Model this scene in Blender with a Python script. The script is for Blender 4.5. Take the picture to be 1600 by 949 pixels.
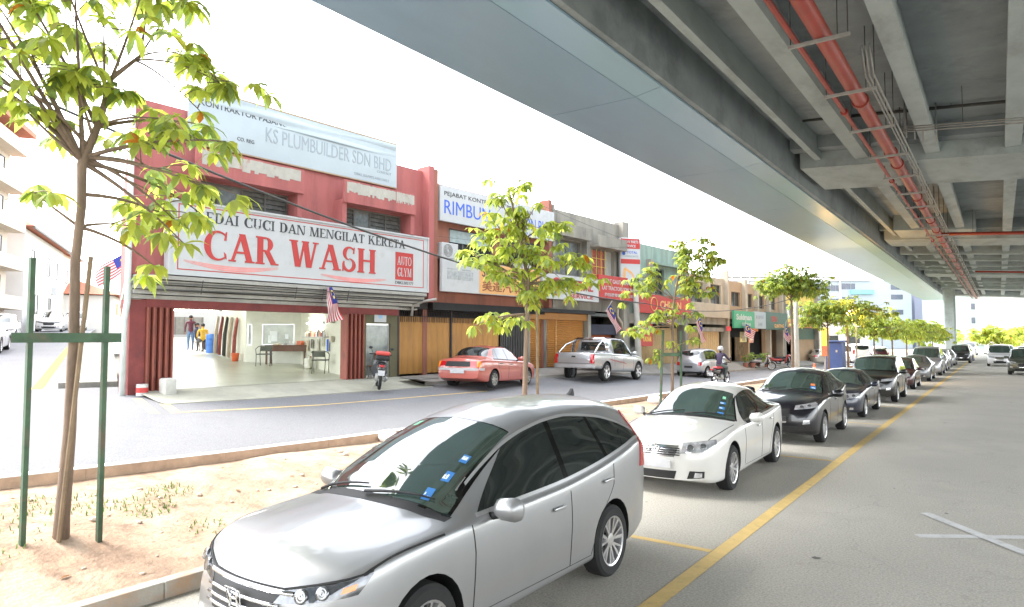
import bpy, bmesh, math, random
from mathutils import Vector, Matrix
from mathutils.bvhtree import BVHTree
PI = math.pi
rnd = random.Random(7)
for _o in list(bpy.data.objects): bpy.data.objects.remove(_o)
SC = bpy.context.scene
COL = SC.collection

# ---------------------------------------------------------------- camera
cam = bpy.data.cameras.new('camera'); cam_o = bpy.data.objects.new('camera', cam); COL.objects.link(cam_o)
cam.sensor_width = 36; cam.lens = 36*1050/1600; cam.clip_end = 3000; cam.clip_start = .05
cam_o.location = (0, 0, 2.45)
cam_o.rotation_euler = (math.radians(90+2.917), 0, math.radians(35.934))
SC.camera = cam_o
# ---------------------------------------------------------------- world, sun, exposure
W = bpy.data.worlds.new('World'); SC.world = W; W.use_nodes = True
nt = W.node_tree; nt.nodes.clear()
sky = nt.nodes.new('ShaderNodeTexSky'); sky.sky_type = 'NISHITA'; sky.sun_disc = False
SUN_EL, SUN_AZ = math.radians(56), math.radians(250)     # azimuth clockwise from +Y
sky.sun_elevation = SUN_EL; sky.sun_rotation = SUN_AZ
sky.air_density = 1.0; sky.dust_density = 1.2; sky.ozone_density = 1
hs = nt.nodes.new('ShaderNodeHueSaturation'); hs.inputs['Saturation'].default_value = .22
hs.inputs['Value'].default_value = 1.0
bg = nt.nodes.new('ShaderNodeBackground'); bg.inputs['Strength'].default_value = .15
wo = nt.nodes.new('ShaderNodeOutputWorld')
nt.links.new(sky.outputs[0], hs.inputs['Color']); nt.links.new(hs.outputs[0], bg.inputs['Color'])
nt.links.new(bg.outputs[0], wo.inputs[0])
sl = bpy.data.lights.new('sun', 'SUN'); sl.energy = .8; sl.angle = math.radians(24); sl.color = (1, .96, .90)
so = bpy.data.objects.new('sun', sl); COL.objects.link(so)
sd = Vector((math.sin(SUN_AZ)*math.cos(SUN_EL), math.cos(SUN_AZ)*math.cos(SUN_EL), math.sin(SUN_EL)))
so.rotation_euler = sd.to_track_quat('Z', 'Y').to_euler(); so.location = (0, 0, 60)
vs = SC.view_settings
vs.view_transform = 'Standard'; vs.look = 'None'; vs.exposure = 3.08; vs.gamma = 1; vs.use_curve_mapping = False
SC.cycles.max_bounces = 8; SC.cycles.diffuse_bounces = 5; SC.cycles.glossy_bounces = 4
SC.cycles.use_denoising = True

# ---------------------------------------------------------------- helpers
MATS = {}
def mat(name, col, rough=.6, metal=0., var=.12, scale=3., bump=0., bscale=None, spec=.5, coat=0., dirt=None, dscale=1.2, dlo=.5, dhi=.7, stretch=(1,1,1), trans=0., emit=0., island=0.):
    """procedural Principled material: noise-varied base colour, optional patches of a second colour, bump"""
    if name in MATS: return MATS[name]
    m = bpy.data.materials.new(name); m.use_nodes = True; n = m.node_tree.nodes; l = m.node_tree.links
    b = n['Principled BSDF']; MATS[name] = m
    b.inputs['Roughness'].default_value = rough; b.inputs['Metallic'].default_value = metal
    b.inputs['Specular IOR Level'].default_value = spec
    if coat: b.inputs['Coat Weight'].default_value = coat; b.inputs['Coat Roughness'].default_value = .04
    c4 = tuple(col)+(1,)
    tc = n.new('ShaderNodeTexCoord'); mp = n.new('ShaderNodeMapping'); mp.inputs['Scale'].default_value = stretch
    l.new(tc.outputs['Object'], mp.inputs[0])
    out = None
    if var > 0:
        ns = n.new('ShaderNodeTexNoise'); ns.inputs['Scale'].default_value = scale; ns.inputs['Detail'].default_value = 6
        ns.inputs['Roughness'].default_value = .65
        l.new(mp.outputs[0], ns.inputs['Vector'])
        rp = n.new('ShaderNodeValToRGB')
        rp.color_ramp.elements[0].position = .3; rp.color_ramp.elements[1].position = .7
        rp.color_ramp.elements[0].color = tuple(max(0, c*(1-var)) for c in col)+(1,)
        rp.color_ramp.elements[1].color = tuple(min(1, c*(1+var)) for c in col)+(1,)
        l.new(ns.outputs['Fac'], rp.inputs[0]); out = rp.outputs[0]
    else:
        rg = n.new('ShaderNodeRGB'); rg.outputs[0].default_value = c4; out = rg.outputs[0]
    if dirt:
        n2 = n.new('ShaderNodeTexNoise'); n2.inputs['Scale'].default_value = dscale; n2.inputs['Detail'].default_value = 8
        n2.inputs['Roughness'].default_value = .7
        l.new(mp.outputs[0], n2.inputs['Vector'])
        r2 = n.new('ShaderNodeValToRGB'); r2.color_ramp.elements[0].position = dlo; r2.color_ramp.elements[1].position = dhi
        l.new(n2.outputs['Fac'], r2.inputs[0])
        mx = n.new('ShaderNodeMix'); mx.data_type = 'RGBA'
        l.new(r2.outputs[0], mx.inputs[0]); l.new(out, mx.inputs[6]); mx.inputs[7].default_value = tuple(dirt)+(1,)
        out = mx.outputs[2]
    if island:
        ge = n.new('ShaderNodeNewGeometry'); h = n.new('ShaderNodeHueSaturation')
        mr = n.new('ShaderNodeMapRange'); mr.inputs[3].default_value = 1-island; mr.inputs[4].default_value = 1+island
        l.new(ge.outputs['Random Per Island'], mr.inputs[0]); l.new(mr.outputs[0], h.inputs['Value']); l.new(out, h.inputs['Color'])
        out = h.outputs[0]
    l.new(out, b.inputs['Base Color'])
    if bump:
        nb = n.new('ShaderNodeTexNoise'); nb.inputs['Scale'].default_value = bscale or scale*6; nb.inputs['Detail'].default_value = 5
        l.new(mp.outputs[0], nb.inputs['Vector'])
        bp = n.new('ShaderNodeBump'); bp.inputs['Strength'].default_value = bump; bp.inputs['Distance'].default_value = .02
        l.new(nb.outputs['Fac'], bp.inputs['Height']); l.new(bp.outputs[0], b.inputs['Normal'])
    if trans:
        tr = n.new('ShaderNodeBsdfTranslucent'); l.new(out, tr.inputs[0]); mxs = n.new('ShaderNodeMixShader'); mxs.inputs[0].default_value = trans
        l.new(b.outputs[0], mxs.inputs[1]); l.new(tr.outputs[0], mxs.inputs[2]); l.new(mxs.outputs[0], n['Material Output'].inputs[0])
    if emit:
        l.new(out, b.inputs['Emission Color']); b.inputs['Emission Strength'].default_value = emit
    return m

class MB:
    """collects primitives; build() links them as one mesh object"""
    def __init__(s): s.v = []; s.f = []; s.mi = []; s.k = 0
    def add(s, vs, fs):
        o = len(s.v); s.v += [tuple(v) for v in vs]; s.f += [tuple(i+o for i in f) for f in fs]; s.mi += [s.k]*len(fs); return s
    def hexa(s, p):                                     # 8 corners: bottom 0-3 ccw, top 4-7
        return s.add(p, [(3,2,1,0),(4,5,6,7),(0,1,5,4),(1,2,6,5),(2,3,7,6),(3,0,4,7)])
    def box(s, c, d, m=None, rz=0):
        x, y, z = (q/2 for q in d); R = Matrix.Rotation(rz, 3, 'Z')
        p = [Vector(c)+R@Vector(q) for q in ((-x,-y,-z),(x,-y,-z),(x,y,-z),(-x,y,-z),(-x,-y,z),(x,-y,z),(x,y,z),(-x,y,z))]
        if m: p = [m@q for q in p]
        return s.hexa(p)
    def rbox(s, c, d, r=.02, m=None):                   # box with chamfered edges
        bm = bmesh.new(); bmesh.ops.create_cube(bm, size=1)
        for v in bm.verts: v.co = Vector((v.co.x*d[0], v.co.y*d[1], v.co.z*d[2]))
        bmesh.ops.bevel(bm, geom=bm.edges[:], offset=min(r, min(d)*.45), segments=2, affect='EDGES', profile=.5)
        M = Matrix.Translation(c)
        if m: M = m@M
        bm.verts.index_update(); s.add([M@v.co for v in bm.verts], [[v.index for v in f.verts] for f in bm.faces]); bm.free(); return s
    def beam(s, a, b, w, h, up=(0,0,1)):                # rectangular bar from a to b
        a, b = Vector(a), Vector(b); d = (b-a).normalized(); u = Vector(up)
        if abs(d.dot(u)) > .99: u = Vector((0,1,0))
        sd_ = d.cross(u).normalized(); u = sd_.cross(d)
        q = [(-w/2,-h/2),(w/2,-h/2),(w/2,h/2),(-w/2,h/2)]
        return s.hexa([a+sd_*i+u*j for i, j in q]+[b+sd_*i+u*j for i, j in q])
    def tube(s, pts, r, n=8, cap=True):
        pts = [Vector(p) for p in pts]; rs = r if isinstance(r, (list, tuple)) else [r]*len(pts)
        vs, fs = [], []; pu = None
        for i, p in enumerate(pts):
            d = (pts[min(i+1, len(pts)-1)]-pts[max(i-1, 0)]).normalized()
            if pu is None:
                pu = Vector((0,0,1)) if abs(d.z) < .9 else Vector((1,0,0))
            u = (pu-d*pu.dot(d)).normalized(); w = d.cross(u); pu = u
            for k in range(n):
                a = 2*PI*k/n; vs.append(p+(u*math.cos(a)+w*math.sin(a))*rs[i])
        for i in range(len(pts)-1):
            for k in range(n):
                fs.append((i*n+k, i*n+(k+1)%n, (i+1)*n+(k+1)%n, (i+1)*n+k))
        if cap: fs += [tuple(reversed(range(n))), tuple(range((len(pts)-1)*n, len(pts)*n))]
        return s.add(vs, fs)
    def lathe(s, prof, n=24, m=None, closed=False):      # prof: (radius, height) about local z
        vs, fs = [], []; k = len(prof)
        for j in range(n):
            a = 2*PI*j/n
            for r, h in prof:
                v = Vector((r*math.cos(a), r*math.sin(a), h)); vs.append(m@v if m else v)
        for j in range(n):
            for i in range(k-1+(1 if closed else 0)):
                i2 = (i+1)%k; j2 = (j+1)%n
                fs.append((j*k+i, j2*k+i, j2*k+i2, j*k+i2))
        return s.add(vs, fs)
    def prism(s, poly, d0, d1, m=None):                  # 2-D polygon (x,y) extruded in z
        n = len(poly); p = [Vector((x,y,d0)) for x,y in poly]+[Vector((x,y,d1)) for x,y in poly]
        if m: p = [m@q for q in p]
        return s.add(p, [tuple(reversed(range(n))), tuple(range(n,2*n))]+[(i,(i+1)%n,n+(i+1)%n,n+i) for i in range(n)])
    def grid(s, fn, us, vs_):
        p = [fn(u,v) for u in us for v in vs_]; m = len(vs_)
        return s.add(p, [(i*m+j,(i+1)*m+j,(i+1)*m+j+1,i*m+j+1) for i in range(len(us)-1) for j in range(m-1)])
    def sphere(s, c, r, n=12, k=8, m=None):
        vs, fs = [], []; R = r if isinstance(r,(list,tuple)) else (r,r,r)
        for i in range(k+1):
            t = PI*i/k
            for j in range(n):
                a = 2*PI*j/n; q = Vector((R[0]*math.sin(t)*math.cos(a), R[1]*math.sin(t)*math.sin(a), R[2]*math.cos(t)))
                vs.append(Vector(c)+(m@q if m else q))
        for i in range(k):
            for j in range(n): fs.append((i*n+j, (i+1)*n+j, (i+1)*n+(j+1)%n, i*n+(j+1)%n))
        return s.add(vs, fs)
    def build(s, name, ms, parent=None, smooth=False, recalc=True, loc=None):
        me = bpy.data.meshes.new(name); me.from_pydata(s.v, [], s.f)
        ms = ms if isinstance(ms, (list, tuple)) else [ms]
        for m in ms: me.materials.append(m)
        if len(ms) > 1: me.polygons.foreach_set('material_index', s.mi)
        if recalc:
            bm = bmesh.new(); bm.from_mesh(me); bmesh.ops.recalc_face_normals(bm, faces=bm.faces[:]); bm.to_mesh(me); bm.free()
        if smooth is True: me.polygons.foreach_set('use_smooth', [True]*len(me.polygons))
        elif smooth:                                     # angle-based
            me.polygons.foreach_set('use_smooth', [True]*len(me.polygons)); me.set_sharp_from_angle(angle=math.radians(smooth))
        me.update()
        o = bpy.data.objects.new(name, me); COL.objects.link(o)
        if loc: o.location = loc
        if parent: o.parent = parent
        return o
def tag(o, label=None, cat=None, group=None, kind=None):
    if label: o['label'] = label
    if cat: o['category'] = cat
    if group: o['group'] = group
    if kind: o['kind'] = kind
    return o
def thing(name, label, cat, loc=(0,0,0), rz=0, group=None):
    o = bpy.data.objects.new(name, None); COL.objects.link(o); o.location = loc; o.rotation_euler = (0,0,rz); o.empty_display_size = .2
    return tag(o, label, cat, group)
def struct(o): o['kind'] = 'structure'; return o
def copy_tree(o, parent=None):
    c = o.copy(); COL.objects.link(c)
    if parent: c.parent = parent
    for ch in list(o.children): copy_tree(ch, c)
    return c
def pchip(pts):
    xs = [p[0] for p in pts]; ys = [p[1] for p in pts]; n = len(xs)
    if n == 1: return lambda x: ys[0]
    d = [(ys[i+1]-ys[i])/(xs[i+1]-xs[i]) for i in range(n-1)]; m = [d[0]]
    for i in range(1, n-1):
        m.append(0 if d[i-1]*d[i] <= 0 else 2*d[i-1]*d[i]/(d[i-1]+d[i]))
    m.append(d[-1])
    def f(x):
        if x <= xs[0]: return ys[0]
        if x >= xs[-1]: return ys[-1]
        i = max(k for k in range(n-1) if xs[k] <= x); h = xs[i+1]-xs[i]; t = (x-xs[i])/h
        return (2*t**3-3*t*t+1)*ys[i]+(t**3-2*t*t+t)*h*m[i]+(-2*t**3+3*t*t)*ys[i+1]+(t**3-t*t)*h*m[i+1]
    return f
def lerp(a, b, t): return a+(b-a)*t
def sstep(t): t = max(0, min(1, t)); return t*t*(3-2*t)
_dg = bpy.context.evaluated_depsgraph_get
def text_geo(txt, bold=0., depth=.004, spacing=1.):
    """outline geometry of a line of writing, normalised so its bounding box starts at 0,0; returns verts, faces, w, h"""
    cu = bpy.data.curves.new('t', 'FONT'); cu.body = txt; cu.size = 1; cu.offset = bold; cu.extrude = depth; cu.space_character = spacing
    cu.resolution_u = 3
    o = bpy.data.objects.new('t', cu); COL.objects.link(o); bpy.context.view_layer.update()
    me = o.evaluated_get(_dg()).to_mesh()
    v = [q.co.copy() for q in me.vertices]; f = [list(p.vertices) for p in me.polygons]
    o.evaluated_get(_dg()).to_mesh_clear(); bpy.data.objects.remove(o); bpy.data.curves.remove(cu)
    if not v: return [], [], 1, 1
    x0 = min(q.x for q in v); y0 = min(q.y for q in v); w = max(q.x for q in v)-x0; h = max(q.y for q in v)-y0
    for q in v: q.x -= x0; q.y -= y0
    return v, f, w, h
def put_text(mb, txt, M, x, y, w, h, bold=0., depth=.006, spacing=1., slant=0):
    """writes txt into mb filling the box x,y,w,h of the plane M (M maps x right, y up, z out)"""
    v, f, tw, th = text_geo(txt, bold, 1., spacing)
    if not v: return
    mb.add([M@Vector((x+q.x/tw*w+slant*q.y/th*h, y+q.y/th*h, depth if q.z > 0 else 0)) for q in v], f)
# ================================================================ ground, roads, kerbs
F = Vector((math.sin(math.radians(3.5)), math.cos(math.radians(3.5)), 0)); P0 = Vector((-17.0, 7.7, 0))
FN = Vector((F.y, -F.x, 0)); D = Vector((-.92, .39, 0)); UP = Vector((0,0,1))
def fp(s, z, out=0.): return P0+F*s+FN*out+UP*z                     # a point of the shop-front plane
def ip(s, t, z): return P0+F*s+D*t+UP*z                             # a point inside the shops, t metres behind the front
FM = Matrix(((F.x,0,FN.x,P0.x),(F.y,0,FN.y,P0.y),(0,1,0,0),(0,0,0,1)))   # local (s, z, out) -> world
_zb = pchip([(-30,1.3),(0,.78),(8,.55),(19,.42),(30,.30),(45,.2),(60,.12),(80,.03),(200,0.02)]); _zc = pchip([(-30,.06),(8,.075),(19,.095),(26,.1),(34,.05),(45,.03),(60,.01),(200,.0)])
def zl(x, y): return _zb(y)+_zc(y)*max(0, -10-x)
_zs = pchip([(0,1.15),(20,1.13),(27,1.0),(34,.9),(48,.6),(60,.35)])
def zs(s): return _zs(s)                                            # pavement level along the shops
def facx(y): return P0.x+(y-P0.y)*F.x/F.y

def road_mat(name, col, joint=False):
    m = mat(name, col, rough=.85, var=.09, scale=.9, bump=.5, bscale=140, dirt=tuple(c*.80 for c in col), dscale=.45, dlo=.48, dhi=.78)
    n = m.node_tree.nodes; l = m.node_tree.links; b = n['Principled BSDF']
    src = b.inputs['Base Color'].links[0].from_socket
    tc = n.new('ShaderNodeTexCoord'); g = n.new('ShaderNodeTexNoise'); g.inputs['Scale'].default_value = 42; g.inputs['Detail'].default_value = 8; g.inputs['Roughness'].default_value = .8
    l.new(tc.outputs['Object'], g.inputs['Vector'])
    r = n.new('ShaderNodeMapRange'); r.inputs[1].default_value = .3; r.inputs[2].default_value = .7; r.inputs[3].default_value = .5; r.inputs[4].default_value = 1.5
    l.new(g.outputs['Fac'], r.inputs[0])
    # thin cracks
    vo = n.new('ShaderNodeTexVoronoi'); vo.feature = 'DISTANCE_TO_EDGE'; vo.inputs['Scale'].default_value = .33
    wn = n.new('ShaderNodeTexNoise'); wn.inputs['Scale'].default_value = 1.3; wn.inputs['Detail'].default_value = 6
    ad = n.new('ShaderNodeVectorMath'); ad.operation = 'MULTIPLY_ADD'; ad.inputs[1].default_value = (1.6,1.6,1.6)
    l.new(tc.outputs['Object'], wn.inputs['Vector']); l.new(wn.outputs['Color'], ad.inputs[0]); l.new(tc.outputs['Object'], ad.inputs[2]); l.new(ad.outputs[0], vo.inputs['Vector'])
    cr = n.new('ShaderNodeMapRange'); cr.inputs[1].default_value = .0; cr.inputs[2].default_value = .006; cr.inputs[3].default_value = .86; cr.inputs[4].default_value = 1
    l.new(vo.outputs['Distance'], cr.inputs[0])
    mm = n.new('ShaderNodeMath'); mm.operation = 'MULTIPLY'; l.new(r.outputs[0], mm.inputs[0]); l.new(cr.outputs[0], mm.inputs[1])
    h = n.new('ShaderNodeHueSaturation'); l.new(src, h.inputs['Color']); l.new(mm.outputs[0], h.inputs['Value']); l.new(h.outputs[0], b.inputs['Base Color'])
    return m
M_road = road_mat('asphalt_old', (.39,.37,.32)); M_left = road_mat('asphalt_grey', (.165,.165,.171))
M_conc = mat('concrete', (.40,.39,.36), .85, var=.14, scale=2.5, bump=.15, bscale=40, dirt=(.2,.19,.17), dscale=1.3, dlo=.55, dhi=.8)
M_kerb = mat('kerb_concrete', (.36,.34,.30), .85, var=.18, scale=3, bump=.2, bscale=40, dirt=(.45,.27,.15), dscale=2.2, dlo=.45, dhi=.7)
M_terra = mat('kerb_soil_stained', (.46,.33,.24), .9, var=.22, scale=4, bump=.2, bscale=40)
M_white = mat('white_paint', (.75,.75,.73), .7, var=.08, scale=8)
M_yel = mat('yellow_road_paint', (.60,.43,.16), .75, var=.12, scale=5, dirt=(.30,.24,.13), dscale=6, dlo=.56, dhi=.74)
M_dirt = mat('dry_soil', (.32,.215,.145), .95, var=.36, scale=5, bump=1.0, bscale=22, dirt=(.41,.31,.225), dscale=1.5, dlo=.44, dhi=.60)
M_grass = mat('grass_blade', (.13,.22,.045), .8, var=.3, scale=30, trans=.3, island=.4)

mb = MB(); mb.grid(lambda x,y: Vector((x,y,-.06)), [-1500,-400,-80,-17,-10,0,14,80,400,1500], [-1500,-200,-40,0,40,120,200,500,1500])
struct(mb.build('ground', mat('far_ground', (.28,.26,.2), .9, scale=.05)))
mb = MB(); mb.grid(lambda x,y: Vector((x,y,0)), [-6.42,-2.6,4,9,16,26], list(range(-40,320,8)))
struct(mb.build('road', M_road))
ys = [-40+2*i for i in range(130)]
mb = MB(); mb.grid(lambda u,y: Vector((lerp(-10.05, facx(max(y,6))-1.5, u), y, zl(lerp(-10.05, facx(max(y,6))-1.5, u), y))), [0,.15,.3,.45,.6,.75,.9,1], ys)
struct(mb.build('shop_street', M_left, smooth=True))
# side street climbing away to the left of the car wash
S0 = Vector((-17.2,6.15,0)); T = D.normalized(); LN = Vector((T.y,-T.x,0)); LN = LN if LN.y < 0 else -LN
_zside = pchip([(-2,.98),(0,1.0),(5,1.17),(16,1.75),(48,2.95),(90,3.6),(140,3.9)])
def sp(t, o, z=0.): return S0+T*t+LN*o+UP*(_zside(t)+z)             # o: metres to the left of the right-hand kerb
mb = MB(); mb.grid(lambda t,o: sp(t,o), [-1,0,2,5,10,16,24,32,48,70,100,140], [0,3,6,9.5,14,22,40])
struct(mb.build('side_street', M_left, smooth=True))
# dirt strip between the two roads, a bank rising to the shop street
def zd(x, y):
    u = (x+6.57)/(-9.9+6.57); b = lerp(.10, zl(-10,y)-.09, sstep(u*.9+.1*u))
    return b
NOI = [(rnd.uniform(.4,3.2), rnd.uniform(0,6.28), rnd.uniform(0,6.28), rnd.uniform(0,PI)) for _ in range(26)]
def bumpy(x, y): return sum(math.sin(k*(x*math.cos(a)+y*math.sin(a))*2+p)*.008/(.5+k*.5) for k,p,_,a in NOI)
mb = MB()
xs = [-6.57-3.33*i/30 for i in range(31)]; yy = [-8+.12*i for i in range(200)]+[16+1.5*i for i in range(70)]
mb.grid(lambda x,y: Vector((x,y,zd(x,y)+(bumpy(x,y)+rnd.uniform(-.008,.008))*min(1,(-6.5-x)*4,(x+9.98)*4))), xs, yy)
struct(mb.build('median_soil', M_dirt, smooth=True))
# kerbs
mb = MB(); y = -12
while y < 112:
    mb.rbox((-6.495, y+.45, .065), (.15, .892, .19), .012); y += .9
struct(mb.build('kerb', M_kerb))
mb = MB(); mb.k = 0
for i in range(-6, 60):
    a, b = i*2.0, i*2.0+1.994
    p = [Vector((x,yv,zl(-10,yv)+z)) for z in (-.4,.045) for x,yv in ((-9.9,a),(-9.9,b),(-10.02,b),(-10.02,a))]
    mb.k = 0; mb.hexa(p)
    mb.k = 1; mb.hexa([Vector((x,yv,zl(-10,yv)+z)) for z in (.046,.06) for x,yv in ((-9.905,a),(-9.905,b),(-10.10,b),(-10.10,a))])
struct(mb.build('kerb_shop_street', [M_terra, M_white]))
# parking bay lines, yellow, and the faded white cross painted on the lane
def strip(a, b, w, z=.004, mb_=None, zf=None):
    a, b = Vector(a), Vector(b); d = (b-a); L = d.length; n = max(1,int(L/1.5)); d.normalize(); s_ = Vector((-d.y,d.x))*w/2
    q = mb_ or MB()
    q.grid(lambda u,v: Vector(((a+d*L*u+s_*v).x, (a+d*L*u+s_*v).y, (zf((a+d*L*u+s_*v).x,(a+d*L*u+s_*v).y) if zf else 0)+z)), [i/n for i in range(n+1)], [-1,1]); return q
q = strip((-2.66,-10),(-2.66,110),.17)
for yb in [0.8,7.7,14.7,21.6,27.4,34.3,41.2,48.1,55,62,69,76]: strip((-6.3,yb),(-2.755,yb),.11,.004,q)
struct(q.build('parking_bay_lines', M_yel))
M_cross = mat('faded_white_paint', (.52,.52,.51), .8, var=.1, scale=6, dirt=(.36,.35,.32), dscale=9, dlo=.5, dhi=.7)
q = MB()
strip((-.9,9.78),(.95,11.0),.15,.004,q); strip((-.92,11.1),(.95,8.7),.15,.008,q)
struct(q.build('cross_marking', M_cross))
M_oil = mat('oil_stain', (.10,.095,.085), .6, var=.4, scale=6)
q = MB(); ro = random.Random(4)
for i in range(46):                                                 # oil drips and small tar patches on the lane and in the bays
    x, y_ = (ro.uniform(-5.6,-3.0), ro.uniform(5,70)) if i < 30 else (ro.uniform(-2,3), ro.uniform(8,40)); r_ = ro.uniform(.012,.045)
    q.add([(x+r_*ro.uniform(.6,1.3)*math.cos(2*PI*k/11), y_+r_*ro.uniform(.7,1.6)*math.sin(2*PI*k/11), .005) for k in range(11)], [tuple(range(11))])
tag(q.build('oil_stains', M_oil), 'dark oil drips and tar spots scattered over the lane and parking bays', 'stains', kind='stuff')
q = MB(); zf = lambda x,y: zl(x,y)
strip((-16.3,7.62),(-14.2,7.0),.2,.006,q,zf); strip((-15.3,7.75),(-14.1,7.4),.2,.006,q,zf)
strip((-14.15,7.3),(-13.6,10.7),.1,.006,q,zf); strip((-13.6,10.7),(-13.3,17),.07,.006,q,zf)
struct(q.build('yellow_box_lines', M_yel))
q = MB()
q.grid(lambda t,o: sp(t,o,.008), [0,3,6,10,16,24,36], [.35,.6]); struct(q.build('yellow_kerb_line', mat('yellow_kerb_paint',(.42,.26,.035),.8,var=.12,scale=5)))
# pavement in front of the shops: sloped apron
M_apron = mat('apron_cement', (.36,.35,.28), .8, var=.16, scale=1.6, bump=.1, bscale=30, dirt=(.30,.29,.25), dscale=1.1, dlo=.5, dhi=.72)
M_pave = mat('pavement_cement', (.24,.225,.2), .85, var=.2, scale=1.4, bump=.15, bscale=30, dirt=(.14,.13,.12), dscale=1, dlo=.5, dhi=.72)
def apron(name, s0, s1, m, w0=1.9, lip=.0):
    n = max(2,int((s1-s0)/1.2)); mb = MB()
    def fn(s, o):
        p = fp(s, 0, 0); q_ = p+FN*o; zr_ = zl(q_.x,q_.y); zt = zs(s)
        return Vector((q_.x,q_.y, lerp(zt, zl((p+FN*w0).x,(p+FN*w0).y)+lip, sstep(o/w0))))
    mb.grid(fn, [lerp(s0,s1,i/n) for i in range(n+1)], [0,w0*.25,w0*.5,w0*.75,w0])
    if lip: mb.grid(lambda s,z: fn(s,w0)+UP*z, [lerp(s0,s1,i/n) for i in range(n+1)], [0,-lip-.05])
    return struct(mb.build(name, m, smooth=True))
apron('apron', .15, 8.45, M_apron, 1.75, .02); apron('pavement', 8.46, 62, M_pave, 1.35, .1)
# hills on the horizon
mb = MB()
def hill(u, v):
    a = math.radians(lerp(-40,75,u)); r = 620+v*300
    h = .42*(26+12*math.sin(u*23)+6*math.sin(u*61+1)+3*math.sin(u*140))*math.sin(PI*min(1,v*1.0+.0)) if v < 1 else 0
    return Vector((math.sin(a)*r, math.cos(a)*r, h-1))
mb.grid(hill, [i/160 for i in range(161)], [0,.2,.4,.5,.7,1])
struct(mb.build('hills', mat('hill_forest', (.17,.22,.14), .9, var=.4, scale=.03), smooth=True))
# pebbles and tufts on the soil
mb = MB()
for i in range(130):
    x = rnd.uniform(-9.7,-6.7); y = rnd.uniform(.5,12) if i < 190 else rnd.uniform(12,30); r = rnd.choice([.012,.016,.02,.03,.045])*rnd.uniform(.7,1.2)
    mb.sphere((x,y,zd(x,y)+r*.3+bumpy(x,y)), (r*rnd.uniform(.8,1.4), r, r*.6), 6, 4, Matrix.Rotation(rnd.uniform(0,6),3,'Z'))
tag(mb.build('pebbles', mat('pebble', (.5,.42,.33), .9, var=.3, scale=20)), 'pebbles and soil clods scattered over the dry median', 'pebbles', kind='stuff')
mb = MB()
spots = [(-8.5,2.2,.8,90),(-8.3,1.5,.7,110),(-8.9,3.4,.5,70),(-8.5,4.1,.35,60),(-8.9,4.6,.3,40),(-7.3,5.2,.35,50),(-7.6,4.4,.25,18),(-7.9,1.2,.6,60),(-9.3,2.2,.5,50),(-8,11,.9,60),(-8.3,19,1,60)]
for cx_,cy_,r_,n_ in spots:
    for i in range(int(n_*2.6)):
        a = rnd.uniform(0,6.28); rr = r_*math.sqrt(rnd.random()); x = cx_+rr*math.cos(a); y = cy_+rr*math.sin(a)
        if not -9.8 < x < -6.7: continue
        h = rnd.uniform(.02,.075); b = rnd.uniform(0,6.28); w = .0065; L = rnd.uniform(.02,.07); z = zd(x,y)+bumpy(x,y)-.01
        p = Vector((x,y,z)); s_ = Vector((math.cos(b),math.sin(b),0)); e = Vector((-s_.y,s_.x,0))
        mb.add([p-e*w,p+e*w,p+s_*L*.5+e*w*.8+UP*h*.7,p+s_*L*.5-e*w*.8+UP*h*.7,p+s_*L+UP*h], [(0,1,2,3),(3,2,4)])
M_litter = mat('dry_leaf', (.22,.11,.04), .8, var=.4, scale=20, island=.4)
lb_ = MB()
for i in range(40):
    x = rnd.uniform(-9.7,-6.7); y = rnd.uniform(.8,14); a = rnd.uniform(0,6.28); L = rnd.uniform(.03,.07); z = zd(x,y)+bumpy(x,y)+.012
    c_, s_ = math.cos(a)*L, math.sin(a)*L; lb_.add([(x-c_,y-s_,z),(x+s_*.35,y-c_*.35,z+.012),(x+c_,y+s_,z+.006),(x-s_*.35,y+c_*.35,z+.016)],[(0,1,2,3)])
tag(lb_.build('leaf_litter', M_litter, recalc=False), 'dry brown leaves scattered over the median soil', 'leaves', kind='stuff')
tag(mb.build('grass', M_grass, recalc=False), 'sparse green grass tufts growing on the dry median soil', 'grass', kind='stuff')
# white painted boulders on the median
for i,(x,y,r,lb) in enumerate([(-9.72,9.3,.17,'white painted boulder by the median kerb behind the near silver car'),(-9.3,20.9,.2,'white painted boulder at the kerb behind the white saloon')]):
    mb = MB(); mb.sphere((0,0,0),(r*1.2,r,r*.85),14,9)
    mb.v = [tuple(Vector(v)*(1+.07*math.sin(v[0]*31+i)+.05*math.sin(v[1]*43+v[2]*20))) for v in mb.v]
    o = mb.build('boulder', M_white, smooth=True, loc=(x,y,zd(x,y)+r*.5)); tag(o, lb, 'boulder', 'white painted boulders on the median')
# ================================================================ cars
M_glass = mat('car_glass', (.012,.016,.015), .03, var=0, spec=.9, coat=.6)
M_glassg = mat('car_glass_green', (.035,.055,.045), .03, var=.25, scale=2.5, spec=1.0, coat=.8)
M_blk = mat('black_plastic', (.010,.010,.0105), .55, var=.15)
M_pb = mat('gloss_black', (.003,.003,.003), .12, var=0)
M_tyre = mat('tyre_rubber', (.012,.012,.012), .85, var=.2, scale=8)
M_alloy = mat('alloy', (.62,.62,.63), .3, metal=.85, var=.05)
M_chrome = mat('chrome', (.75,.75,.76), .12, metal=1, var=0)
M_trim = mat('bright_trim', (.5,.5,.5), .35, metal=.7, var=0)
M_lamp = mat('lamp_lens', (.55,.56,.58), .08, metal=.55, var=.35, scale=14, coat=.9)
M_lampd = mat('lamp_glass_dark', (.10,.105,.115), .06, metal=.5, var=.5, scale=18, coat=1)
M_lens = mat('lamp_inner', (.16,.165,.17), .1, metal=.6, var=.5, scale=30, coat=1)
M_red = mat('red_lens', (.42,.012,.016), .12, var=.15, scale=12, coat=.8)
M_amber = mat('amber_lens', (.75,.22,.02), .15, var=.1, coat=.6)
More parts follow.
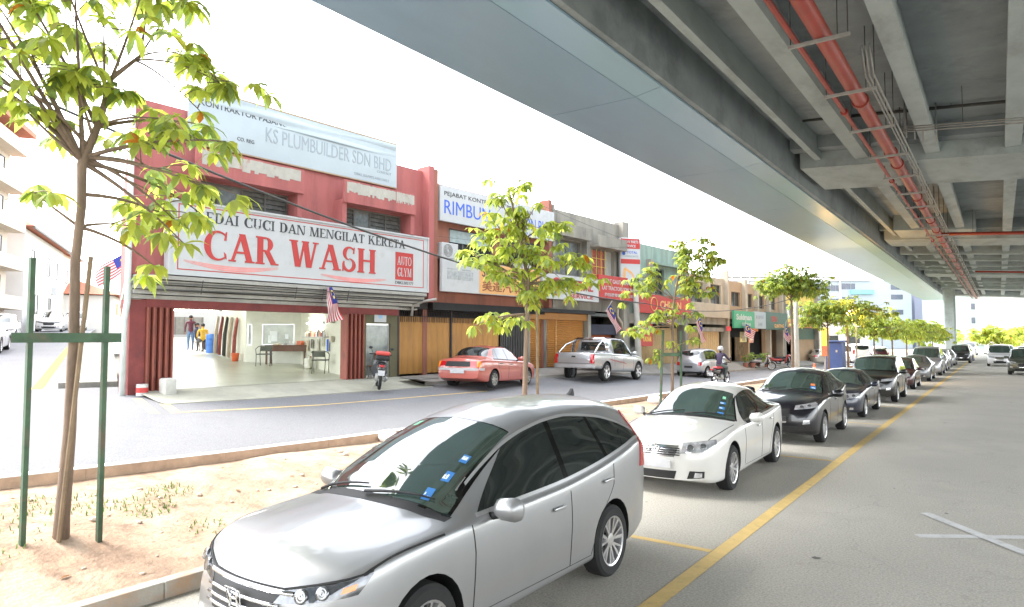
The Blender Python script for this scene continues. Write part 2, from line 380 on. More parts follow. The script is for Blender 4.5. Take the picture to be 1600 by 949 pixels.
M_plate = mat('number_plate', (.03,.03,.032), .5, var=.1)
M_platew = mat('pale_plate', (.45,.45,.46), .5, var=.12, scale=8)
M_stick = mat('sticker_blue', (.03,.16,.42), .4, var=.1); M_stickw = mat('sticker_white', (.7,.75,.75), .4, var=.1)
M_seam = mat('panel_gap', (.012,.012,.012), .8, var=0)
def paint(name, col, metal=.0, rough=.29, coat=1.): return mat('paint_'+name, col, rough, metal=metal, var=.04, scale=1.5, coat=coat, spec=.5)

def car_body_fn(S):
    f = {k: pchip(S[k]) for k in ('top','belt','hw','rw','bot')}
    L = S['L']
    def section(u):
        zo = f['bot'](u); zb = f['belt'](u); zr = max(f['top'](u), zb+.012); w = f['hw'](u); wr = min(f['rw'](u), w-.06)
        hgt = zb-zo
        low = [(0,zo),(w*.55,zo),(w-.12,zo),(w-.04,zo+.035),(w-.018,zo+.11),(w-.004,zo+hgt*.42),(w,zo+hgt*.6),(w-.004,zo+hgt*.8),(w-.018,zb-.045),(w-.05,zb)]
        x0 = w-.05; g = sstep((zr-zb-.05)/.28)
        hood = [(x0*(1-a), zb+(zr-zb)*math.sin(a*PI/2)**.75) for a in (.1,.22,.38,.55,.78,1)]
        ed = S.get('edge',.10)
        gh = [(lerp(x0,wr,.33)+.006, lerp(zb,zr-ed,.33)),(lerp(x0,wr,.68)+.004, lerp(zb,zr-ed,.68)),(wr,zr-ed),(wr-.07,zr-ed*.60),(wr*.55,zr-ed*.22),(0,zr)]
        return low+[(lerp(a[0],b[0],g), lerp(a[1],b[1],g)) for a,b in zip(hood,gh)]
    return f, section
def cat_rom(pts, sub):
    out = []; n = len(pts)
    for i in range(n-1):
        p0,p1,p2,p3 = pts[max(i-1,0)],pts[i],pts[i+1],pts[min(i+2,n-1)]
        for k in range(sub):
            t = k/sub
            out.append(tuple(.5*((2*b)+(-a+c)*t+(2*a-5*b+4*c-d)*t*t+(-a+3*b-3*c+d)*t**3) for a,b,c,d in zip(p0,p1,p2,p3)))
    out.append(pts[-1]); return out
def car(name, label, S, col, loc, rz, group=None, lod=0, cat='car', extra=None):
    """car from its side profile, belt line and plan widths; local front is +y"""
    root = thing(name, label, cat, loc, rz, group)
    L = S['L']; f, section = car_body_fn(S)
    du = (.05,.10,.16)[lod]; sub = (4,3,2)[lod]
    us = [0,.012,.03,.055]+[.09+du*i for i in range(int((L-.18)/du)+1)]+[L-.085,L-.055,L-.03,L-.012,L]
    us = sorted(set(round(u,4) for u in us)); us = [u for i,u in enumerate(us) if i == 0 or u-us[i-1] > .008]
    cf, cr_ = S.get('cf',.16), S.get('cr',.10); wm = max(p[1] for p in S['hw'])
    lf = pchip(S.get('leanf',[(0,.05),(.45,0),(.8,.04)])); lr = pchip(S.get('leanr',[(0,.05),(.5,0),(1,.0)]))
    def place(x, u, z):
        ff = max(0,1-u/1.0)**2; fr = max(0,1-(L-u)/.9)**2
        uu = u+ff*(cf*(x/wm)**2+lf(z))-fr*(cr_*(x/wm)**2+lr(z))
        return Vector((x, L/2-uu, z))
    rings = []
    for u in us:
        h = cat_rom(section(u), sub); rings.append([place(x,u,z) for x,z in h]+[place(-x,u,z) for x,z in reversed(h[1:-1])])
    n = len(rings[0]); nh = len(cat_rom(section(1), sub))
    mb = MB(); V = [v for r in rings for v in r]; Fc = []
    for i in range(len(us)-1):
        for k in range(n): Fc.append((i*n+k, i*n+(k+1)%n, (i+1)*n+(k+1)%n, (i+1)*n+k))
    K = 6
    for end,(i,u) in enumerate(((0,0),(len(us)-1,L))):
        h = cat_rom(section(u), sub); prev = [i*n]
        for k in range(1, nh):
            if k == nh-1: row = [i*n+nh-1]
            else:
                row = [i*n+k]
                for q in range(1,K):
                    x = h[k][0]*(1-2*q/K); row.append(len(V)); V.append(place(x,u,h[k][1]))
                row.append(i*n+(n-k))
            if len(prev) == 1:
                for q in range(len(row)-1): Fc.append((prev[0],row[q],row[q+1]) if end == 0 else (prev[0],row[q+1],row[q]))
            elif len(row) == 1:
                for q in range(len(prev)-1): Fc.append((prev[q],row[0],prev[q+1]) if end == 0 else (prev[q+1],row[0],prev[q]))
            else:
                for q in range(K): Fc.append((prev[q],row[q],row[q+1],prev[q+1]) if end == 0 else (prev[q+1],row[q+1],row[q],prev[q]))
            prev = row
    mb.add(V, Fc); body = mb.build('body', [col, M_blk], root)
    me = body.data
    bvh = BVHTree.FromPolygons([v.co for v in me.vertices], [tuple(p.vertices) for p in me.polygons])
    r = S['r']; axf, axr = S['fo'], S['fo']+S['wb']
    # wheel arches cut out of the body
    cm = MB()
    for u in (axf, axr):
        w = f['hw'](u)
        for sx in (1,-1):
            M = Matrix.Translation((sx*(w-.34), L/2-u, r+.01)) @ Matrix.Rotation(PI/2*sx,4,'Y')
            cm.lathe([(0,0),(r+.055,0),(r+.055,.7),(0,.7)], 28, M)
    cut = cm.build('cut', [col, M_blk]); 
    for p in cut.data.polygons: p.material_index = 1
    bm_ = bmesh.new(); bm_.from_mesh(cut.data); bmesh.ops.remove_doubles(bm_, verts=bm_.verts, dist=1e-5); bmesh.ops.recalc_face_normals(bm_, faces=bm_.faces[:]); bm_.to_mesh(cut.data); bm_.free()
    md = body.modifiers.new('b','BOOLEAN'); md.object = cut; md.operation = 'DIFFERENCE'; md.solver = 'EXACT'
    cut.location = loc; cut.rotation_euler = (0,0,rz)
    bpy.context.view_layer.update()
    nm = bpy.data.meshes.new_from_object(body.evaluated_get(_dg())); body.modifiers.clear(); body.data = nm
    bpy.data.objects.remove(cut)
    nm.polygons.foreach_set('use_smooth',[True]*len(nm.polygons)); nm.set_sharp_from_angle(angle=math.radians(38))
    # ---- pieces draped on the body
    def drape(pname, fn, us_, vs_, m, off=.004, thick=.012, parent=None, both=False, smooth=True):
        P, N = [], []
        for u in us_:
            for v in vs_:
                o, d = fn(u,v); hit = bvh.ray_cast(o, d)
                if hit[0] is None:
                    hit = bvh.find_nearest(o+d*1.0)
                P.append(hit[0]); N.append(hit[1])
        m_ = len(vs_); n_ = len(us_); vs2 = [p+q*off for p,q in zip(P,N)]; fs = []
        for i in range(n_-1):
            for j in range(m_-1): fs.append((i*m_+j,(i+1)*m_+j,(i+1)*m_+j+1,i*m_+j+1))
        rim = [i*m_ for i in range(n_)]+[(n_-1)*m_+j for j in range(1,m_)]+[i*m_+m_-1 for i in range(n_-2,-1,-1)]+[j for j in range(m_-2,0,-1)]
        o0 = len(vs2); vs2 += [P[k]+N[k]*(off-thick) for k in rim]; q = len(rim)
        for k in range(q): fs.append((rim[k],rim[(k+1)%q],o0+(k+1)%q,o0+k))
        a = fs[len(fs)//4] if False else fs[0]
        nn = (vs2[a[1]]-vs2[a[0]]).cross(vs2[a[2]]-vs2[a[0]])
        if nn.dot(N[a[0]]) < 0: fs = [tuple(reversed(t)) for t in fs]
        out = []
        for sx in ((1,-1) if both else (1,)):
            b = MB(); b.add([(v.x*sx,v.y,v.z) for v in vs2], fs if sx > 0 else [tuple(reversed(t)) for t in fs])
            o = b.build(pname, m, parent or root, recalc=False)
            if smooth: o.data.polygons.foreach_set('use_smooth',[True]*len(o.data.polygons)); o.data.set_sharp_from_angle(angle=math.radians(40))
            out.append(o)
        return out
    side = lambda u,z: (Vector((3, L/2-u, z)), Vector((-1,0,0)))
    def lin(a,b,n): return [lerp(a,b,i/n) for i in range(n+1)]
    nq = (30,14,6)[lod]
    # windscreen / rear window (from above or from the ends)
    def top_fn(ua, ub, ins, curve):
        def fn(a, b):                                     # a: -1..1 across, b: 0 base .. 1 top
            u = lerp(ua,ub,b); w = max(.2, (f['rw'](u)-ins))*a*(1+S.get('wsflare',.1)*(1-b)); u += curve*(a*a)*(1-b*.6)
            return Vector((w, L/2-u, 4)), Vector((0,0,-1))
        return fn
    if lod < 2: drape('windscreen_seal', top_fn(S['ws'][0]-.02, S['ws'][1]+.025, .02, .12), lin(-1,1,nq), lin(0,1,nq), M_pb, .002, .006)
    ws = drape('windscreen', top_fn(S['ws'][0], S['ws'][1], .05, .12), lin(-1,1,nq), lin(0,1,nq), S.get('wsmat',M_glassg))[0]
    if S.get('rg'):
        drape('rear_window', top_fn(S['rg'][1], S['rg'][0], .07, -.10), lin(-1,1,nq), lin(0,1,nq), M_glass)
    # side windows between the belt and the roof edge
    wt_ = pchip(S.get('wtop',[(0,9)]))
    up = lambda u: min(f['top'](u)-S.get('edge',.10)+.015-S.get('rail',0), wt_(u))
    lo = lambda u: f['belt'](u)+.03
    for (a,b,ta,tb) in S['win']:                          # bottom start/end, top start/end
        def wf(s, v, a=a, b=b, ta=ta, tb=tb):
            ub_, ut_ = lerp(a,b,s), lerp(ta,tb,s); z0, z1 = lo(ub_), max(up(ut_), lo(ut_)+.012)
            return side(lerp(ub_,ut_,v), lerp(z0,z1,v))
        drape('side_window', wf, lin(0,1,nq), lin(0,1,max(4,nq//2)), M_glass, .003, .01, both=True)
    W_ = S['win']
    for (p_,q_) in zip(W_,W_[1:]):
        def pf(s, v, p_=p_, q_=q_):
            ub_, ut_ = lerp(p_[1]-.01,q_[0]+.01,s), lerp(p_[3]-.01,q_[2]+.01,s); return side(lerp(ub_,ut_,v), lerp(lo(ub_),max(up(ut_),lo(ut_)+.012),v))
        drape('pillar_trim', pf, [0,1], lin(0,1,6), M_pb, .0025, .008, both=True)
    if lod < 2 and S.get('win'):
        a0, b1 = S['win'][0][0]-.03, S['win'][-1][1]+.03
        def trim(s, v): u = lerp(a0,b1,s); return side(u, lo(u)-.026+.024*v)
        drape('window_trim', trim, lin(0,1,24), [0,1], S.get('trim',M_blk), .008, .014, both=True)
        if S.get('archtrim'):
            ta0, tb1 = S['win'][0][0]+.05, S['win'][-1][3]
            def tr2(s, v): u = lerp(ta0,tb1,s); z = max(up(u), lo(u)+.02); return side(u, z+.002+.022*v)
            drape('window_trim', tr2, lin(0,1,40), [0,1], S.get('trim',M_chrome), .006, .012, both=True)
    # door seams and handles
    if lod < 2:
        for pts in S.get('seams',[]):
            def sm(s, v, pts=pts):
                k = s*(len(pts)-1); i = min(int(k),len(pts)-2); t = k-i
                u = lerp(pts[i][0],pts[i+1][0],t); z = lerp(pts[i][1],pts[i+1][1],t)
                return side(u+(v-.5)*.011, z+(v-.5)*.004)
            drape('door_gap', sm, lin(0,1,10), [0,1], M_seam, .0025, .006, both=True)
        for (u,z) in S.get('handles',[]):
            drape('door_handle_recess', lambda s,v,u=u,z=z: side(u-.08+.2*s, z-.03+.055*v), lin(0,1,4), [0,.5,1], M_seam if S.get('darkrecess') else col, .002, .005, both=True)
            hit = bvh.ray_cast(*side(u,z))[0]
            for sx in (1,-1):
                hb = MB(); hb.rbox((sx*(hit.x+.022), hit.y, z), (.022,.2,.03), .009); hb.build('door_handle', S.get('handlemat',col), root, smooth=40)
        # bonnet edge gap
        if S.get('hoodgap'):
            ua, ub, xi = S['hoodgap']
            for sx in (1,-1):
                drape('bonnet_gap', lambda s,v,sx=sx: (Vector((sx*((f['hw'](lerp(ua,ub,s))-xi*lerp(1.6,1,s))+(v-.5)*.012), L/2-lerp(ua,ub,s), 4)), Vector((0,0,-1))), lin(0,1,16), [0,1], M_seam, .0025, .006)
    # lamps, grille, bumper openings: radial about a vertical axis inside each end
    def rad(end, cen):
        def fn(ang, z):
            a = math.radians(ang); d = Vector((math.sin(a), math.cos(a)*(1 if end == 'f' else -1), 0))
            c = Vector((0, (L/2-cen) if end == 'f' else (-L/2+cen), z)); return c+d*4, -d
        return fn
    def patch(pname, end, cen, quad, m, both=True, off=.006, nu=None, thick=.014, parent=None):
        # quad: ((ang,z) bottom-inner, bottom-outer, top-outer, top-inner)
        R_ = rad(end, cen); (a0,z0),(a1,z1),(a2,z2),(a3,z3) = quad; k = nu or max(4,nq//2)
        fn = lambda s,v: R_(lerp(lerp(a0,a1,s),lerp(a3,a2,s),v), lerp(lerp(z0,z1,s),lerp(z3,z2,s),v))
        return drape(pname, fn, lin(0,1,k), lin(0,1,max(3,k//2)), m, off, thick, parent, both)
    for (pn,end,cen,quad,m,both,off) in S['patches']: patch(pn,end,cen,quad,m,both,off)
    # wheels
    for u in (axf, axr):
        w = f['hw'](u)
        for sx in (1,-1):
            t = MB(); M = Matrix.Rotation(PI/2*sx,4,'Y'); tw = .105
            t.lathe([(r*.66,-tw),(r*.9,-tw*1.05),(r*.985,-tw*.8),(r,-tw*.4),(r,tw*.4),(r*.985,tw*.8),(r*.9,tw*1.05),(r*.68,tw),(r*.66,tw*.3)], 36 if lod < 2 else 20, M)
            wl = t.build('wheel', M_tyre, root, smooth=35, loc=(sx*(w-.115), L/2-u, r))
            b = MB(); b.lathe([(r*.67,tw*.98),(r*.69,tw*1.02),(r*.64,tw*.96),(r*.62,tw*.3),(r*.62,-tw*.9)], 36 if lod < 2 else 20, M)
            ns = S.get('spokes',5)
            for q in range(ns):
                a = 2*PI*q/ns
                Mq = M @ Matrix.Rotation(a,4,'Z')
                for dd in ((-.09,.09) if S.get('twin') else (0,)):
                    ww = 2*PI*.4*r/ns*(.20 if S.get('twin') else .42)
                    p = [(.05,-ww*.5+dd*.25),( r*.64,-ww*.62+dd*r*2.0),(r*.64,ww*.62+dd*r*2.0),(.05,ww*.5+dd*.25)]
                    q8 = [Vector((x,y,z)) for z in (tw*.55,) for x,y in p]+[Vector((p[0][0],p[0][1],tw*.78)),Vector((p[1][0],p[1][1]*.8,tw*.95)),Vector((p[2][0],p[2][1]*.9,tw*.95)),Vector((p[3][0],p[3][1],tw*.78))]
                    b.hexa([Mq@v for v in q8])
            b.lathe([(0,tw*.8),(.035,tw*.86),(.07,tw*.78),(.075,tw*.4)], 16, M)
            b.build('rim', S.get('rimmat',M_alloy), wl, smooth=35)
            k = MB(); k.lathe([(0,tw*.25),(r*.62,tw*.2)], 20, M); k.build('brake_disc', M_blk, wl)
            if S.get('lip'):
                drape('arch_trim', lambda s,v,u=u: side(u-math.cos(lerp(-.12,PI+.12,s))*(r+.05+.055*v), r+.01+math.sin(lerp(-.12,PI+.12,s))*(r+.05+.055*v)), lin(0,1,26), [0,.5,1], S['lip'], .010, .02) if sx > 0 else None
                if sx > 0:
                    src = root.children[-1]; c = src.copy(); c.data = src.data.copy(); COL.objects.link(c); c.parent = root
                    for v in c.data.vertices: v.co.x *= -1
                    c.data.flip_normals()
    for (ang,z,rr_) in S.get('beams',[]):
        for sx in (-1,1):
            o_, d_ = rad('f',1.0)(ang*sx,z); hh = bvh.ray_cast(o_,d_)
            b = MB(); q_ = (-d_*.6+Vector((0,1,0))*.6+Vector((0,0,.35))).normalized().to_track_quat('Z','Y').to_matrix().to_4x4()
            b.lathe([(0,.010),(rr_*.5,.016),(rr_*.7,.011),(rr_,.02),(rr_*1.05,.0)],18,Matrix.Translation(hh[0]+hh[1]*.006)@q_); b.build('headlamp_lens', M_lens, root, smooth=True)
    # mirrors
    if S.get('mir') and lod < 2:
        u, z = S['mir']; hit = bvh.ray_cast(*side(u, z-.02))[0]; x = hit.x if hit else f['hw'](u)
        for sx in (1,-1):
            b = MB(); k_ = S.get('mirs',1); b.rbox((0,0,0),(.235*k_,.15,.155*k_),.065)
            b.v = [(v[0]*(1-.12*(v[1] > 0)), v[1], v[2]*(1-.22*(v[1] > .02))-(.02 if v[2] > 0 and v[0] < 0 else 0)) for v in b.v]
            b.v = [((v[0])*sx+sx*(x+.15), v[1]+L/2-u, v[2]+z+.06) for v in b.v]
            o = b.build('wing_mirror', S.get('mirmat',col), root, smooth=50)
            g = MB(); g.box((sx*(x+.15), L/2-u-.048, z+.06),(.19,.006,.12)); g.build('mirror_glass', M_chrome, o)
            s_ = MB(); s_.tube([(sx*(x-.03),L/2-u,z-.02),(sx*(x+.06),L/2-u+.005,z)],[.035,.025],8); s_.build('mirror_stalk', M_blk, o, smooth=True)
    for ex in (extra or []): ex(dict(root=root,bvh=bvh,drape=drape,side=side,lin=lin,f=f,L=L,patch=patch,ws=ws,top_fn=top_fn,rad=rad,col=col))
    return root
def wipers(c):
    f, L, bvh = c['f'], c['L'], c['bvh']
    def P(x,u,off=.025):
        h = bvh.ray_cast(Vector((x,L/2-u,4)),Vector((0,0,-1))); return h[0]+h[1]*off
    ua = c['root'].get('wsu', 1.2)
    for x0,u0,x1,u1 in ((.02,ua-.02,-.60,ua+.14),(.66,ua+.06,.06,ua+.07)):
        pts = [P(lerp(x0,x1,t),lerp(u0,u1,t)) for t in (0,.25,.5,.75,1)]
        b = MB(); b.tube(pts,[.013,.012,.010,.009,.006],6); b.build('wiper', M_blk, c['root'], smooth=True)
def cowl(ua, d=.09):
    def fn(c):
        f, L = c['f'], c['L']
        def g(a,b): u = ua-d*(1-b)+.12*a*a; return Vector(((f['rw'](ua)+.03)*a, L/2-u, 4)), Vector((0,0,-1))
        c['drape']('cowl', g, c['lin'](-1,1,16), [0,.33,.66,1], M_blk, .003, .01); c['root']['wsu'] = ua; wipers(c)
    return fn
def stickers(lst):
    """(across -1..1, up 0..1, w, h, material) on the windscreen"""
    def fn(c):
        S_ = c['S'] if 'S' in c else None
        for (a,b,w,h,m,ua,ub) in lst:
            g = c['top_fn'](ua,ub,.05,.12)
            c['drape']('windscreen_sticker', lambda s,v: g(a+w*s, b+h*v), c['lin'](0,1,3), c['lin'](0,1,3), m, .007, .008, c['ws'])
    return fn
def plate(end, z, m, w=.26, h=.055):
    def fn(c):
        L = c['L']; d = Vector((0,1 if end == 'f' else -1,0)); hit = c['bvh'].ray_cast(Vector((0,0,z))+d*4, -d)[0]
        b = MB(); b.rbox(hit+d*.016, (2*w,.022,2*h), .006); b.build('number_plate', m, c['root'])
    return fn
def fin(u):
    def fn(c):
        hit = c['bvh'].ray_cast(Vector((0,c['L']/2-u,4)),Vector((0,0,-1)))[0]
        b = MB(); b.prism([(.09,-.01),(-.09,-.01),(-.085,.012),(-.06,.075),(-.045,.07),(.0,.03),(.08,.004)],-.018,.018, Matrix.Translation(hit)@Matrix(((0,0,1,0),(1,0,0,0),(0,1,0,0),(0,0,0,1))))
        b.build('aerial', M_blk, c['root'], smooth=30)
    return fn
def emblem(kind, z, end='f', s=.1):
    def fn(c):
        d = Vector((0,1 if end == 'f' else -1,0)); hit = c['bvh'].ray_cast(Vector((0,0,z))+d*4,-d); p = hit[0]+d*.03
        b = MB(); M = Matrix.Translation(p)@Matrix.Rotation(-.18,4,'X')
        def oval(cx,cz,rx,rz,t): b.tube([M@Vector((cx+rx*math.cos(a),0,cz+rz*math.sin(a))) for a in [2*PI*i/20 for i in range(21)]], t, 6)
        if kind == 'h':
            t = s*.13
            for sx in (-1,1): b.tube([M@Vector((sx*s*.55,0,-s*.62)),M@Vector((sx*s*.42,0,0)),M@Vector((sx*s*.62,0,s*.62))], t, 6)
            b.tube([M@Vector((-s*.42,0,.0)),M@Vector((s*.42,0,.0))], t, 6)
            q = s*.95; b.tube([M@Vector(v) for v in ((-q*.8,0,-q*.85),(q*.8,0,-q*.85),(q*1.02,0,q*.8),(-q*1.02,0,q*.8),(-q*.8,0,-q*.85))], s*.08, 6)
        else:
            oval(0,0,s,s*.68,s*.1); oval(0,s*.12,s*.3,s*.5,s*.08); oval(0,s*.32,s*.62,s*.25,s*.08)
        b.build('badge', M_chrome, c['root'], smooth=True)
    return fn
def bars(end, zs_, half, m, rr=.014, cen=1.2, name='grille_bar'):
    def fn(c):
        R_ = c['rad'](end, cen)
        for z in zs_:
            pts = []
            for a in c['lin'](-half,half,10):
                o, d = R_(a,z); h = c['bvh'].ray_cast(o,d)
                pts.append(h[0]-d*.012)
            b = MB(); b.tube(pts, rr, 6); b.build(name, m, c['root'], smooth=True)
    return fn

SUV = dict(L=4.95,W=1.86,r=.355,fo=.93,wb=2.87,spokes=7,twin=True,
 top=[(0,.72),(.04,.82),(.10,.905),(.22,.975),(.5,1.045),(.85,1.10),(1.12,1.13),(1.19,1.155),(1.57,1.36),(1.95,1.53),(2.32,1.655),(2.6,1.72),(3.0,1.77),(3.6,1.785),(4.15,1.765),(4.6,1.71),(4.78,1.66),(4.85,1.53),(4.90,1.24),(4.94,1.0),(4.95,.85)],
 belt=[(0,.70),(.04,.78),(.12,.86),(.35,.93),(.7,.98),(1.3,1.02),(1.9,1.045),(2.8,1.075),(3.5,1.135),(4.2,1.235),(4.55,1.29),(4.74,1.27),(4.86,1.08),(4.95,.80)],
 hw=[(0,.64),(.05,.72),(.14,.80),(.3,.865),(.6,.915),(1.0,.93),(2.4,.93),(3.9,.93),(4.4,.915),(4.7,.885),(4.85,.84),(4.95,.76)],
 rw=[(0,.6),(1.05,.79),(1.3,.745),(1.9,.675),(2.35,.635),(3.0,.63),(3.9,.625),(4.5,.61),(4.8,.60),(4.95,.5)],
 bot=[(0,.30),(.3,.22),(.8,.22),(4.3,.24),(4.6,.30),(4.95,.40)],
 ws=(1.22,2.33), rg=(4.82,4.90), wsflare=.05, rail=.0, edge=.17,
 wtop=[(0,9),(2.6,1.66),(3.3,1.625),(3.9,1.565),(4.3,1.475),(4.52,1.385),(4.62,1.335)],
 win=[(1.58,2.90,2.2,2.90),(2.98,3.74,2.98,3.66),(3.80,4.60,3.72,4.58)], archtrim=True, trim=M_trim, lip=None,
 seams=[[(1.45,1.0),(1.47,.8),(1.45,.36)],[(2.94,1.06),(2.95,.7),(2.93,.33)],[(3.84,1.12),(3.82,.9),(3.5,.62),(3.35,.33)],[(1.45,.34),(3.35,.32)]],
 handles=[(2.70,.89),(3.68,.98)], mir=(1.72,1.03), mirs=1.18, hoodgap=(.40,1.14,.035), leanf=[(0,.12),(.3,.03),(.5,0),(.72,.02),(.95,.05)],
 cf=.24, cr=.14, crown=.05, beams=[(32,.775,.045),(40,.805,.042)],
 patches=[('headlight','f',1.0,((20,.71),(52,.79),(58,.90),(24,.79)),M_lampd,True,.010),
  ('bonnet_gap','f',1.0,((24,.795),(58,.905),(58,.915),(24,.807)),M_seam,True,.008),('bonnet_gap','f',1.0,((-24,.796),(24,.796),(24,.806),(-24,.806)),M_seam,False,.008),
  ('indicator','f',1.0,((46,.80),(51,.82),(52,.855),(47,.835)),M_amber,True,.014),
  ('grille','f',1.0,((-19,.56),(19,.56),(23,.79),(-23,.79)),M_blk,False,.006),
  ('bumper_intake','f',1.0,((-26,.33),(26,.33),(28,.47),(-28,.47)),M_blk,False,.005),
  ('fog_light','f',1.0,((33,.40),(42,.42),(42,.49),(34,.48)),M_lamp,True,.008),
  ('taillight','r',.9,((49,.98),(63,1.0),(60,1.24),(48,1.22)),M_red,True,.012),
  ('taillight','r',.9,((48,1.22),(60,1.24),(43,1.57),(37,1.56)),M_red,True,.012),
  ('bumper_reflector','r',.9,((30,.56),(42,.58),(42,.62),(30,.6)),M_red,True,.006),
  ('lower_bumper','r',.9,((-48,.42),(48,.42),(47,.54),(-47,.54)),M_blk,False,.006)])
def mod(S, **k): d = dict(S); d.update(k); return d
SEDAN = dict(L=4.82,W=1.82,r=.325,fo=.96,wb=2.775,spokes=10,
 top=[(0,.67),(.04,.735),(.12,.79),(.3,.84),(.7,.90),(1.15,.955),(1.35,.98),(1.42,1.0),(1.8,1.20),(2.15,1.365),(2.4,1.425),(2.8,1.45),(3.2,1.425),(3.55,1.34),(3.95,1.15),(4.15,1.08),(4.4,1.06),(4.68,1.05),(4.76,.98),(4.82,.78)],
 belt=[(0,.62),(.05,.68),(.15,.73),(.4,.79),(.8,.84),(1.35,.89),(2.2,.92),(3.2,.955),(3.9,.985),(4.4,.985),(4.7,.95),(4.82,.72)],
 hw=[(0,.66),(.06,.74),(.15,.80),(.35,.86),(.7,.90),(2.4,.91),(3.6,.91),(4.2,.885),(4.55,.83),(4.72,.77),(4.82,.68)],
 rw=[(0,.6),(1.3,.75),(1.6,.70),(2.15,.60),(2.8,.58),(3.5,.575),(3.95,.62),(4.3,.68),(4.82,.6)],
 bot=[(0,.24),(.3,.18),(.8,.18),(4.2,.19),(4.6,.25),(4.82,.32)],
 ws=(1.44,2.14), rg=(3.46,3.96),
 win=[(1.75,2.62,2.18,2.62),(2.68,3.42,2.68,3.28),(3.47,3.78,3.33,3.42)], trim=M_chrome,
 seams=[[(1.6,.88),(1.62,.65),(1.6,.3)],[(2.65,.92),(2.66,.6),(2.64,.27)],[(3.5,.95),(3.46,.75),(3.28,.5),(3.2,.27)],[(1.6,.28),(3.2,.26)]],
 handles=[(2.42,.80),(3.3,.83)], mir=(1.82,.92), hoodgap=(.2,1.3,.10), cf=.22, cr=.18, edge=.14, beams=[(30,.675,.05),(40,.695,.045)],
 patches=[('headlight','f',1.0,((22,.60),(50,.65),(54,.78),(25,.735)),M_lamp,True,.010),
  ('grille','f',1.0,((-17,.55),(17,.55),(21,.705),(-21,.705)),M_chrome,False,.008),
  ('bumper_intake','f',1.0,((-17,.25),(17,.25),(19,.36),(-19,.36)),M_blk,False,.005),
  ('fog_light_recess','f',1.0,((27,.26),(40,.28),(40,.37),(29,.37)),M_blk,True,.005),
  ('fog_light','f',1.0,((32,.28),(38,.29),(38,.35),(33,.35)),M_lamp,True,.012),
  ('taillight','r',1.0,((24,.78),(46,.78),(44,.95),(24,.95)),M_red,True,.008),
  ('boot_trim','r',1.0,((-24,.86),(24,.86),(24,.90),(-24,.90)),M_chrome,False,.008)])
CX = mod(SUV, L=4.55,r=.36,fo=.93,wb=2.70,rail=0,edge=.145,wtop=[(0,9)],beams=[(35,.85,.048),(45,.88,.042)],cf=.2,lip=M_blk,spokes=5,twin=True,archtrim=False,trim=M_chrome,
 top=[(0,.74),(.05,.84),(.12,.93),(.3,.99),(.6,1.04),(1.0,1.09),(1.32,1.12),(1.40,1.15),(1.75,1.36),(2.15,1.56),(2.4,1.63),(2.8,1.665),(3.3,1.645),(3.8,1.57),(4.15,1.49),(4.25,1.43),(4.38,1.22),(4.48,1.06),(4.55,.85)],
 belt=[(0,.66),(.05,.74),(.15,.83),(.35,.91),(.7,.97),(1.2,1.035),(1.8,1.06),(2.6,1.085),(3.3,1.125),(3.9,1.19),(4.2,1.20),(4.4,1.06),(4.55,.80)],
 hw=[(0,.66),(.06,.76),(.15,.82),(.3,.87),(.6,.91),(1.0,.92),(2.2,.92),(3.4,.92),(3.9,.905),(4.2,.87),(4.4,.81),(4.55,.70)],
 rw=[(0,.6),(1.1,.78),(1.5,.745),(2.15,.655),(2.6,.645),(3.5,.63),(4.1,.60),(4.3,.60),(4.55,.5)], bot=[(0,.30),(.3,.22),(.8,.22),(4.0,.24),(4.3,.30),(4.55,.40)],
 ws=(1.43,2.16), rg=(4.2,4.42), win=[(1.80,2.55,2.18,2.55),(2.6,3.36,2.6,3.22),(3.42,3.8,3.28,3.5)], mir=(1.75,1.04),
 seams=[[(1.55,1.0),(1.57,.8),(1.55,.36)],[(2.58,1.08),(2.59,.7),(2.57,.33)],[(3.42,1.1),(3.4,.9),(3.2,.62),(3.15,.33)]], handles=[(2.35,.93),(3.2,.97)], hoodgap=(.22,1.2,.10),
 patches=[('headlight','f',1.0,((25,.80),(55,.86),(61,.96),(28,.89)),M_lamp,True,.010),
  ('grille','f',1.0,((-17,.52),(17,.52),(20,.82),(-20,.82)),M_blk,False,.006),
  ('grille_wing','f',1.0,((-14,.50),(14,.50),(15,.54),(-15,.54)),M_chrome,False,.014),
  ('bumper_intake','f',1.0,((-26,.31),(26,.31),(28,.43),(-28,.43)),M_blk,False,.005),
  ('fog_light','f',1.0,((33,.48),(41,.50),(41,.58),(34,.57)),M_lamp,True,.008),
  ('lower_bumper','f',1.0,((-50,.28),(50,.28),(50,.36),(-50,.36)),M_blk,False,.008),
  ('taillight','r',.9,((32,.98),(54,1.0),(50,1.14),(34,1.12)),M_red,True,.010)])
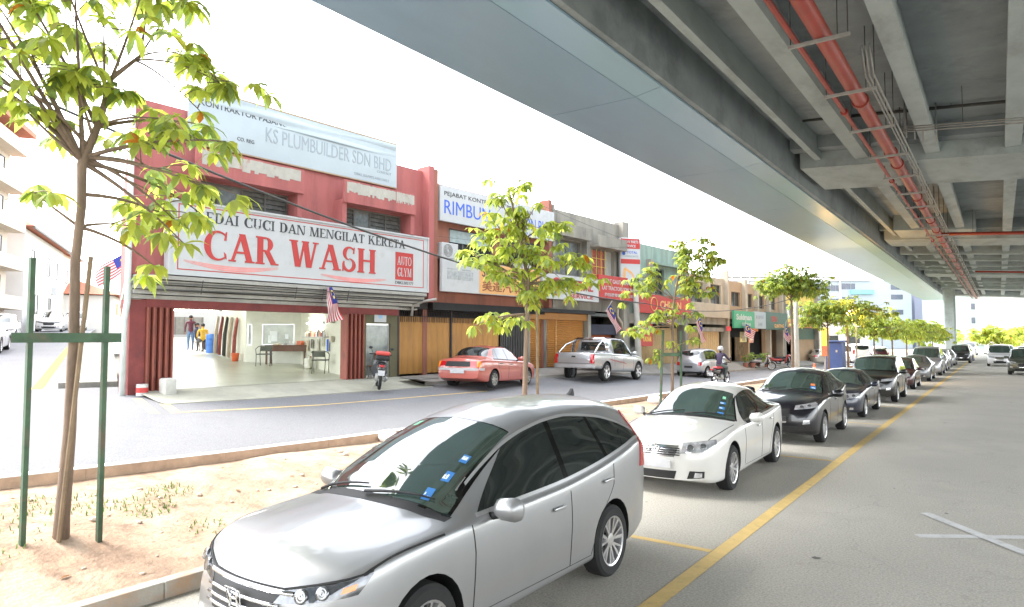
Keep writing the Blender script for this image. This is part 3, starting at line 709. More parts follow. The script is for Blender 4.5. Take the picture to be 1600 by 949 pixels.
BOXY = mod(CX,beams=[],edge=.10, L=4.7,r=.37,fo=.95,wb=2.7,trim=M_blk,
 top=[(0,.80),(.05,.92),(.12,.99),(.4,1.04),(.9,1.09),(1.3,1.14),(1.37,1.17),(1.65,1.4),(1.95,1.62),(2.15,1.70),(2.7,1.745),(3.6,1.74),(4.3,1.70),(4.45,1.65),(4.56,1.35),(4.64,1.1),(4.7,.9)],
 belt=[(0,.72),(.05,.82),(.15,.9),(.4,.96),(1.2,1.05),(2.5,1.08),(4.3,1.12),(4.6,1.05),(4.7,.85)],
 hw=[(0,.72),(.06,.8),(.15,.85),(.35,.89),(.8,.905),(4.2,.905),(4.5,.86),(4.7,.74)],
 rw=[(0,.6),(1.2,.79),(1.5,.75),(2.0,.70),(3,.69),(4.2,.68),(4.5,.68),(4.7,.6)],
 bot=[(0,.30),(.4,.25),(4.2,.27),(4.7,.4)],
 ws=(1.40,1.98), rg=(4.46,4.6), win=[(1.66,2.45,1.98,2.45),(2.52,3.35,2.52,3.35),(3.42,4.25,3.42,4.2)], mir=(1.7,1.08),
 seams=[[(1.5,1.0),(1.5,.36)],[(2.48,1.08),(2.48,.35)],[(3.38,1.1),(3.38,.8),(3.2,.4)]], handles=[(2.28,.95),(3.2,.97)])
MPV = mod(BOXY, L=4.85,r=.33,fo=.9,wb=2.95,lip=None,spokes=6,
 top=[(0,.72),(.05,.86),(.15,.96),(.4,1.04),(.75,1.10),(.85,1.14),(1.2,1.45),(1.55,1.73),(1.8,1.83),(2.5,1.87),(3.6,1.87),(4.4,1.82),(4.6,1.76),(4.72,1.4),(4.8,1.1),(4.85,.85)],
 belt=[(0,.66),(.05,.78),(.2,.9),(.6,.98),(1.5,1.03),(4.4,1.06),(4.7,1.0),(4.85,.8)], bot=[(0,.25),(.4,.2),(4.3,.2),(4.85,.34)],
 rw=[(0,.6),(.8,.8),(1.2,.78),(1.6,.73),(3,.72),(4.4,.70),(4.85,.6)], ws=(.9,1.56), rg=(4.6,4.75), hoodgap=(.2,.8,.1),
 win=[(1.3,2.0,1.62,2.0),(2.06,3.1,2.06,3.1),(3.18,4.45,3.18,4.35)], mir=(1.35,1.04), seams=[[(1.2,1.0),(1.2,.36)],[(2.03,1.05),(2.03,.3)],[(3.14,1.05),(3.14,.3)]], handles=[(1.86,.9),(2.2,.9)],
 patches=[('headlight','f',1.0,((20,.70),(44,.76),(46,.92),(20,.84)),M_lamp,True,.010),('grille','f',1.0,((-18,.6),(18,.6),(19,.82),(-19,.82)),M_chrome,False,.008),
  ('bumper_intake','f',1.0,((-24,.28),(24,.28),(26,.44),(-26,.44)),M_blk,False,.005),('taillight','r',.9,((42,.9),(58,.9),(54,1.3),(40,1.3)),M_red,True,.008)])
HATCH = dict(L=3.75,W=1.6,r=.28,fo=.72,wb=2.40,spokes=6,lip=None,
 top=[(0,.62),(.05,.72),(.15,.80),(.4,.87),(.75,.93),(.85,.96),(1.15,1.18),(1.5,1.40),(1.75,1.47),(2.3,1.50),(3.0,1.47),(3.35,1.41),(3.45,1.36),(3.6,1.05),(3.7,.92),(3.75,.75)],
 belt=[(0,.57),(.06,.66),(.2,.74),(.6,.82),(1.2,.88),(2.4,.91),(3.4,.93),(3.65,.86),(3.75,.7)],
 hw=[(0,.60),(.08,.69),(.2,.74),(.5,.785),(1,.80),(3,.80),(3.4,.77),(3.65,.72),(3.75,.64)],
 rw=[(0,.5),(.9,.68),(1.5,.58),(2.4,.57),(3.3,.55),(3.75,.5)], bot=[(0,.25),(.3,.19),(3.2,.2),(3.75,.32)],
 ws=(.9,1.5), rg=(3.40,3.57), win=[(1.1,1.85,1.5,1.85),(1.91,2.65,1.91,2.6),(2.7,3.25,2.65,3.1)], mir=(1.2,.9), cf=.18, cr=.12,
 seams=[[(1.0,.88),(1.0,.3)],[(1.88,.9),(1.88,.28)],[(2.72,.9),(2.6,.5),(2.5,.28)]], handles=[(1.7,.78),(2.5,.8)], hoodgap=(.2,.8,.1),
 patches=[('headlight','f',.8,((22,.58),(44,.62),(46,.76),(22,.72)),M_lamp,True,.008),('grille','f',.8,((-16,.55),(16,.55),(17,.64),(-17,.64)),M_blk,False,.006),
  ('bumper_intake','f',.8,((-24,.26),(24,.26),(24,.38),(-24,.38)),M_blk,False,.005),('taillight','r',.9,((30,.62),(42,.62),(40,.80),(30,.80)),M_red,True,.008),
  ])
WIRA = mod(SEDAN,beams=[],edge=.10, L=4.27,W=1.69,r=.29,fo=.82,wb=2.5,spokes=8,rimmat=mat('steel_rim',(.34,.32,.29),.5,metal=.4,var=.2),trim=M_blk,
 top=[(0,.62),(.05,.72),(.12,.77),(.5,.84),(1.05,.91),(1.22,.94),(1.28,.965),(1.6,1.19),(1.85,1.32),(2.1,1.375),(2.6,1.385),(3.0,1.35),(3.15,1.31),(3.5,1.09),(3.68,1.0),(3.9,.985),(4.16,.97),(4.22,.92),(4.27,.75)],
 belt=[(0,.56),(.06,.66),(.3,.74),(1.2,.85),(2.2,.88),(3.4,.92),(4.0,.92),(4.2,.86),(4.27,.7)],
 hw=[(0,.70),(.06,.76),(.15,.8),(.4,.835),(1,.845),(3.4,.845),(3.9,.825),(4.15,.79),(4.27,.74)],
 rw=[(0,.6),(1.2,.72),(1.5,.66),(1.9,.58),(2.6,.57),(3.1,.57),(3.5,.62),(3.8,.66),(4.27,.6)], bot=[(0,.25),(.3,.19),(3.8,.21),(4.27,.33)],
 ws=(1.31,1.86), rg=(3.10,3.58), win=[(1.55,2.3,1.9,2.3),(2.36,3.02,2.36,2.92),(3.06,3.3,2.96,3.03)], mir=(1.62,.89), cf=.12, cr=.07, leanr=[(0,.03),(.55,0),(1,.03)],
 seams=[[(1.4,.84),(1.4,.3)],[(2.33,.88),(2.33,.28)],[(3.1,.9),(3.06,.7),(2.9,.5),(2.85,.28)]], handles=[(2.15,.76),(2.9,.79)], handlemat=M_blk, hoodgap=(.15,1.15,.1),
 patches=[('headlight','f',.9,((20,.56),(42,.58),(42,.68),(20,.68)),M_lamp,True,.008),('grille','f',.9,((-18,.57),(18,.57),(18,.66),(-18,.66)),M_blk,False,.006),
  ('rear_panel','r',1.2,((-21,.70),(21,.70),(21,.86),(-21,.86)),M_blk,False,.008),
  ('taillight','r',1.2,((21.5,.68),(36,.68),(35,.86),(21.5,.86)),M_red,True,.010),
  ('indicator','r',1.2,((31,.68),(36.5,.68),(36,.86),(31,.86)),M_amber,True,.013),
  ('bumper_strip','r',1.2,((-42,.58),(42,.58),(42,.655),(-42,.655)),mat('bumper_grey',(.42,.40,.40),.6,var=.1),False,.02)])
# ================================================================ viaduct overhead
CZ = 2.45
M_clad = mat('fascia_cladding', (.30,.44,.56), .30, metal=.25, var=.05, scale=.6, dirt=(.26,.39,.50), dscale=.5, dlo=.5, dhi=.8, stretch=(1,.25,1))
M_deck = mat('deck_concrete', (.26,.295,.305), .9, var=.16, scale=.8, bump=.1, bscale=25, dirt=(.14,.16,.165), dscale=.5, dlo=.5, dhi=.75)
M_gird = mat('girder_concrete', (.36,.41,.405), .85, var=.14, scale=1.1, bump=.1, bscale=25, dirt=(.20,.21,.20), dscale=.8, dlo=.5, dhi=.8, stretch=(1,.5,1))
M_steel = mat('galvanised', (.36,.36,.34), .5, metal=.6, var=.15, scale=6)
M_pipe = mat('red_pipe_paint', (.33,.045,.03), .42, var=.14, scale=2, dirt=(.18,.05,.035), dscale=2.2, dlo=.5, dhi=.75)
M_rod = mat('dark_rod', (.06,.06,.055), .6, var=.1)
Y0, Y1 = -34, 117
def vz(x, dz): return CZ+dz-.07*(x+5)
via = thing('viaduct', 'long concrete road viaduct with pale blue metal edge cladding over the road', 'viaduct', (0,0,0))
y = Y0
while y < Y1:                                                       # fascia panels, two strips each
    a, b = y+.012, y+7.988
    for pr in ([(-9.02,8.0),(-6.63,7.99),(-6.63,8.04),(-8.96,8.05)], [(-6.62,7.995),(-6.0,8.10),(-6.0,8.15),(-6.62,8.045)], [(-9.03,8.005),(-8.97,8.055),(-9.25,9.6),(-9.31,9.6)]):
        m = MB(); m.prism(pr, -b, -a, Matrix(((1,0,0,0),(0,0,-1,0),(0,1,0,0),(0,0,0,1)))); m.build('fascia_panel', M_clad, via)
    y += 8
XR = 13
m = MB(); m.hexa([(-9.25,Y0,9.62),(-9.25,Y1,9.62),(XR,Y1,vz(XR,7.35)),(XR,Y0,vz(XR,7.35)),(-9.25,Y0,10.3),(-9.25,Y1,10.3),(XR,Y1,vz(XR,7.8)),(XR,Y0,vz(XR,7.8))])
m.hexa([(-6.0,Y0,8.16),(-5.85,Y0,8.16),(-5.85,Y1,8.16),(-6,Y1,8.16),(-6,Y0,9.61),(-5.85,Y0,9.61),(-5.85,Y1,9.61),(-6,Y1,9.61)])
m.build('deck', M_deck, via)
m = MB(); m.box((-9.2,(Y0+Y1)/2,10.8),(.3,Y1-Y0,1.0)); m.build('parapet', M_gird, via); m = MB(); m.box((XR-.2,(Y0+Y1)/2,10.0),(.3,Y1-Y0,2.4)); m.build('parapet', M_gird, via)
CB = [(2.2,6.2),(25.3,29.5),(47,50.6),(74,78),(96,99),(113,117)]
for k,gx in enumerate((-5.0,-3.62,-1.57,.5,2.55,4.6,6.7,8.8,10.9)):
    for i in range(len(CB)-1):
        a, b = CB[i][1]+.003, CB[i+1][0]-.003; dzb = 6.2 if k else 6.25; w = .2 if k else .1
        z0 = vz(gx,dzb); zt = vz(gx,7.34)
        pr = [(gx-w,z0),(gx+w,z0),(gx+w,z0+.22),(gx+.10,z0+.34),(gx+.10,zt-.16),(gx+.3,zt-.02),(gx-.3,zt-.02),(gx-.10,zt-.16),(gx-.10,z0+.34),(gx-w,z0+.22)]
        m = MB(); m.prism(pr, -b, -a, Matrix(((1,0,0,0),(0,0,-1,0),(0,1,0,0),(0,0,0,1)))); m.build('girder', M_gird, via)
def slab(x0,x1,y0,y1,d0,d1,sk=0):
    return [(x0,y0,vz(x0,d0)),(x1,y0+sk,vz(x1,d0)),(x1,y1+sk,vz(x1,d0)),(x0,y1,vz(x0,d0)),(x0,y0,vz(x0,d1)),(x1,y0+sk,vz(x1,d1)),(x1,y1+sk,vz(x1,d1)),(x0,y1,vz(x0,d1))]
for (a,b) in CB:
    m = MB(); m.hexa(slab(-5.6,XR-.5,a,b,6.0,7.33)); m.build('crosshead', M_gird, via)
    # bearings' diaphragms just in front of each crosshead, and a plinth block
    m = MB(); m.hexa(slab(-5.8,XR-.6,a-.62,a-.01,6.55,7.33)); m.build('diaphragm', M_deck, via)
for (a,b) in ((56,56.7),(61,61.7),(66,66.6),(70,70.5),(85,85.6),(90,90.5)):
    m = MB(); m.hexa(slab(-5.7,XR-.6,a,b,6.05,7.33)); m.build('diaphragm', M_gird, via)
m = MB(); m.hexa(slab(-4.7,-.9,43.4,46.99,6.1,7.3)); m.build('bearing_block', M_gird, via)
for px,py in ((-4.85,97.5),(9.5,27.4),(9.5,48.8),(9.5,76),(9.5,97.5),(9.5,115)):
    m = MB(); hgt = vz(px,5.99)
    m.prism([(-.62,-.45),(-.45,-.62),(.45,-.62),(.62,-.45),(.62,.45),(.45,.62),(-.45,.62),(-.62,.45)],0,hgt-.002,Matrix.Translation((px,py,0))); m.build('pier', M_gird, via)
# ---- pipes and conduits under the deck
PZ = CZ+5.6
def pipe_run(name, label, x, z, r, m_, flanges=None):
    o = thing(name, label, 'pipe', (x,0,z))
    b = MB(); b.tube([(0,Y0,0),(0,Y1-1,0)], r, 14); b.build('pipe', m_, o, smooth=40)
    if flanges:
        for yv in flanges:
            b = MB(); b.lathe([(r,-.05),(r+.035,-.05),(r+.035,.05),(r,.05)],16,Matrix.Translation((0,yv,0))@Matrix.Rotation(PI/2,4,'X')); b.build('coupling', m_, o, smooth=30)
    return o
pipe_run('water_pipe','thick red painted water pipe slung lengthwise under the viaduct',-2.5,PZ,.155,M_pipe,[17.5,23,24.6,31,33,37.5,41,43,46,52,58,64,70])
pipe_run('sprinkler_pipe','thin red pipe running beside the thick red pipe under the viaduct',-2.93,PZ-.05,.052,M_pipe,[18,27,36,45])
for i,(x,z,r) in enumerate(((-2.17,PZ+.02,.02),(-2.10,PZ+.02,.02),(-2.02,PZ+.03,.022))):
    b = MB(); b.tube([(x,15.5,z+.5),(x,16,z),(x,Y1-2,z)], r, 6)
    tag(b.build('conduit', M_steel, smooth=True), ['thin grey conduit closest to the thick red pipe, under the viaduct','thin grey conduit in the middle of three beside the thick red pipe','outermost thin grey conduit of three beside the thick red pipe'][i], 'conduit', 'grey conduits along the red pipe')
yb = 13.0; k = 0; first = None
while yb < Y1-4:
    lb = 'steel trapeze hanger carrying the red pipes under the viaduct, one of the repeated row'
    if first is None:
        first = thing('pipe_hanger', lb, 'pipe hanger', (-2.5,yb,PZ), 0, 'hangers under the red pipes')
        b = MB(); b.box((-.02,0,-.19),(1.05,.06,.06)); b.build('crossbar', M_steel, first)
        for x in (-.5,.30,.47):
            b = MB(); b.tube([(x,0,-.2),(x,0,1.5)],.011,5); b.build('rod', M_rod, first)
    else:
        c = copy_tree(first); c.location = (-2.5,yb,PZ)
    yb += 3.2
# transverse services
def trans(name, label, x0, y0, x1, y1, d, r, m_, cat, rods=0, n=8):
    o = thing(name, label, cat, (0,0,0))
    b = MB(); b.tube([(x0,y0,vz(x0,d)),(x1,y1,vz(x1,d))], r, n); b.build('pipe', m_, o, smooth=True)
    for i in range(rods):
        t = (i+.5)/rods; x,yv = lerp(x0,x1,t), lerp(y0,y1,t)
        b = MB(); b.tube([(x,yv,vz(x,d)),(x,yv,vz(x,7.3))],.009,5); b.build('rod', M_rod, o)
    return o
trans('drain_pipe','dark pipe crossing under the deck just before the first crosshead',-5.2,22.6,9,23.6,6.95,.05,M_rod,'pipe',5)
for i,(dd,yy_) in enumerate(((6.35,21.0),(6.35,20.9),(6.42,21.1))):
    trans('conduit',['grey conduit crossing to the right below the first crosshead, lowest','grey conduit crossing to the right below the first crosshead, nearest','grey conduit crossing to the right below the first crosshead, highest'][i],-2.0,yy_+i*.1,9,yy_+1+i*.1,dd-.5+i*.07,.02,M_steel,'conduit',4 if i == 2 else 0,6)
t_ = trans('branch_pipe','red branch pipe crossing to the right between the second and third girders',-2.4,42.6,9,42.8,5.75,.09,M_pipe,'pipe',4)
b = MB(); b.tube([(3.1,42.7,vz(3.1,5.75)),(3.1,42.7,vz(3.1,7.2))],.09,8); b.build('riser', M_pipe, t_, smooth=True)
trans('drain_pipe','dark red pipe crossing far along under the viaduct',-1.5,68.3,9,69,5.8,.08,M_pipe,'pipe',3)
for i,x in enumerate((-2.0,-1.8,-1.6,-1.3)):
    b = MB(); b.tube([(x,21.9+i*.25,vz(x,5.9)),(x,21.9+i*.25,vz(x,7.33))],.018 if i%2 else .035,6)
    tag(b.build('hanging_conduit', M_steel, smooth=True), ['upright grey conduit dropping from the deck beside the red pipe, leftmost of four','upright thin grey conduit from the deck, second of four beside the red pipe','upright grey conduit from the deck, third of four beside the red pipe','upright thin grey conduit from the deck, farthest right of the four'][i], 'conduit', 'grey drop conduits by the red pipe')

# ================================================================ shop row
M_redw = mat('red_wall', (.37,.115,.105), .85, var=.14, scale=1.2, bump=.12, bscale=30, dirt=(.20,.065,.06), dscale=.8, dlo=.5, dhi=.8, stretch=(1.6,1.6,.35))
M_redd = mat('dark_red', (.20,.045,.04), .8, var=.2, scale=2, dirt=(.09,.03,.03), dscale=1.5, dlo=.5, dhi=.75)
M_brn = mat('brown_wall', (.27,.105,.07), .85, var=.15, scale=1.5, dirt=(.13,.06,.045), dscale=.9, dlo=.5, dhi=.75, stretch=(1.6,1.6,.35))
M_gry = mat('mould_concrete', (.30,.28,.235), .9, var=.25, scale=2.2, bump=.2, bscale=25, dirt=(.11,.10,.09), dscale=1.1, dlo=.44, dhi=.70, stretch=(1.6,1.6,.4))
M_grn = mat('pale_green_wall', (.24,.33,.28), .88, var=.15, scale=1.2, dirt=(.16,.17,.15), dscale=.8, dlo=.47, dhi=.75, stretch=(1.6,1.6,.35))
M_crm = mat('cream_wall', (.40,.34,.26), .85, var=.1, scale=1.2, dirt=(.32,.26,.2), dscale=.8, dlo=.55, dhi=.8)
M_tanw = mat('tan_wall', (.38,.26,.16), .85, var=.1, scale=1.2, dirt=(.3,.22,.15), dscale=.8, dlo=.55, dhi=.8)
M_peel = mat('peeling_white', (.40,.38,.33), .9, var=.12, scale=5, dirt=(.38,.16,.12), dscale=1.6, dlo=.58, dhi=.66, stretch=(1,1,.6))
M_roofm = mat('roof_sheet', (.2,.17,.15), .8, var=.2)
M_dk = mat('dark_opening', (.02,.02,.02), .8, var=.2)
M_win = mat('window_glass', (.03,.035,.035), .12, var=.3, scale=3, spec=.8)
M_louv = mat('louvre_glass', (.16,.17,.16), .2, var=.35, scale=5, spec=.8)
M_frame = mat('window_frame_grey', (.13,.12,.11), .6, var=.2)
M_oran = mat('orange_shutter', (.42,.205,.05), .6, var=.14, scale=1.5, dirt=(.28,.13,.05), dscale=1.6, dlo=.5, dhi=.8, stretch=(1,1,.35))
M_oran2 = mat('orange_roller', (.44,.19,.04), .55, var=.12, scale=1.5, dirt=(.3,.13,.05), dscale=1.2, dlo=.55, dhi=.8)
M_signw = mat('sign_white', (.47,.48,.48), .45, var=.05, scale=1.5, dirt=(.38,.38,.365), dscale=1.4, dlo=.55, dhi=.8)
M_banner = mat('banner_pale_blue', (.38,.435,.455), .6, var=.05, scale=1.2)
M_tr = mat('sign_red', (.44,.038,.034), .5, var=.06); M_tb = mat('sign_black', (.035,.035,.04), .5, var=0)
M_tblue = mat('sign_blue', (.04,.11,.52), .5, var=0); M_tg = mat('faded_grey_letter', (.28,.315,.335), .6, var=.1)
M_sorg = mat('sign_orange', (.68,.36,.13), .5, var=.08); M_sbr = mat('sign_brown_letter', (.23,.07,.02), .5, var=0)
M_sgreen = mat('sign_green', (.05,.30,.16), .5, var=.08); M_sgrey = mat('sign_grey', (.36,.40,.42), .5, var=.06); M_sdk = mat('sign_dark_green', (.05,.11,.085), .5, var=.1)
M_syel = mat('sign_yellow', (.72,.50,.08), .5, var=.08)
# --- serif capitals for the big sign (polylines with thick and thin strokes and slab serifs)
def serif_letter(ch, wt=1.):
    """list of polygons in a unit-height cell, and its width"""
    T_, t_, s_ = .23*wt, .085*wt, .055
    def bar(x0,y0,x1,y1,w): return [(x0-w/2,y0),(x0+w/2,y0),(x1+w/2,y1),(x1-w/2,y1)]
    def serif(x,y,w): return [(x-w/2,y),(x+w/2,y),(x+w/2,y+s_),(x-w/2,y+s_)]
    def arc(cx,cy,rx,ry,a0,a1,w0,w1,n=18):
        P, Q = [], []
        for i in range(n+1):
            u = i/n; a = math.radians(lerp(a0,a1,u)); w = w0+(w1-w0)*math.sin(PI*u)
            P.append((cx+rx*math.cos(a),cy+ry*math.sin(a))); Q.append((cx+(rx-w)*math.cos(a),cy+(ry-w*.55)*math.sin(a)))
        return [[P[i],P[i+1],Q[i+1],Q[i]] for i in range(n)]
    if ch == 'A': return [bar(.10,0,.42,1,t_+.02),bar(.74,0,.44,1,T_),[(.2,.3),(.62,.3),(.6,.37),(.24,.37)],serif(.10,0,.26),serif(.74,0,.36)], .9
    if ch == 'R': return [bar(.17,0,.17,1,T_),serif(.17,0,.34),serif(.12,.95,.24)]+arc(.36,.73,.30,.27,90,-90,.07,.20)+[[(.26,.93),(.37,1),(.26,1)],[(.26,.93),(.37,.925),(.37,1),(.26,1)],[(.26,.46),(.38,.46),(.38,.53),(.26,.53)],bar(.70,0,.42,.5,T_),serif(.74,0,.30)], .90
    if ch == 'W': return [bar(.30,0,.12,1,T_),bar(.36,0,.56,1,t_),bar(.76,0,.60,1,T_),bar(.82,0,1.04,1,t_),serif(.12,.95,.34),serif(.60,.95,.30),serif(1.04,.95,.24)], 1.18
    if ch == 'H': return [bar(.17,0,.17,1,T_),bar(.73,0,.73,1,T_),[(.26,.47),(.64,.47),(.64,.55),(.26,.55)],serif(.17,0,.32),serif(.17,.95,.32),serif(.73,0,.32),serif(.73,.95,.32)], .92
    if ch == 'K': return [bar(.17,0,.17,1,T_),bar(.30,.42,.66,1,t_),bar(.76,0,.42,.62,T_),serif(.17,0,.34),serif(.17,.95,.34),serif(.66,.95,.28),serif(.76,0,.32)], .94
    if ch == 'E': return [bar(.17,0,.17,1,T_),[(.05,0),(.66,0),(.66,.07),(.05,.07)],[(.05,.93),(.64,.93),(.64,1),(.05,1)],[(.28,.47),(.52,.47),(.52,.54),(.28,.54)],[(.60,.07),(.66,.07),(.68,.27)],[(.58,.93),(.64,.93),(.64,.75)]], .72
    if ch == 'D': return [bar(.17,0,.17,1,T_),serif(.12,0,.24),serif(.12,.95,.24),[(.28,.0),(.42,0),(.42,.07),(.28,.07)],[(.28,.93),(.42,.93),(.42,1),(.28,1)]]+arc(.40,.5,.42,.5,90,-90,.08,.23,16), .86
    if ch == 'I': return [bar(.17,0,.17,1,T_),serif(.17,0,.34),serif(.17,.95,.34)], .36
    if ch == 'U': return [bar(.17,.3,.17,1,T_),bar(.70,.3,.70,1,t_),serif(.17,.95,.34),serif(.70,.95,.26)]+arc(.40,.32,.345,.33,180,360,.23,.02,14), .86
    if ch == 'N': return [bar(.10,0,.10,1,t_),bar(.72,0,.18,1,T_),bar(.80,.1,.80,1,t_),serif(.10,0,.26),serif(.14,.95,.28),serif(.80,.95,.26)], .92
    if ch == 'M': return [bar(.12,0,.16,1,t_),bar(.52,0,.22,1,T_),bar(.55,0,.86,1,t_),bar(.92,0,.90,1,T_),serif(.12,0,.24),serif(.92,0,.32),serif(.14,.95,.3),serif(.9,.95,.3)], 1.08
    if ch == 'G': return arc(.47,.5,.45,.52,48,318,.06,.22,24)+[bar(.74,.06,.74,.42,.17),serif(.74,.40,.30),[(.70,.70),(.78,.70),(.80,1.0),(.76,1.0)]], .90
    if ch == 'L': return [bar(.17,0,.17,1,T_),serif(.17,.95,.34),[(.05,0),(.64,0),(.64,.07),(.05,.07)],[(.57,.07),(.64,.07),(.66,.28)]], .70
    if ch == 'T': return [bar(.36,0,.36,1,T_),serif(.36,0,.36),[(.02,.93),(.70,.93),(.70,1),(.02,1)],[(.02,.75),(.08,.93),(.02,.93)],[(.70,.75),(.70,.93),(.64,.93)]], .74
    if ch == 'O': return arc(.47,.5,.45,.52,0,360,.13,.13,28), .94
    if ch == 'Y': return [bar(.42,0,.42,.5,T_),bar(.38,.45,.14,1,T_),bar(.48,.45,.72,1,t_),serif(.42,0,.34),serif(.14,.95,.3),serif(.72,.95,.24)], .86
    if ch == 'C': return arc(.47,.5,.45,.52,48,312,.06,.22,26)+[[(.70,.70),(.78,.70),(.80,1.0),(.76,1.0)],[(.70,.30),(.78,.22),(.80,.05),(.74,.1)]], .84
    if ch == 'S': return arc(.34,.74,.29,.28,35,268,.06,.17,16)+arc(.34,.26,.31,.28,-215,88,.06,.18,20)+[[(.52,.74),(.58,.74),(.60,1.0),(.56,1.0)],[(.03,.24),(.09,.24),(.08,0),(.04,0)]], .68
def put_serif(mb, txt, M, x, y, w, h, depth=.012, wt=1.):
    polys, cx = [], 0
    for ch in txt:
        if ch == ' ': cx += .45; continue
        P, cw = serif_letter(ch, wt); polys += [[(px+cx,py) for px,py in p] for p in P]; cx += cw+.06
    cx -= .06
    for k,p in enumerate(polys):
        mb.prism([(x+a/cx*w, y+b*h) for a,b in p], 0, depth+.00013*(k%23), M)
def sign(name, label, s0, s1, z0, z1, out, m, cat='sign', frame=None, th=.12, group=None):
    o = thing(name, label, cat, tuple(fp(s0,z0,out)), 0, group)
    M = Matrix(((F.x,0,FN.x,0),(F.y,0,FN.y,0),(0,1,0,0),(0,0,0,1)))          # local (right, up, out)
    b = MB(); b.rbox(((s1-s0)/2,(z1-z0)/2,-th/2),(s1-s0,z1-z0,th),.012,M); b.build('board', m, o)
    if frame:
        b = MB(); w, h = s1-s0, z1-z0
        for c,d in (((w/2,.02,.012),(w+.06,.05,.05)),((w/2,h-.02,.012),(w+.06,.05,.05)),((-.0,h/2,.012),(.05,h-.09,.05)),((w,h/2,.012),(.05,h-.09,.05))): b.box(c,d,M)
        b.build('frame', frame, o)
    return o, M
def write(o, M, items):
    """items: (text, x, y, w, h, material, bold) each line one part"""
    for it in items:
        t,x,y,w,h,m_ = it[:6]; b = MB(); put_text(b,t,M,x,y,w,h,it[6] if len(it) > 6 else 0,.008,it[7] if len(it) > 7 else 1.)
        if b.v: b.build('lettering', m_, o, recalc=False)
def rect(o, M, name, x, y, w, h, m_, d=.006):
    b = MB(); b.box((x+w/2,y+h/2,d/2),(w,h,d),M); return b.build(name, m_, o)
def wallbox(b, s0, s1, z0, z1, o0, o1):                              # block in shop-front coordinates
    p = [fp(s0,z0,o0),fp(s1,z0,o0),fp(s1,z0,o1),fp(s0,z0,o1)]; b.hexa(p+[q+UP*(z1-z0) for q in p])
def wall_with_holes(b, s0, s1, z0, z1, holes, o0=-.2, o1=0.):
    ss = sorted({s0,s1}|{h[0] for h in holes}|{h[1] for h in holes}); zz = sorted({z0,z1}|{h[2] for h in holes}|{h[3] for h in holes})
    for j in range(len(zz)-1):
        run = None
        for i in range(len(ss)-1):
            c, d = (ss[i]+ss[i+1])/2, (zz[j]+zz[j+1])/2
            solid = not any(h[0] < c < h[1] and h[2] < d < h[3] for h in holes)
            if solid: run = (run[0] if run else ss[i], ss[i+1])
            if run and (not solid or i == len(ss)-2): wallbox(b, run[0], run[1], zz[j], zz[j+1], o0, o1); run = None
def shell(o, m, s0, s1, zb, zt, depth, front=-.2):
    """party walls, rear wall and roof of a shop, skewed like the plot"""
    b = MB()
    for s in (s0,s1-.2):
        p = [fp(s,zb,front-.001),fp(s+.2,zb,front-.001),ip(s+.2,depth,zb),ip(s,depth,zb)]; b.hexa(p+[q+UP*(zt-zb) for q in p])
    p = [ip(s0,depth+.002,zb),ip(s1,depth+.002,zb),ip(s1,depth+.2,zb),ip(s0,depth+.2,zb)]; b.hexa(p+[q+UP*(zt-zb) for q in p])
    b.build('side_wall', m, o)
    b = MB(); p = [fp(s0+.2,zt-.5,front-.002),fp(s1-.2,zt-.5,front-.002),ip(s1-.2,depth,zt-.9),ip(s0+.2,depth,zt-.9)]; b.hexa(p+[q+UP*.1 for q in p]); b.build('roof', M_roofm, o)
def louvre_window(o, s0, s1, z0, z1, inset=-.16, cols=4, style='louvre', gm=None):
    b = MB(); t = .05
    wallbox(b,s0,s1,z0,z0+t,inset,inset+.06); wallbox(b,s0,s1,z1-t,z1,inset,inset+.06)
    for i in range(cols+1):
        s = lerp(s0,s1-t,i/cols); wallbox(b,s,s+t,z0+t,z1-t,inset,inset+.06)
    f = b.build('window', M_frame, o)
    b = MB()
    for i in range(cols):
        a, c = lerp(s0,s1-t,i/cols)+t, lerp(s0,s1-t,(i+1)/cols)
        if style == 'louvre' and i%3 != 1:
            n = max(3,int((z1-z0)/.13))
            for k in range(n):
                z = lerp(z0+t,z1-t,k/n); h = (z1-z0-2*t)/n
                p = [fp(a,z,inset+.05),fp(c,z,inset+.05),fp(c,z+h*.95,inset+.0),fp(a,z+h*.95,inset+.0)]
                b.hexa(p[:2]+[q-FN*.006 for q in (p[1],p[0])]+[p[3],p[2]]+[q-FN*.006 for q in (p[2],p[3])])
        else: wallbox(b,a,c,z0+t,z1-t,inset+.02,inset+.03)
    b.build('pane', gm or (M_louv if style == 'louvre' else M_win), f)
    b = MB(); wallbox(b,s0,s1,z0,z1,inset-.14,inset-.1); b.build('dark_backing', mat('window_dark_inside',(.05,.048,.045),.9,var=.3), f)  # dark sheet standing in for the unlit room behind the panes
    return f
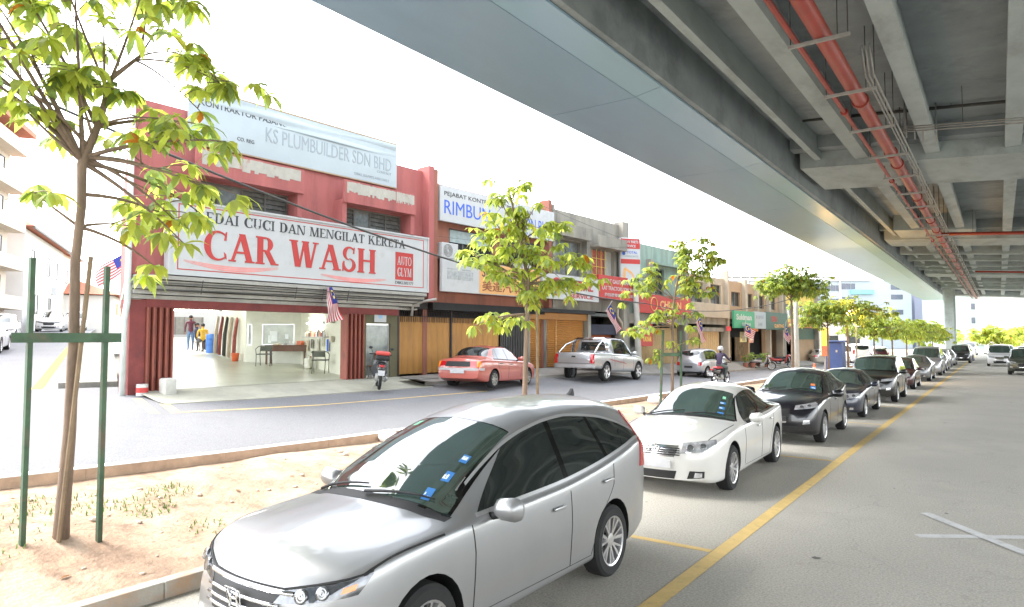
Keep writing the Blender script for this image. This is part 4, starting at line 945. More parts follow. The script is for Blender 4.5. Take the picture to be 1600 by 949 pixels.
def shutter(o, s0, s1, z0, z1, m, kind='fold', out=-.25, zt=None):
    b = MB()
    zf = lambda s: z0 if not callable(z0) else z0(s)
    if kind == 'fold':
        n = max(2,int((s1-s0)/.28))
        for i in range(n):
            a, c = lerp(s0,s1,i/n), lerp(s0,s1,(i+1)/n); mdl = (a+c)/2; d = .045
            za = zf(mdl)
            for (p,q,u,v) in ((a,mdl,0,d),(mdl,c,d,0)):
                P = [fp(p,za,out+u),fp(q,za,out+v),fp(q,za,out+v-.03),fp(p,za,out+u-.03)]; b.hexa(P+[r_+UP*(z1-za) for r_ in P])
    else:
        n = int((z1-zf((s0+s1)/2))/.09)
        for k in range(n):
            z = lerp(zf((s0+s1)/2),z1,k/n); h = (z1-zf((s0+s1)/2))/n
            P = [fp(s0,z,out),fp(s1,z,out),fp(s1,z,out-.04),fp(s0,z,out-.04)]
            Q = [fp(s0,z+h*.75,out+.028),fp(s1,z+h*.75,out+.028),fp(s1,z+h*.75,out-.04),fp(s0,z+h*.75,out-.04)]; b.hexa(P+Q)
            Q2 = [q+UP*h*.25 for q in P]
            b.hexa([fp(s0,z+h*.76,out+.028),fp(s1,z+h*.76,out+.028),fp(s1,z+h*.76,out-.04),fp(s0,z+h*.76,out-.04)]+[fp(s0,z+h*.99,out),fp(s1,z+h*.99,out),fp(s1,z+h*.99,out-.04),fp(s0,z+h*.99,out-.04)])
    return b.build('shutter', m, o)

# ---------------- car wash, the red corner shop
cw = thing('corner_shop', 'red two storey corner shophouse open at street level as a car wash', 'shop', tuple(fp(0,1.15)))
cw_inv = Matrix.Translation(-fp(0,1.15))
def ch(o, parent):                                                  # world-built mesh parented to a thing that stands elsewhere
    o.parent = parent; o.matrix_parent_inverse = Matrix.Translation(-Vector(parent.location)); return o
class Own:                                                          # lets builders that take a parent build in world space
    pass
def reparent(root):
    for c in root.children: c.matrix_parent_inverse = Matrix.Translation(-Vector(root.location))
b = MB(); wall_with_holes(b, .0, 9.55, 4.0, 8.35, [(1.46,4.29,5.7,6.6),(6.01,8.64,5.7,6.6)], -.25, 0)
wallbox(b,9.55,9.8,3.7,8.5,-.25,.35); wallbox(b,-.02,.0,3.9,8.5,-.25,.1)
b.build('front_wall', M_redw, cw)
for s0,s1 in ((1.3,4.45),(5.85,8.8)):
    b = MB()
    wallbox(b,s0,s1,6.62,6.72,.002,.5)                                # hood soffit over the windows
    wallbox(b,s0,s1,6.721,7.32,.42,.5); 
    for s in (s0,s1-.16): wallbox(b,s,s+.16,5.95,6.619,.002,.42)
    b.build('window_hood', M_redw, cw)
for s0,s1 in ((1.45,4.33),(5.95,7.9),(7.93,8.72)):
    b = MB(); n = 24                                                            # torn lower edge of the peeling whitewash
    for i in range(n):
        a, c = lerp(s0,s1,i/n), lerp(s0,s1,(i+1)/n); wallbox(b,a,c-.0005,6.9+.10*rnd.random()*(1 if i%5 else .2),7.28-.02*rnd.random(),.5,.506)
    b.build('peeling_paint', M_peel, cw)
louvre_window(cw,1.46,4.29,5.7,6.6); louvre_window(cw,6.01,8.64,5.7,6.6)
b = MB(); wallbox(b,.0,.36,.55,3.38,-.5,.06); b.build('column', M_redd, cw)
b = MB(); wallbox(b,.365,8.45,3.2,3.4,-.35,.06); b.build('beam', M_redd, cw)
M_awn = mat('awning_metal', (.36,.35,.32), .5, metal=.3, var=.2, scale=4, dirt=(.17,.15,.13), dscale=2, dlo=.5, dhi=.75)
b = MB()
for k in range(5): wallbox(b,.02,9.3,3.405+.118*k,3.50+.118*k,-.3,.05+.12*k)
wallbox(b,.37,9.3,3.402,4.0,-.34,-.305)
b.build('awning', M_awn, cw)
b = MB(); b.tube([fp(.3,3.62,.45),fp(9.2,3.72,.45)],.02,6); b.tube([fp(.3,3.78,.62),fp(9.2,3.84,.62)],.014,6)
for s in (1.5,4.2,5.1,6.0): b.tube([fp(s,3.55,.5),fp(s,3.9,.6)],.012,5)
b.build('cable', M_rod, cw)
# folding shutters drawn to both sides
M_fold = mat('folded_shutter', (.27,.075,.05), .6, var=.3, scale=3, dirt=(.08,.03,.025), dscale=3, dlo=.5, dhi=.7, stretch=(1,1,.3))
def folded(s0, s1, z0, z1, o0, o1):
    b = MB(); n = 9
    for i in range(n):
        a = lerp(s0,s1,i/n); wallbox(b,a,a+(s1-s0)/n*.55,z0,z1,o0+.02*(i%2),o1-.08*(i%2))
        wallbox(b,a+(s1-s0)/n*.551,a+(s1-s0)/n*.99,z0+.02,z1-.04,o0,o0+.12)
    return b.build('folding_shutter', M_fold, cw)
folded(.37,1.05,1.02,3.2,-.25,.12); folded(6.33,7.05,1.14,3.2,-.25,.08)
b = MB(); wallbox(b,7.051,7.15,1.13,3.2,-.2,0); wallbox(b,7.15,8.15,2.92,3.2,-.2,0); wallbox(b,8.15,8.45,1.12,3.2,-.2,0); b.build('door_wall', mat('green_brown_wall',(.11,.10,.055),.8,var=.2,scale=2), cw)
d_ = MB(); wallbox(d_,7.155,7.2,1.15,2.92,-.12,-.06); wallbox(d_,8.1,8.145,1.15,2.92,-.12,-.06); wallbox(d_,7.201,8.099,2.86,2.92,-.12,-.06); wallbox(d_,7.201,8.099,1.15,1.23,-.12,-.06)
d_ = d_.build('glass_door', M_alloy, cw)
b = MB(); wallbox(b,7.2,8.1,1.23,2.86,-.1,-.08); b.build('pane', mat('door_glass',(.16,.18,.17),.12,var=.5,scale=2.2,spec=.9), d_)
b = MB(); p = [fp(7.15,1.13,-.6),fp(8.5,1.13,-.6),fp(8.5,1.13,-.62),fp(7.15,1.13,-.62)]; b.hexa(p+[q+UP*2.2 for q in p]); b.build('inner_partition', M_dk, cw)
b = MB(); b.tube([fp(-.12,.6,.05),fp(-.12,2.9,.05),fp(-.06,3.3,.05),fp(-.06,8.3,.05)],.07,10); b.build('downpipe', mat('pvc_pipe',(.52,.55,.52),.5,var=.1), cw, smooth=True)
b = MB(); b.tube([fp(9.0,3.2,.1),fp(9.0,3.55,.15),fp(9.25,3.7,.4),fp(9.6,3.78,.7)],.05,8); b.build('downpipe', M_awn, cw, smooth=True)
# shell with an open ground floor: walls above z 3.95 all round, room below
M_tile = mat('interior_wall', (.62,.63,.52), .5, var=.07, scale=1.5)
M_ceil = mat('interior_ceiling', (.45,.45,.4), .8, var=.1)
M_iflr = mat('car_wash_floor', (.42,.43,.34), .28, var=.18, scale=.7, dirt=(.25,.26,.21), dscale=.6, dlo=.5, dhi=.75, spec=.5)
LZ = lambda t: 1.15+.04*max(t,0)
DP = 15
b = MB()
for s in (0,9.55):
    p = [fp(s,3.95,-.251),fp(s+.2,3.95,-.251),ip(s+.2,DP,3.95),ip(s,DP,3.95)]; b.hexa(p+[q+UP*4.2 for q in p])
p = [ip(0,DP+.01,3.95),ip(9.75,DP+.01,3.95),ip(9.75,DP+.2,3.95),ip(0,DP+.2,3.95)]; b.hexa(p+[q+UP*3.6 for q in p])
b.build('side_wall', M_redw, cw)
b = MB(); p = [fp(.2,7.6,-.26),fp(9.5,7.6,-.26),ip(9.5,DP,7.2),ip(.2,DP,7.2)]; b.hexa(p+[q+UP*.1 for q in p]); b.build('roof', M_roofm, cw)
b = MB(); p = [fp(.0,3.72,-.27),fp(9.5,3.72,-.27),ip(9.5,DP,3.72),ip(.0,DP,3.72)]; b.hexa(p+[q+UP*.2 for q in p]); b.build('ceiling', M_ceil, cw)
b = MB(); b.grid(lambda s,t: ip(s,t,LZ(t)+.004), [.05,2,4,6,8.4], [0,.4,2,5,8,12,18,26,34]); b.build('shop_floor', M_iflr, cw)
def iwall(pts, z0, z1, th=.12):                                     # wall along points (s,t)
    b = MB()
    for (s0,t0),(s1,t1) in zip(pts,pts[1:]):
        a, c = ip(s0,t0,0), ip(s1,t1,0); d = (c-a).normalized(); n_ = Vector((d.y,-d.x,0))*th
        p = [a,c,c+n_,a+n_]; b.hexa([Vector((q.x,q.y,z0)) for q in p]+[Vector((q.x,q.y,z1)) for q in p])
    return b
iwall([(7.04,.3),(6.62,.6),(6.56,6.46)],1.1,3.715).build('inside_wall', M_tile, cw)
# office front with two windows
A, B_ = ip(6.56,6.46,0), ip(4.57,8.31,0); od = (B_-A).normalized(); on = Vector((-od.y,od.x,0)); on = on if on.x > 0 else -on
def op(u, z, o=0.): return A+od*u+on*o+UP*z
OL = (B_-A).length
def obox(b,u0,u1,z0,z1,o0,o1):
    p = [op(u0,z0,o0),op(u1,z0,o0),op(u1,z0,o1),op(u0,z0,o1)]; b.hexa(p+[q+UP*(z1-z0) for q in p])
b = MB()
for u0,u1,z0,z1 in ((0,OL,1.2,2.15),(0,OL,3.0,3.71),(0,.25,2.15,3.0),(1.55,1.95,2.15,3.0),(OL-.08,OL,2.15,3.0)): obox(b,u0,u1,z0,z1,-.1,0)
b.build('office_wall', mat('office_wall_cream',(.60,.61,.52),.6,var=.07), cw)
w_ = MB()
for u0,u1 in ((.25,1.55),(1.95,OL-.08)):
    for (a,c,e,g) in ((u0,u1,2.15,2.19),(u0,u1,2.96,3.0),(u0,u0+.04,2.19,2.96),(u1-.04,u1,2.19,2.96)): obox(w_,a,c,e,g,-.06,.01)
w_ = w_.build('office_window', M_alloy, cw)
b = MB(); obox(b,.29,1.51,2.19,2.96,-.04,-.02); obox(b,1.99,OL-.12,2.19,2.96,-.04,-.02); b.build('pane', mat('office_pane',(.35,.40,.36),.08,var=.3,scale=2,spec=.8), w_)
b = MB()
for u,z,w,h in ((.95,2.3,.3,.42),(1.2,2.25,.12,.3),(.5,2.4,.14,.2)): obox(b,u,u+w,z,z+h,-.018,-.014)
b.build('notice', M_stickw, w_)
iwall([(4.57,8.31),(4.3,13.0)],1.3,3.7).build('inside_wall', M_tile, cw)
b = MB(); p = [ip(4.6,14.9,1.2),ip(8.5,14.9,1.2),ip(8.5,15,1.2),ip(4.6,15,1.2)]; b.hexa(p+[q+UP*2.5 for q in p]); b.build('inside_wall', M_tile, cw)
reparent(cw)
# back yard beyond the car wash
yard = thing('yard_wall', 'white rendered house wall with a barred window behind the car wash', 'wall', tuple(ip(1,36,2.3)))
b = MB(); q0, q1 = ip(2.2,36,1.5), ip(16,33,1.5); n_ = Vector((.35,.93,0)); b.hexa([q0,q1,q1-F*0+D*.3,q0+D*.3]+[q+UP*4.6 for q in (q0,q1,q1+D*.3,q0+D*.3)]); b.build('wall', mat('yard_white',(.42,.42,.395),.8,var=.05), yard)
dq = (q1-q0).normalized(); nq_ = Vector((dq.y,-dq.x,0)); nq_ = nq_ if nq_.x > 0 else -nq_
def yb_(b,u0,u1,z0,z1,o0,o1):
    P = lambda u,o: q0+dq*u+nq_*o; p = [P(u0,o0),P(u1,o0),P(u1,o1),P(u0,o1)]; b.hexa([Vector((v.x,v.y,z0)) for v in p]+[Vector((v.x,v.y,z1)) for v in p])
b = MB(); yb_(b,1.2,3.8,2.7,4.0,.0,.03); wn_ = b.build('window', mat('yard_window',(.20,.20,.17),.3,var=.2), yard)
b = MB()
for i in range(5): yb_(b,1.2+i*.62,1.25+i*.62,2.7,4.0,.031,.06)
b.build('bar', M_frame, wn_)
reparent(yard)
mb = MB(); mb.grid(lambda s,t: ip(s,t,LZ(t)-.0), [.2,3,6,14], [15,20,26,34,37]); struct(mb.build('yard_ground', mat('yard_cement',(.24,.235,.215),.6,var=.2,scale=.6,dirt=(.22,.22,.2),dscale=.7,dlo=.5,dhi=.7)))
# signs on the car wash
o, M = sign('banner','pale blue plastic banner with faded plumbing firm lettering on the red parapet',1.25,8.3,7.52,9.0,.08,M_banner,'banner',None,.03)
b = MB(); rr_ = random.Random(3)
b.grid(lambda u,v: M@Vector((u,v,.012+.018*math.sin(u*1.1+v*9)+.012*math.sin(v*23-u*.7))), [i*.12 for i in range(59)], [1.0+.02*i for i in range(24)]); b.build('fold', M_banner, o, smooth=True)
write(o,M,[('KONTRAKTOR PASANG PAIP',.30,1.05,3.1,.16,M_tb,.0),('KS PLUMBUILDER SDN BHD',2.2,.50,4.6,.42,M_tg,.0),('CO. REG',1.35,.34,.5,.1,M_tb),('CONTACT',6.2,.38,.6,.08,M_tg),('DBKL.KS.P092.10/01/2012',5.3,.14,1.4,.08,M_tg)])
b = MB(); b.box((3.5,1.49,-.02),(7.1,.05,.05),M); b.box((3.5,-.01,-.02),(7.1,.04,.05),M); b.build('batten', mat('batten_wood',(.35,.25,.16),.8), o)
o, M = sign('car_wash_sign','large white signboard with red CAR WASH lettering over the open shop front',.75,9.5,4.02,5.93,.36,M_signw,'sign',M_signw,.3)
b = MB(); put_serif(b,'CAR',M,.85,.46,2.15,.76,.016,.95); b.build('lettering', M_tr, o); b = MB(); put_serif(b,'WASH',M,3.37,.48,3.1,.76,.016,.95); b.build('lettering', M_tr, o)
b = MB(); put_serif(b,'KEDAI CUCI DAN MENGILAT KERETA',M,.6,1.42,7.1,.27,.012,.62); b.build('lettering', M_tb, o)
write(o,M,[('DBKL202177',7.28,.22,.8,.09,M_tb)])
for x,y,w,h in ((.2,.14,8.35,.025),(.2,1.78,8.35,.025),(.2,.165,.025,1.615),(8.525,.165,.025,1.615)): rect(o,M,'border',x,y,w,h,M_tr,.005)
rect(o,M,'red_panel',7.28,.36,.78,.92,M_tr,.008)
M2 = M@Matrix.Translation((0,0,.008)); 
for tx_,yy_ in (('AUTO',.86),('GLYM',.48)): b = MB(); put_serif(b,tx_,M2,7.36,yy_,.62,.28,.006,.7); b.build('lettering', M_signw, o)
b = MB()
for x0,x1,y0,d in ((.35,3.0,.40,-.10),(4.4,6.9,.34,-.07)):
    b = MB()
    for q in range(3):
        pts = [(lerp(x0,x1,i/16), y0+d*math.sin(PI*i/16)*(1+.3*q)-.02*q) for i in range(17)]
        for i in range(16):
            w0, w1 = .018*math.sin(PI*i/16)+.003, .018*math.sin(PI*(i+1)/16)+.003
            b.prism([(pts[i][0],pts[i][1]-w0),(pts[i+1][0],pts[i+1][1]-w1),(pts[i+1][0],pts[i+1][1]+w1),(pts[i][0],pts[i][1]+w0)],0,.004+.0006*q,M)
    b.build('swoosh', mat('sign_pink',(.68,.28,.26),.5,var=.1), o)
o, M = sign('notice_board','small white notice plate above the glass door beside the car wash',7.45,7.95,2.96,3.3,.03,M_signw,'sign',None,.02)
b = MB(); b.lathe([(.0,.003),(.09,.003),(.09,.0)],20,M@Matrix.Translation((.25,.2,0))); b.build('round_mark', mat('pale_blue_mark',(.25,.42,.6),.5), o)

# ---------------- the other shops: (name, label, s0, s1, wall, parapet top, ground rows ...)
def shop(label, s0, s1, m, ztop, holes, zg=None, depth=15, band=(3.7,4.0), cols=(), cm=None, soff=None):
    o = thing('shophouse', label, 'shop', tuple(fp(s0,zs(s0))), 0, 'shophouses in the row')
    b = MB(); wall_with_holes(b, s0, s1, 3.72, ztop, holes, -.25, 0); b.build('front_wall', m, o)
    for c in cols:
        b = MB(); wallbox(b,c[0],c[1],c[2] if len(c) > 2 else zs(s0)-.6,c[3] if len(c) > 3 else ztop+.25,-.251,c[4] if len(c) > 4 else .28); b.build('pilaster', cm or m, o)
    shell(o, m, s0, s1, .2, ztop-.1, depth)
    b = MB(); p = [fp(s0+.21,3.5,-.3),fp(s1-.21,3.5,-.3),ip(s1-.21,14,3.5),ip(s0+.21,14,3.5)]; b.hexa(p+[q+UP*.15 for q in p]); b.build('ceiling', M_deck, o)
    b = MB(); p = [fp(s0+.01,zs(s0),.001),fp(s1-.01,zs(s1),.001),ip(s1-.01,14,zs(s1)),ip(s0+.01,14,zs(s0))]; b.hexa([q-UP*.3 for q in p]+p); b.build('shop_floor', M_pave, o)
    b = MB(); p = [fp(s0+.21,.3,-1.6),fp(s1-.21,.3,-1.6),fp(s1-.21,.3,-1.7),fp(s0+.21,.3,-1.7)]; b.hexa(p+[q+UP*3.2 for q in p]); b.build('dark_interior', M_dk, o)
    return o
# brown shop
sh = shop('brown walled shophouse with orange folding shutters, second from the left in the row',9.81,17.0,M_brn,8.05,[(10.9,13.4,5.15,6.5),(13.9,16.6,5.15,6.5)],cols=((9.82,10.05,3.75,8.45),(16.75,16.95,3.75,8.45)),cm=M_brn)
louvre_window(sh,10.9,13.4,5.15,6.5,cols=3,style='pane'); louvre_window(sh,13.9,16.6,5.15,6.5,cols=4,style='pane')
b = MB(); wallbox(b,11.0,13.3,6.0,6.45,-.1,-.06); b.build('roller_blind', mat('pale_blind',(.35,.42,.42),.7,var=.2,scale=6), sh)
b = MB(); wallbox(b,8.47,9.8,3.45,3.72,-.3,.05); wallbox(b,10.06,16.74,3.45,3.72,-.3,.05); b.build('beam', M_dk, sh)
M_bars = mat('grille_bar_dark', (.035,.028,.026), .6, var=.2)
b = MB(); k = 8.6
while k < 14.0: b.tube([fp(k,3.0,-.2),fp(k,3.45,-.2)],.013,5); k += .085
b.tube([fp(8.55,3.2,-.2),fp(14,3.2,-.2)],.015,5); b.build('grille', M_bars, sh)
shutter(sh,8.6,11.2,1.2,3.2,M_oran); shutter(sh,11.3,14.0,1.15,3.2,M_oran)
b = MB(); wallbox(b,8.5,8.59,1.1,3.45,-.3,-.05); wallbox(b,11.22,11.29,1.1,3.45,-.3,-.2); b.build('shutter_post', M_bars, sh)
b = MB(); k = 14.1
while k < 15.6: b.beam(fp(k,1.1,-.2),fp(k,3.3,-.2),.035,.02); k += .11
b.build('gate', mat('gate_grey',(.15,.145,.14),.6,var=.2), sh)
reparent(sh)
def ac_unit(s, z, lb, out=.25):
    o = thing('air_conditioner', lb, 'air conditioner', tuple(fp(s,z,out)), math.atan2(-F.x,F.y)*1.0, 'air conditioner units on the shop fronts')
    b = MB(); b.rbox((0,0,.28),(.34,.82,.56),.02); b.build('casing', M_signw, o)
    b = MB()
    for r in (.22,.17,.12,.07): b.tube([Vector((.178,-.12+r*math.cos(a),.28+r*math.sin(a))) for a in [2*PI*i/18 for i in range(19)]],.008,4)
    b.build('fan_grille', M_frame, o)
    b = MB(); b.box((0,-.3,-.03),(.4,.04,.05)); b.box((0,.3,-.03),(.4,.04,.05)); b.build('bracket', M_frame, o); return o
ac_unit(10.55,5.3,'white air conditioner outdoor unit beside the brown shop window, left one'); ac_unit(14.9,5.05,'white air conditioner outdoor unit low under the window of the brown shop')
o, M = sign('shop_sign','white signboard with blue lettering on the brown shop parapet',10.15,17.1,6.65,7.93,.3,M_signw,'sign',None,.12)
write(o,M,[('PEJABAT KONTRAKTOR PEMBINAAN',.2,.90,5.2,.2,M_tb,0),('RIMBUN',.2,.28,2.5,.5,M_tblue,.0),('SDN BHD',4.7,.28,2.05,.5,M_tblue,.0),('TEL. PEJABAT KONTRAKTOR',4.9,.08,1.8,.1,M_tblue)])
o, M = sign('shop_sign','white and orange signboard with black and Chinese lettering over the orange folding shutters',10.12,15.9,4.1,5.28,.45,M_signw,'sign',None,.14)
rect(o,M,'orange_panel',1.95,.03,3.8,1.13,M_sorg,.008); M2 = M@Matrix.Translation((0,0,.008))
write(o,M2,[('SYARIKAT MEDA',2.1,.66,3.4,.38,M_tb,.0),('美達汽車冷氣',2.1,.12,3.5,.40,M_sbr,.012)])
for x,y,w,h in ((.25,.45,1.35,.32),(.25,.80,.5,.05),(1.0,.80,.5,.05)): rect(o,M,'sketch',x,y,w,h,mat('sign_sketch_grey',(.35,.37,.37),.5,var=.3,scale=9),.006)
for x in (.45,.75,1.05,1.35): rect(o,M,'sketch',x,.46,.012,.29,M_signw,.009)
# concrete shop
sh = shop('mould stained grey concrete shophouse with an orange roller shutter, third in the row',17.01,23.7,M_gry,8.2,[(17.6,19.6,5.3,6.9),(20.6,22.7,5.2,6.75)],cols=((17.02,17.2,3.75,8.3),(23.1,23.65,.9,8.35),(19.75,20.0,5.3,7.25)),cm=M_gry)
for s0,s1,z in ((17.4,19.8,6.95),(20.4,23.0,6.78)):
    b = MB(); wallbox(b,s0,s1,z,z+.1,.002,.55); wallbox(b,s0,s1,z+.101,z+.55,.45,.55)
    b.build('window_hood', M_gry, sh)
louvre_window(sh,17.6,19.6,5.3,6.9,cols=2,style='pane',gm=M_louv)
f_ = louvre_window(sh,20.6,21.9,5.2,6.75,cols=2,style='pane',gm=mat('red_blind',(.45,.12,.08),.6,var=.4,scale=5))
b = MB()
for i in range(4): s = 20.62+i*.42; b.tube([fp(s,5.2,-.02),fp(s,6.75,-.02)],.018,5)
for z in (5.5,5.9,6.3): b.tube([fp(20.6,z,-.02),fp(21.95,z,-.02)],.018,5)
b.build('window_grille', M_syel, sh)
b = MB(); wallbox(b,21.9,22.7,5.2,6.75,-.24,-.2); b.build('panel', mat('grey_board',(.42,.41,.37),.8,var=.1), sh)
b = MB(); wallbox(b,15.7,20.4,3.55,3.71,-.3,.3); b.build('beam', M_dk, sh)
shutter(sh,15.75,20.15,1.15,3.25,M_oran2,'roll'); b = MB(); wallbox(b,15.7,20.2,3.251,3.55,-.3,-.05); b.build('shutter_box', M_oran2, sh)
b = MB(); wallbox(b,17.88,17.93,1.15,3.25,-.22,-.19); b.build('shutter_rail', M_sorg, sh)
b = MB(); wallbox(b,20.2,20.45,1.0,3.6,-.3,.02); b.build('pillar', M_gry, sh); b = MB(); wallbox(b,15.62,15.74,1.0,3.55,-.3,.02); b.build('pillar', M_gry, sh)
shutter(sh,20.6,23.3,1.0,2.6,mat('rust_roller',(.42,.12,.05),.6,var=.15),'roll',-.6); b = MB(); wallbox(b,20.5,23.4,2.6,3.1,-.62,-.1); b.build('dark_fascia', mat('dark_blue_board',(.03,.035,.06),.6), sh)
b = MB(); b.tube([fp(22.6,3.9,.2),fp(22.6,3.5,.2),fp(23.0,3.2,.2),fp(23.1,2.8,.2)],.07,8); b.build('downpipe', M_crm, sh, smooth=True)
reparent(sh)
o, M = sign('shop_sign','white signboard with a red oil firm name and a round red and blue mark',16.0,20.4,4.12,5.2,.5,M_signw,'sign',None,.14)
write(o,M,[('TOTAL',1.7,.45,2.2,.42,M_tr,.03),('SERVICE',2.0,.1,1.9,.2,M_tr,.02)])
b = MB(); 
for k,(r,cx_,cy_) in enumerate(((.40,1.0,.55),)): b.lathe([(0,.006),(r,.006),(r,0)],28,M@Matrix.Translation((cx_,cy_,0)))
b.build('round_mark', M_tr, o)
b = MB(); b.lathe([(0,.008),(.26,.008),(.26,0)],24,M@Matrix.Translation((1.1,.42,.004))); b.build('round_mark', M_tblue, o)
b = MB(); b.lathe([(0,.008),(.13,.008),(.13,0)],24,M@Matrix.Translation((1.0,.62,.008))); b.build('round_mark', M_signw, o)
o, M = sign('shop_sign','red signboard with three lines of white lettering beside the white oil firm sign',20.42,24.15,4.3,5.45,.5,M_tr,'sign',None,.14)
write(o,M,[('PUSAT GAUT CENTER',.3,.78,2.9,.2,M_signw,.008),('LAT TRACTORS SDN BHD',.3,.45,3.1,.19,M_signw,.008),('拖拉機零件有限公司',.5,.14,2.7,.17,M_signw,.01)])
# green shop
sh = shop('pale green shophouse with a red signboard, fourth in the row',23.71,30.6,M_grn,7.5,[(24.4,25.4,4.9,6.0),(27.0,28.1,4.8,6.3)],cols=((30.2,30.55,.7,7.75),(26.0,26.3,4.8,6.7)),cm=M_gry)
louvre_window(sh,24.4,25.4,4.9,6.0,cols=2,style='pane'); louvre_window(sh,27.0,28.1,4.8,6.3,cols=2,style='pane')
b = MB(); wallbox(b,26.3,30.15,6.45,6.6,.002,.4); b.build('window_hood', M_grn, sh)
shutter(sh,25.6,30.2,zs,3.0,mat('tan_shutter',(.40,.27,.12),.65,var=.14),'fold'); b = MB(); wallbox(b,23.8,25.5,.8,3.2,-.4,-.3); b.build('shop_door', mat('dark_grey_door',(.13,.14,.13),.7,var=.2), sh)
b = MB(); wallbox(b,23.75,30.2,3.2,3.71,-.3,.2); b.build('beam', M_gry, sh)
reparent(sh)
o, M = sign('shop_sign','red signboard with a pale ring emblem over the tan shutters of the green shop',24.3,30.5,3.75,4.75,.5,M_tr,'sign',None,.14)
b = MB(); b.tube([M@Vector((1.6+.36*math.cos(a),.5+.36*math.sin(a),.01)) for a in [2*PI*i/24 for i in range(25)]],.03,5); b.build('ring', M_sorg, o)
write(o,M,[('CHUAN',2.3,.3,2.6,.42,M_sorg,.03)])
o, M = sign('banner','red hanging banner with yellow lettering below the pole sign',24.6,26.4,2.0,3.25,.15,M_tr,'banner',None,.02)
write(o,M,[('SERVIS',.2,.75,1.3,.24,M_signw,.02),('TAYAR',.7,.25,.95,.26,M_syel,.03)])
# cream shop
sh = shop('cream shophouse with a flat signboard band, fifth in the row',30.61,37.0,M_crm,6.35,[(31.2,33.4,4.6,5.9),(34.2,36.2,4.6,5.9)],cols=((36.7,36.95,.5,6.9),(33.6,33.9,4.5,6.5)),cm=M_crm)
louvre_window(sh,31.2,33.4,4.6,5.9,cols=3,style='pane'); louvre_window(sh,34.2,36.2,4.6,5.9,cols=3,style='pane')
shutter(sh,30.8,33.2,zs,2.85,mat('tan_shutter2',(.42,.29,.14),.65,var=.14),'fold'); shutter(sh,33.4,36.4,zs,2.85,MATS['tan_shutter2'],'fold'); b = MB(); wallbox(b,30.7,36.6,2.85,3.1,-.3,.1); wallbox(b,30.65,36.65,3.3,3.71,-.3,.15); b.build('beam', M_gry, sh); reparent(sh)
sign('shop_sign','plain cream signboard band on the fifth shop, above tan shutters',30.8,36.7,3.72,4.6,.4,M_crm,'sign',None,.12)
# next shops with green, grey and dark signs
sh = shop('tan shophouse behind the green, grey and dark signboards, sixth in the row',37.01,48.2,M_tanw,6.3,[(38,39.6,4.6,5.6),(40.6,42,4.6,5.6),(43.2,44.4,4.6,5.6),(45.6,47,4.6,5.6)],cols=((39.9,40.3,4.3,6.5),(42.3,42.6,4.3,6.5),(44.8,45.1,.4,6.5),(47.8,48.1,.3,6.6)),cm=M_crm)
for a,c in ((38,39.6),(40.6,42),(43.2,44.4),(45.6,47)): louvre_window(sh,a,c,4.6,5.6,cols=2,style='pane')
for a,c in ((37.2,37.5),(41,41.3),(44.6,45)): b = MB(); wallbox(b,a,c,.4,3.2,-.3,0); b.build('pillar', M_tanw, sh)
for a,c in ((37.7,40.8),(41.5,44.3)): b = MB(); wallbox(b,a,c,.7,2.5,-1.2,-1.15); b.build('shop_counter', mat('dim_stall',(.18,.12,.06),.8,var=.6,scale=2.5), sh)
reparent(sh)
o, M = sign('shop_sign','green signboard with white lettering in the middle of the row',36.9,40.7,3.1,4.25,.6,M_sgreen,'sign',None,.14); write(o,M,[('Sukiman',.4,.55,2.8,.4,M_signw,.03),('RESTORAN',1.4,.15,1.6,.22,M_signw,.01)])
o, M = sign('shop_sign','pale grey signboard between the green and the dark signboards',40.72,43.0,3.1,4.3,.6,M_sgrey,'sign',None,.14); write(o,M,[('KLINIK',.3,.7,1.6,.25,M_tg,.0),('DAN',.7,.2,.8,.25,M_tg,.0)])
o, M = sign('shop_sign','dark green signboard with orange marks at the end of the row',43.02,48.0,3.05,4.35,.6,M_sdk,'sign',None,.14); write(o,M,[('KEDAI',1.2,.6,1.2,.4,M_tr,.03),('GUNTING',1.8,.15,2.2,.28,M_sorg,.03)])
sh = shop('shophouse with a yellow upper wall and orange ledge at the far end of the row',48.21,58,M_syel,6.5,[(49,52,4.0,5.2),(53,57,4.0,5.2)],cols=((57.6,57.95,.2,6.8),(48.3,48.6,.2,6.7)),cm=M_gry)
louvre_window(sh,49,52,4.0,5.2,cols=3,style='pane',gm=M_louv); louvre_window(sh,53,57,4.0,5.2,cols=4,style='pane',gm=M_louv)
b = MB(); wallbox(b,48.7,57.5,3.3,3.7,-.1,.35); b.build('ledge', mat('orange_ledge',(.55,.2,.1),.8), sh)
b = MB(); wallbox(b,48.8,57.5,2.3,3.3,-.3,-.05); b.build('fascia', M_sdk, sh); b = MB(); wallbox(b,53,57.5,.3,2.3,-.5,-.1); b.build('shop_wall', M_tanw, sh); reparent(sh)
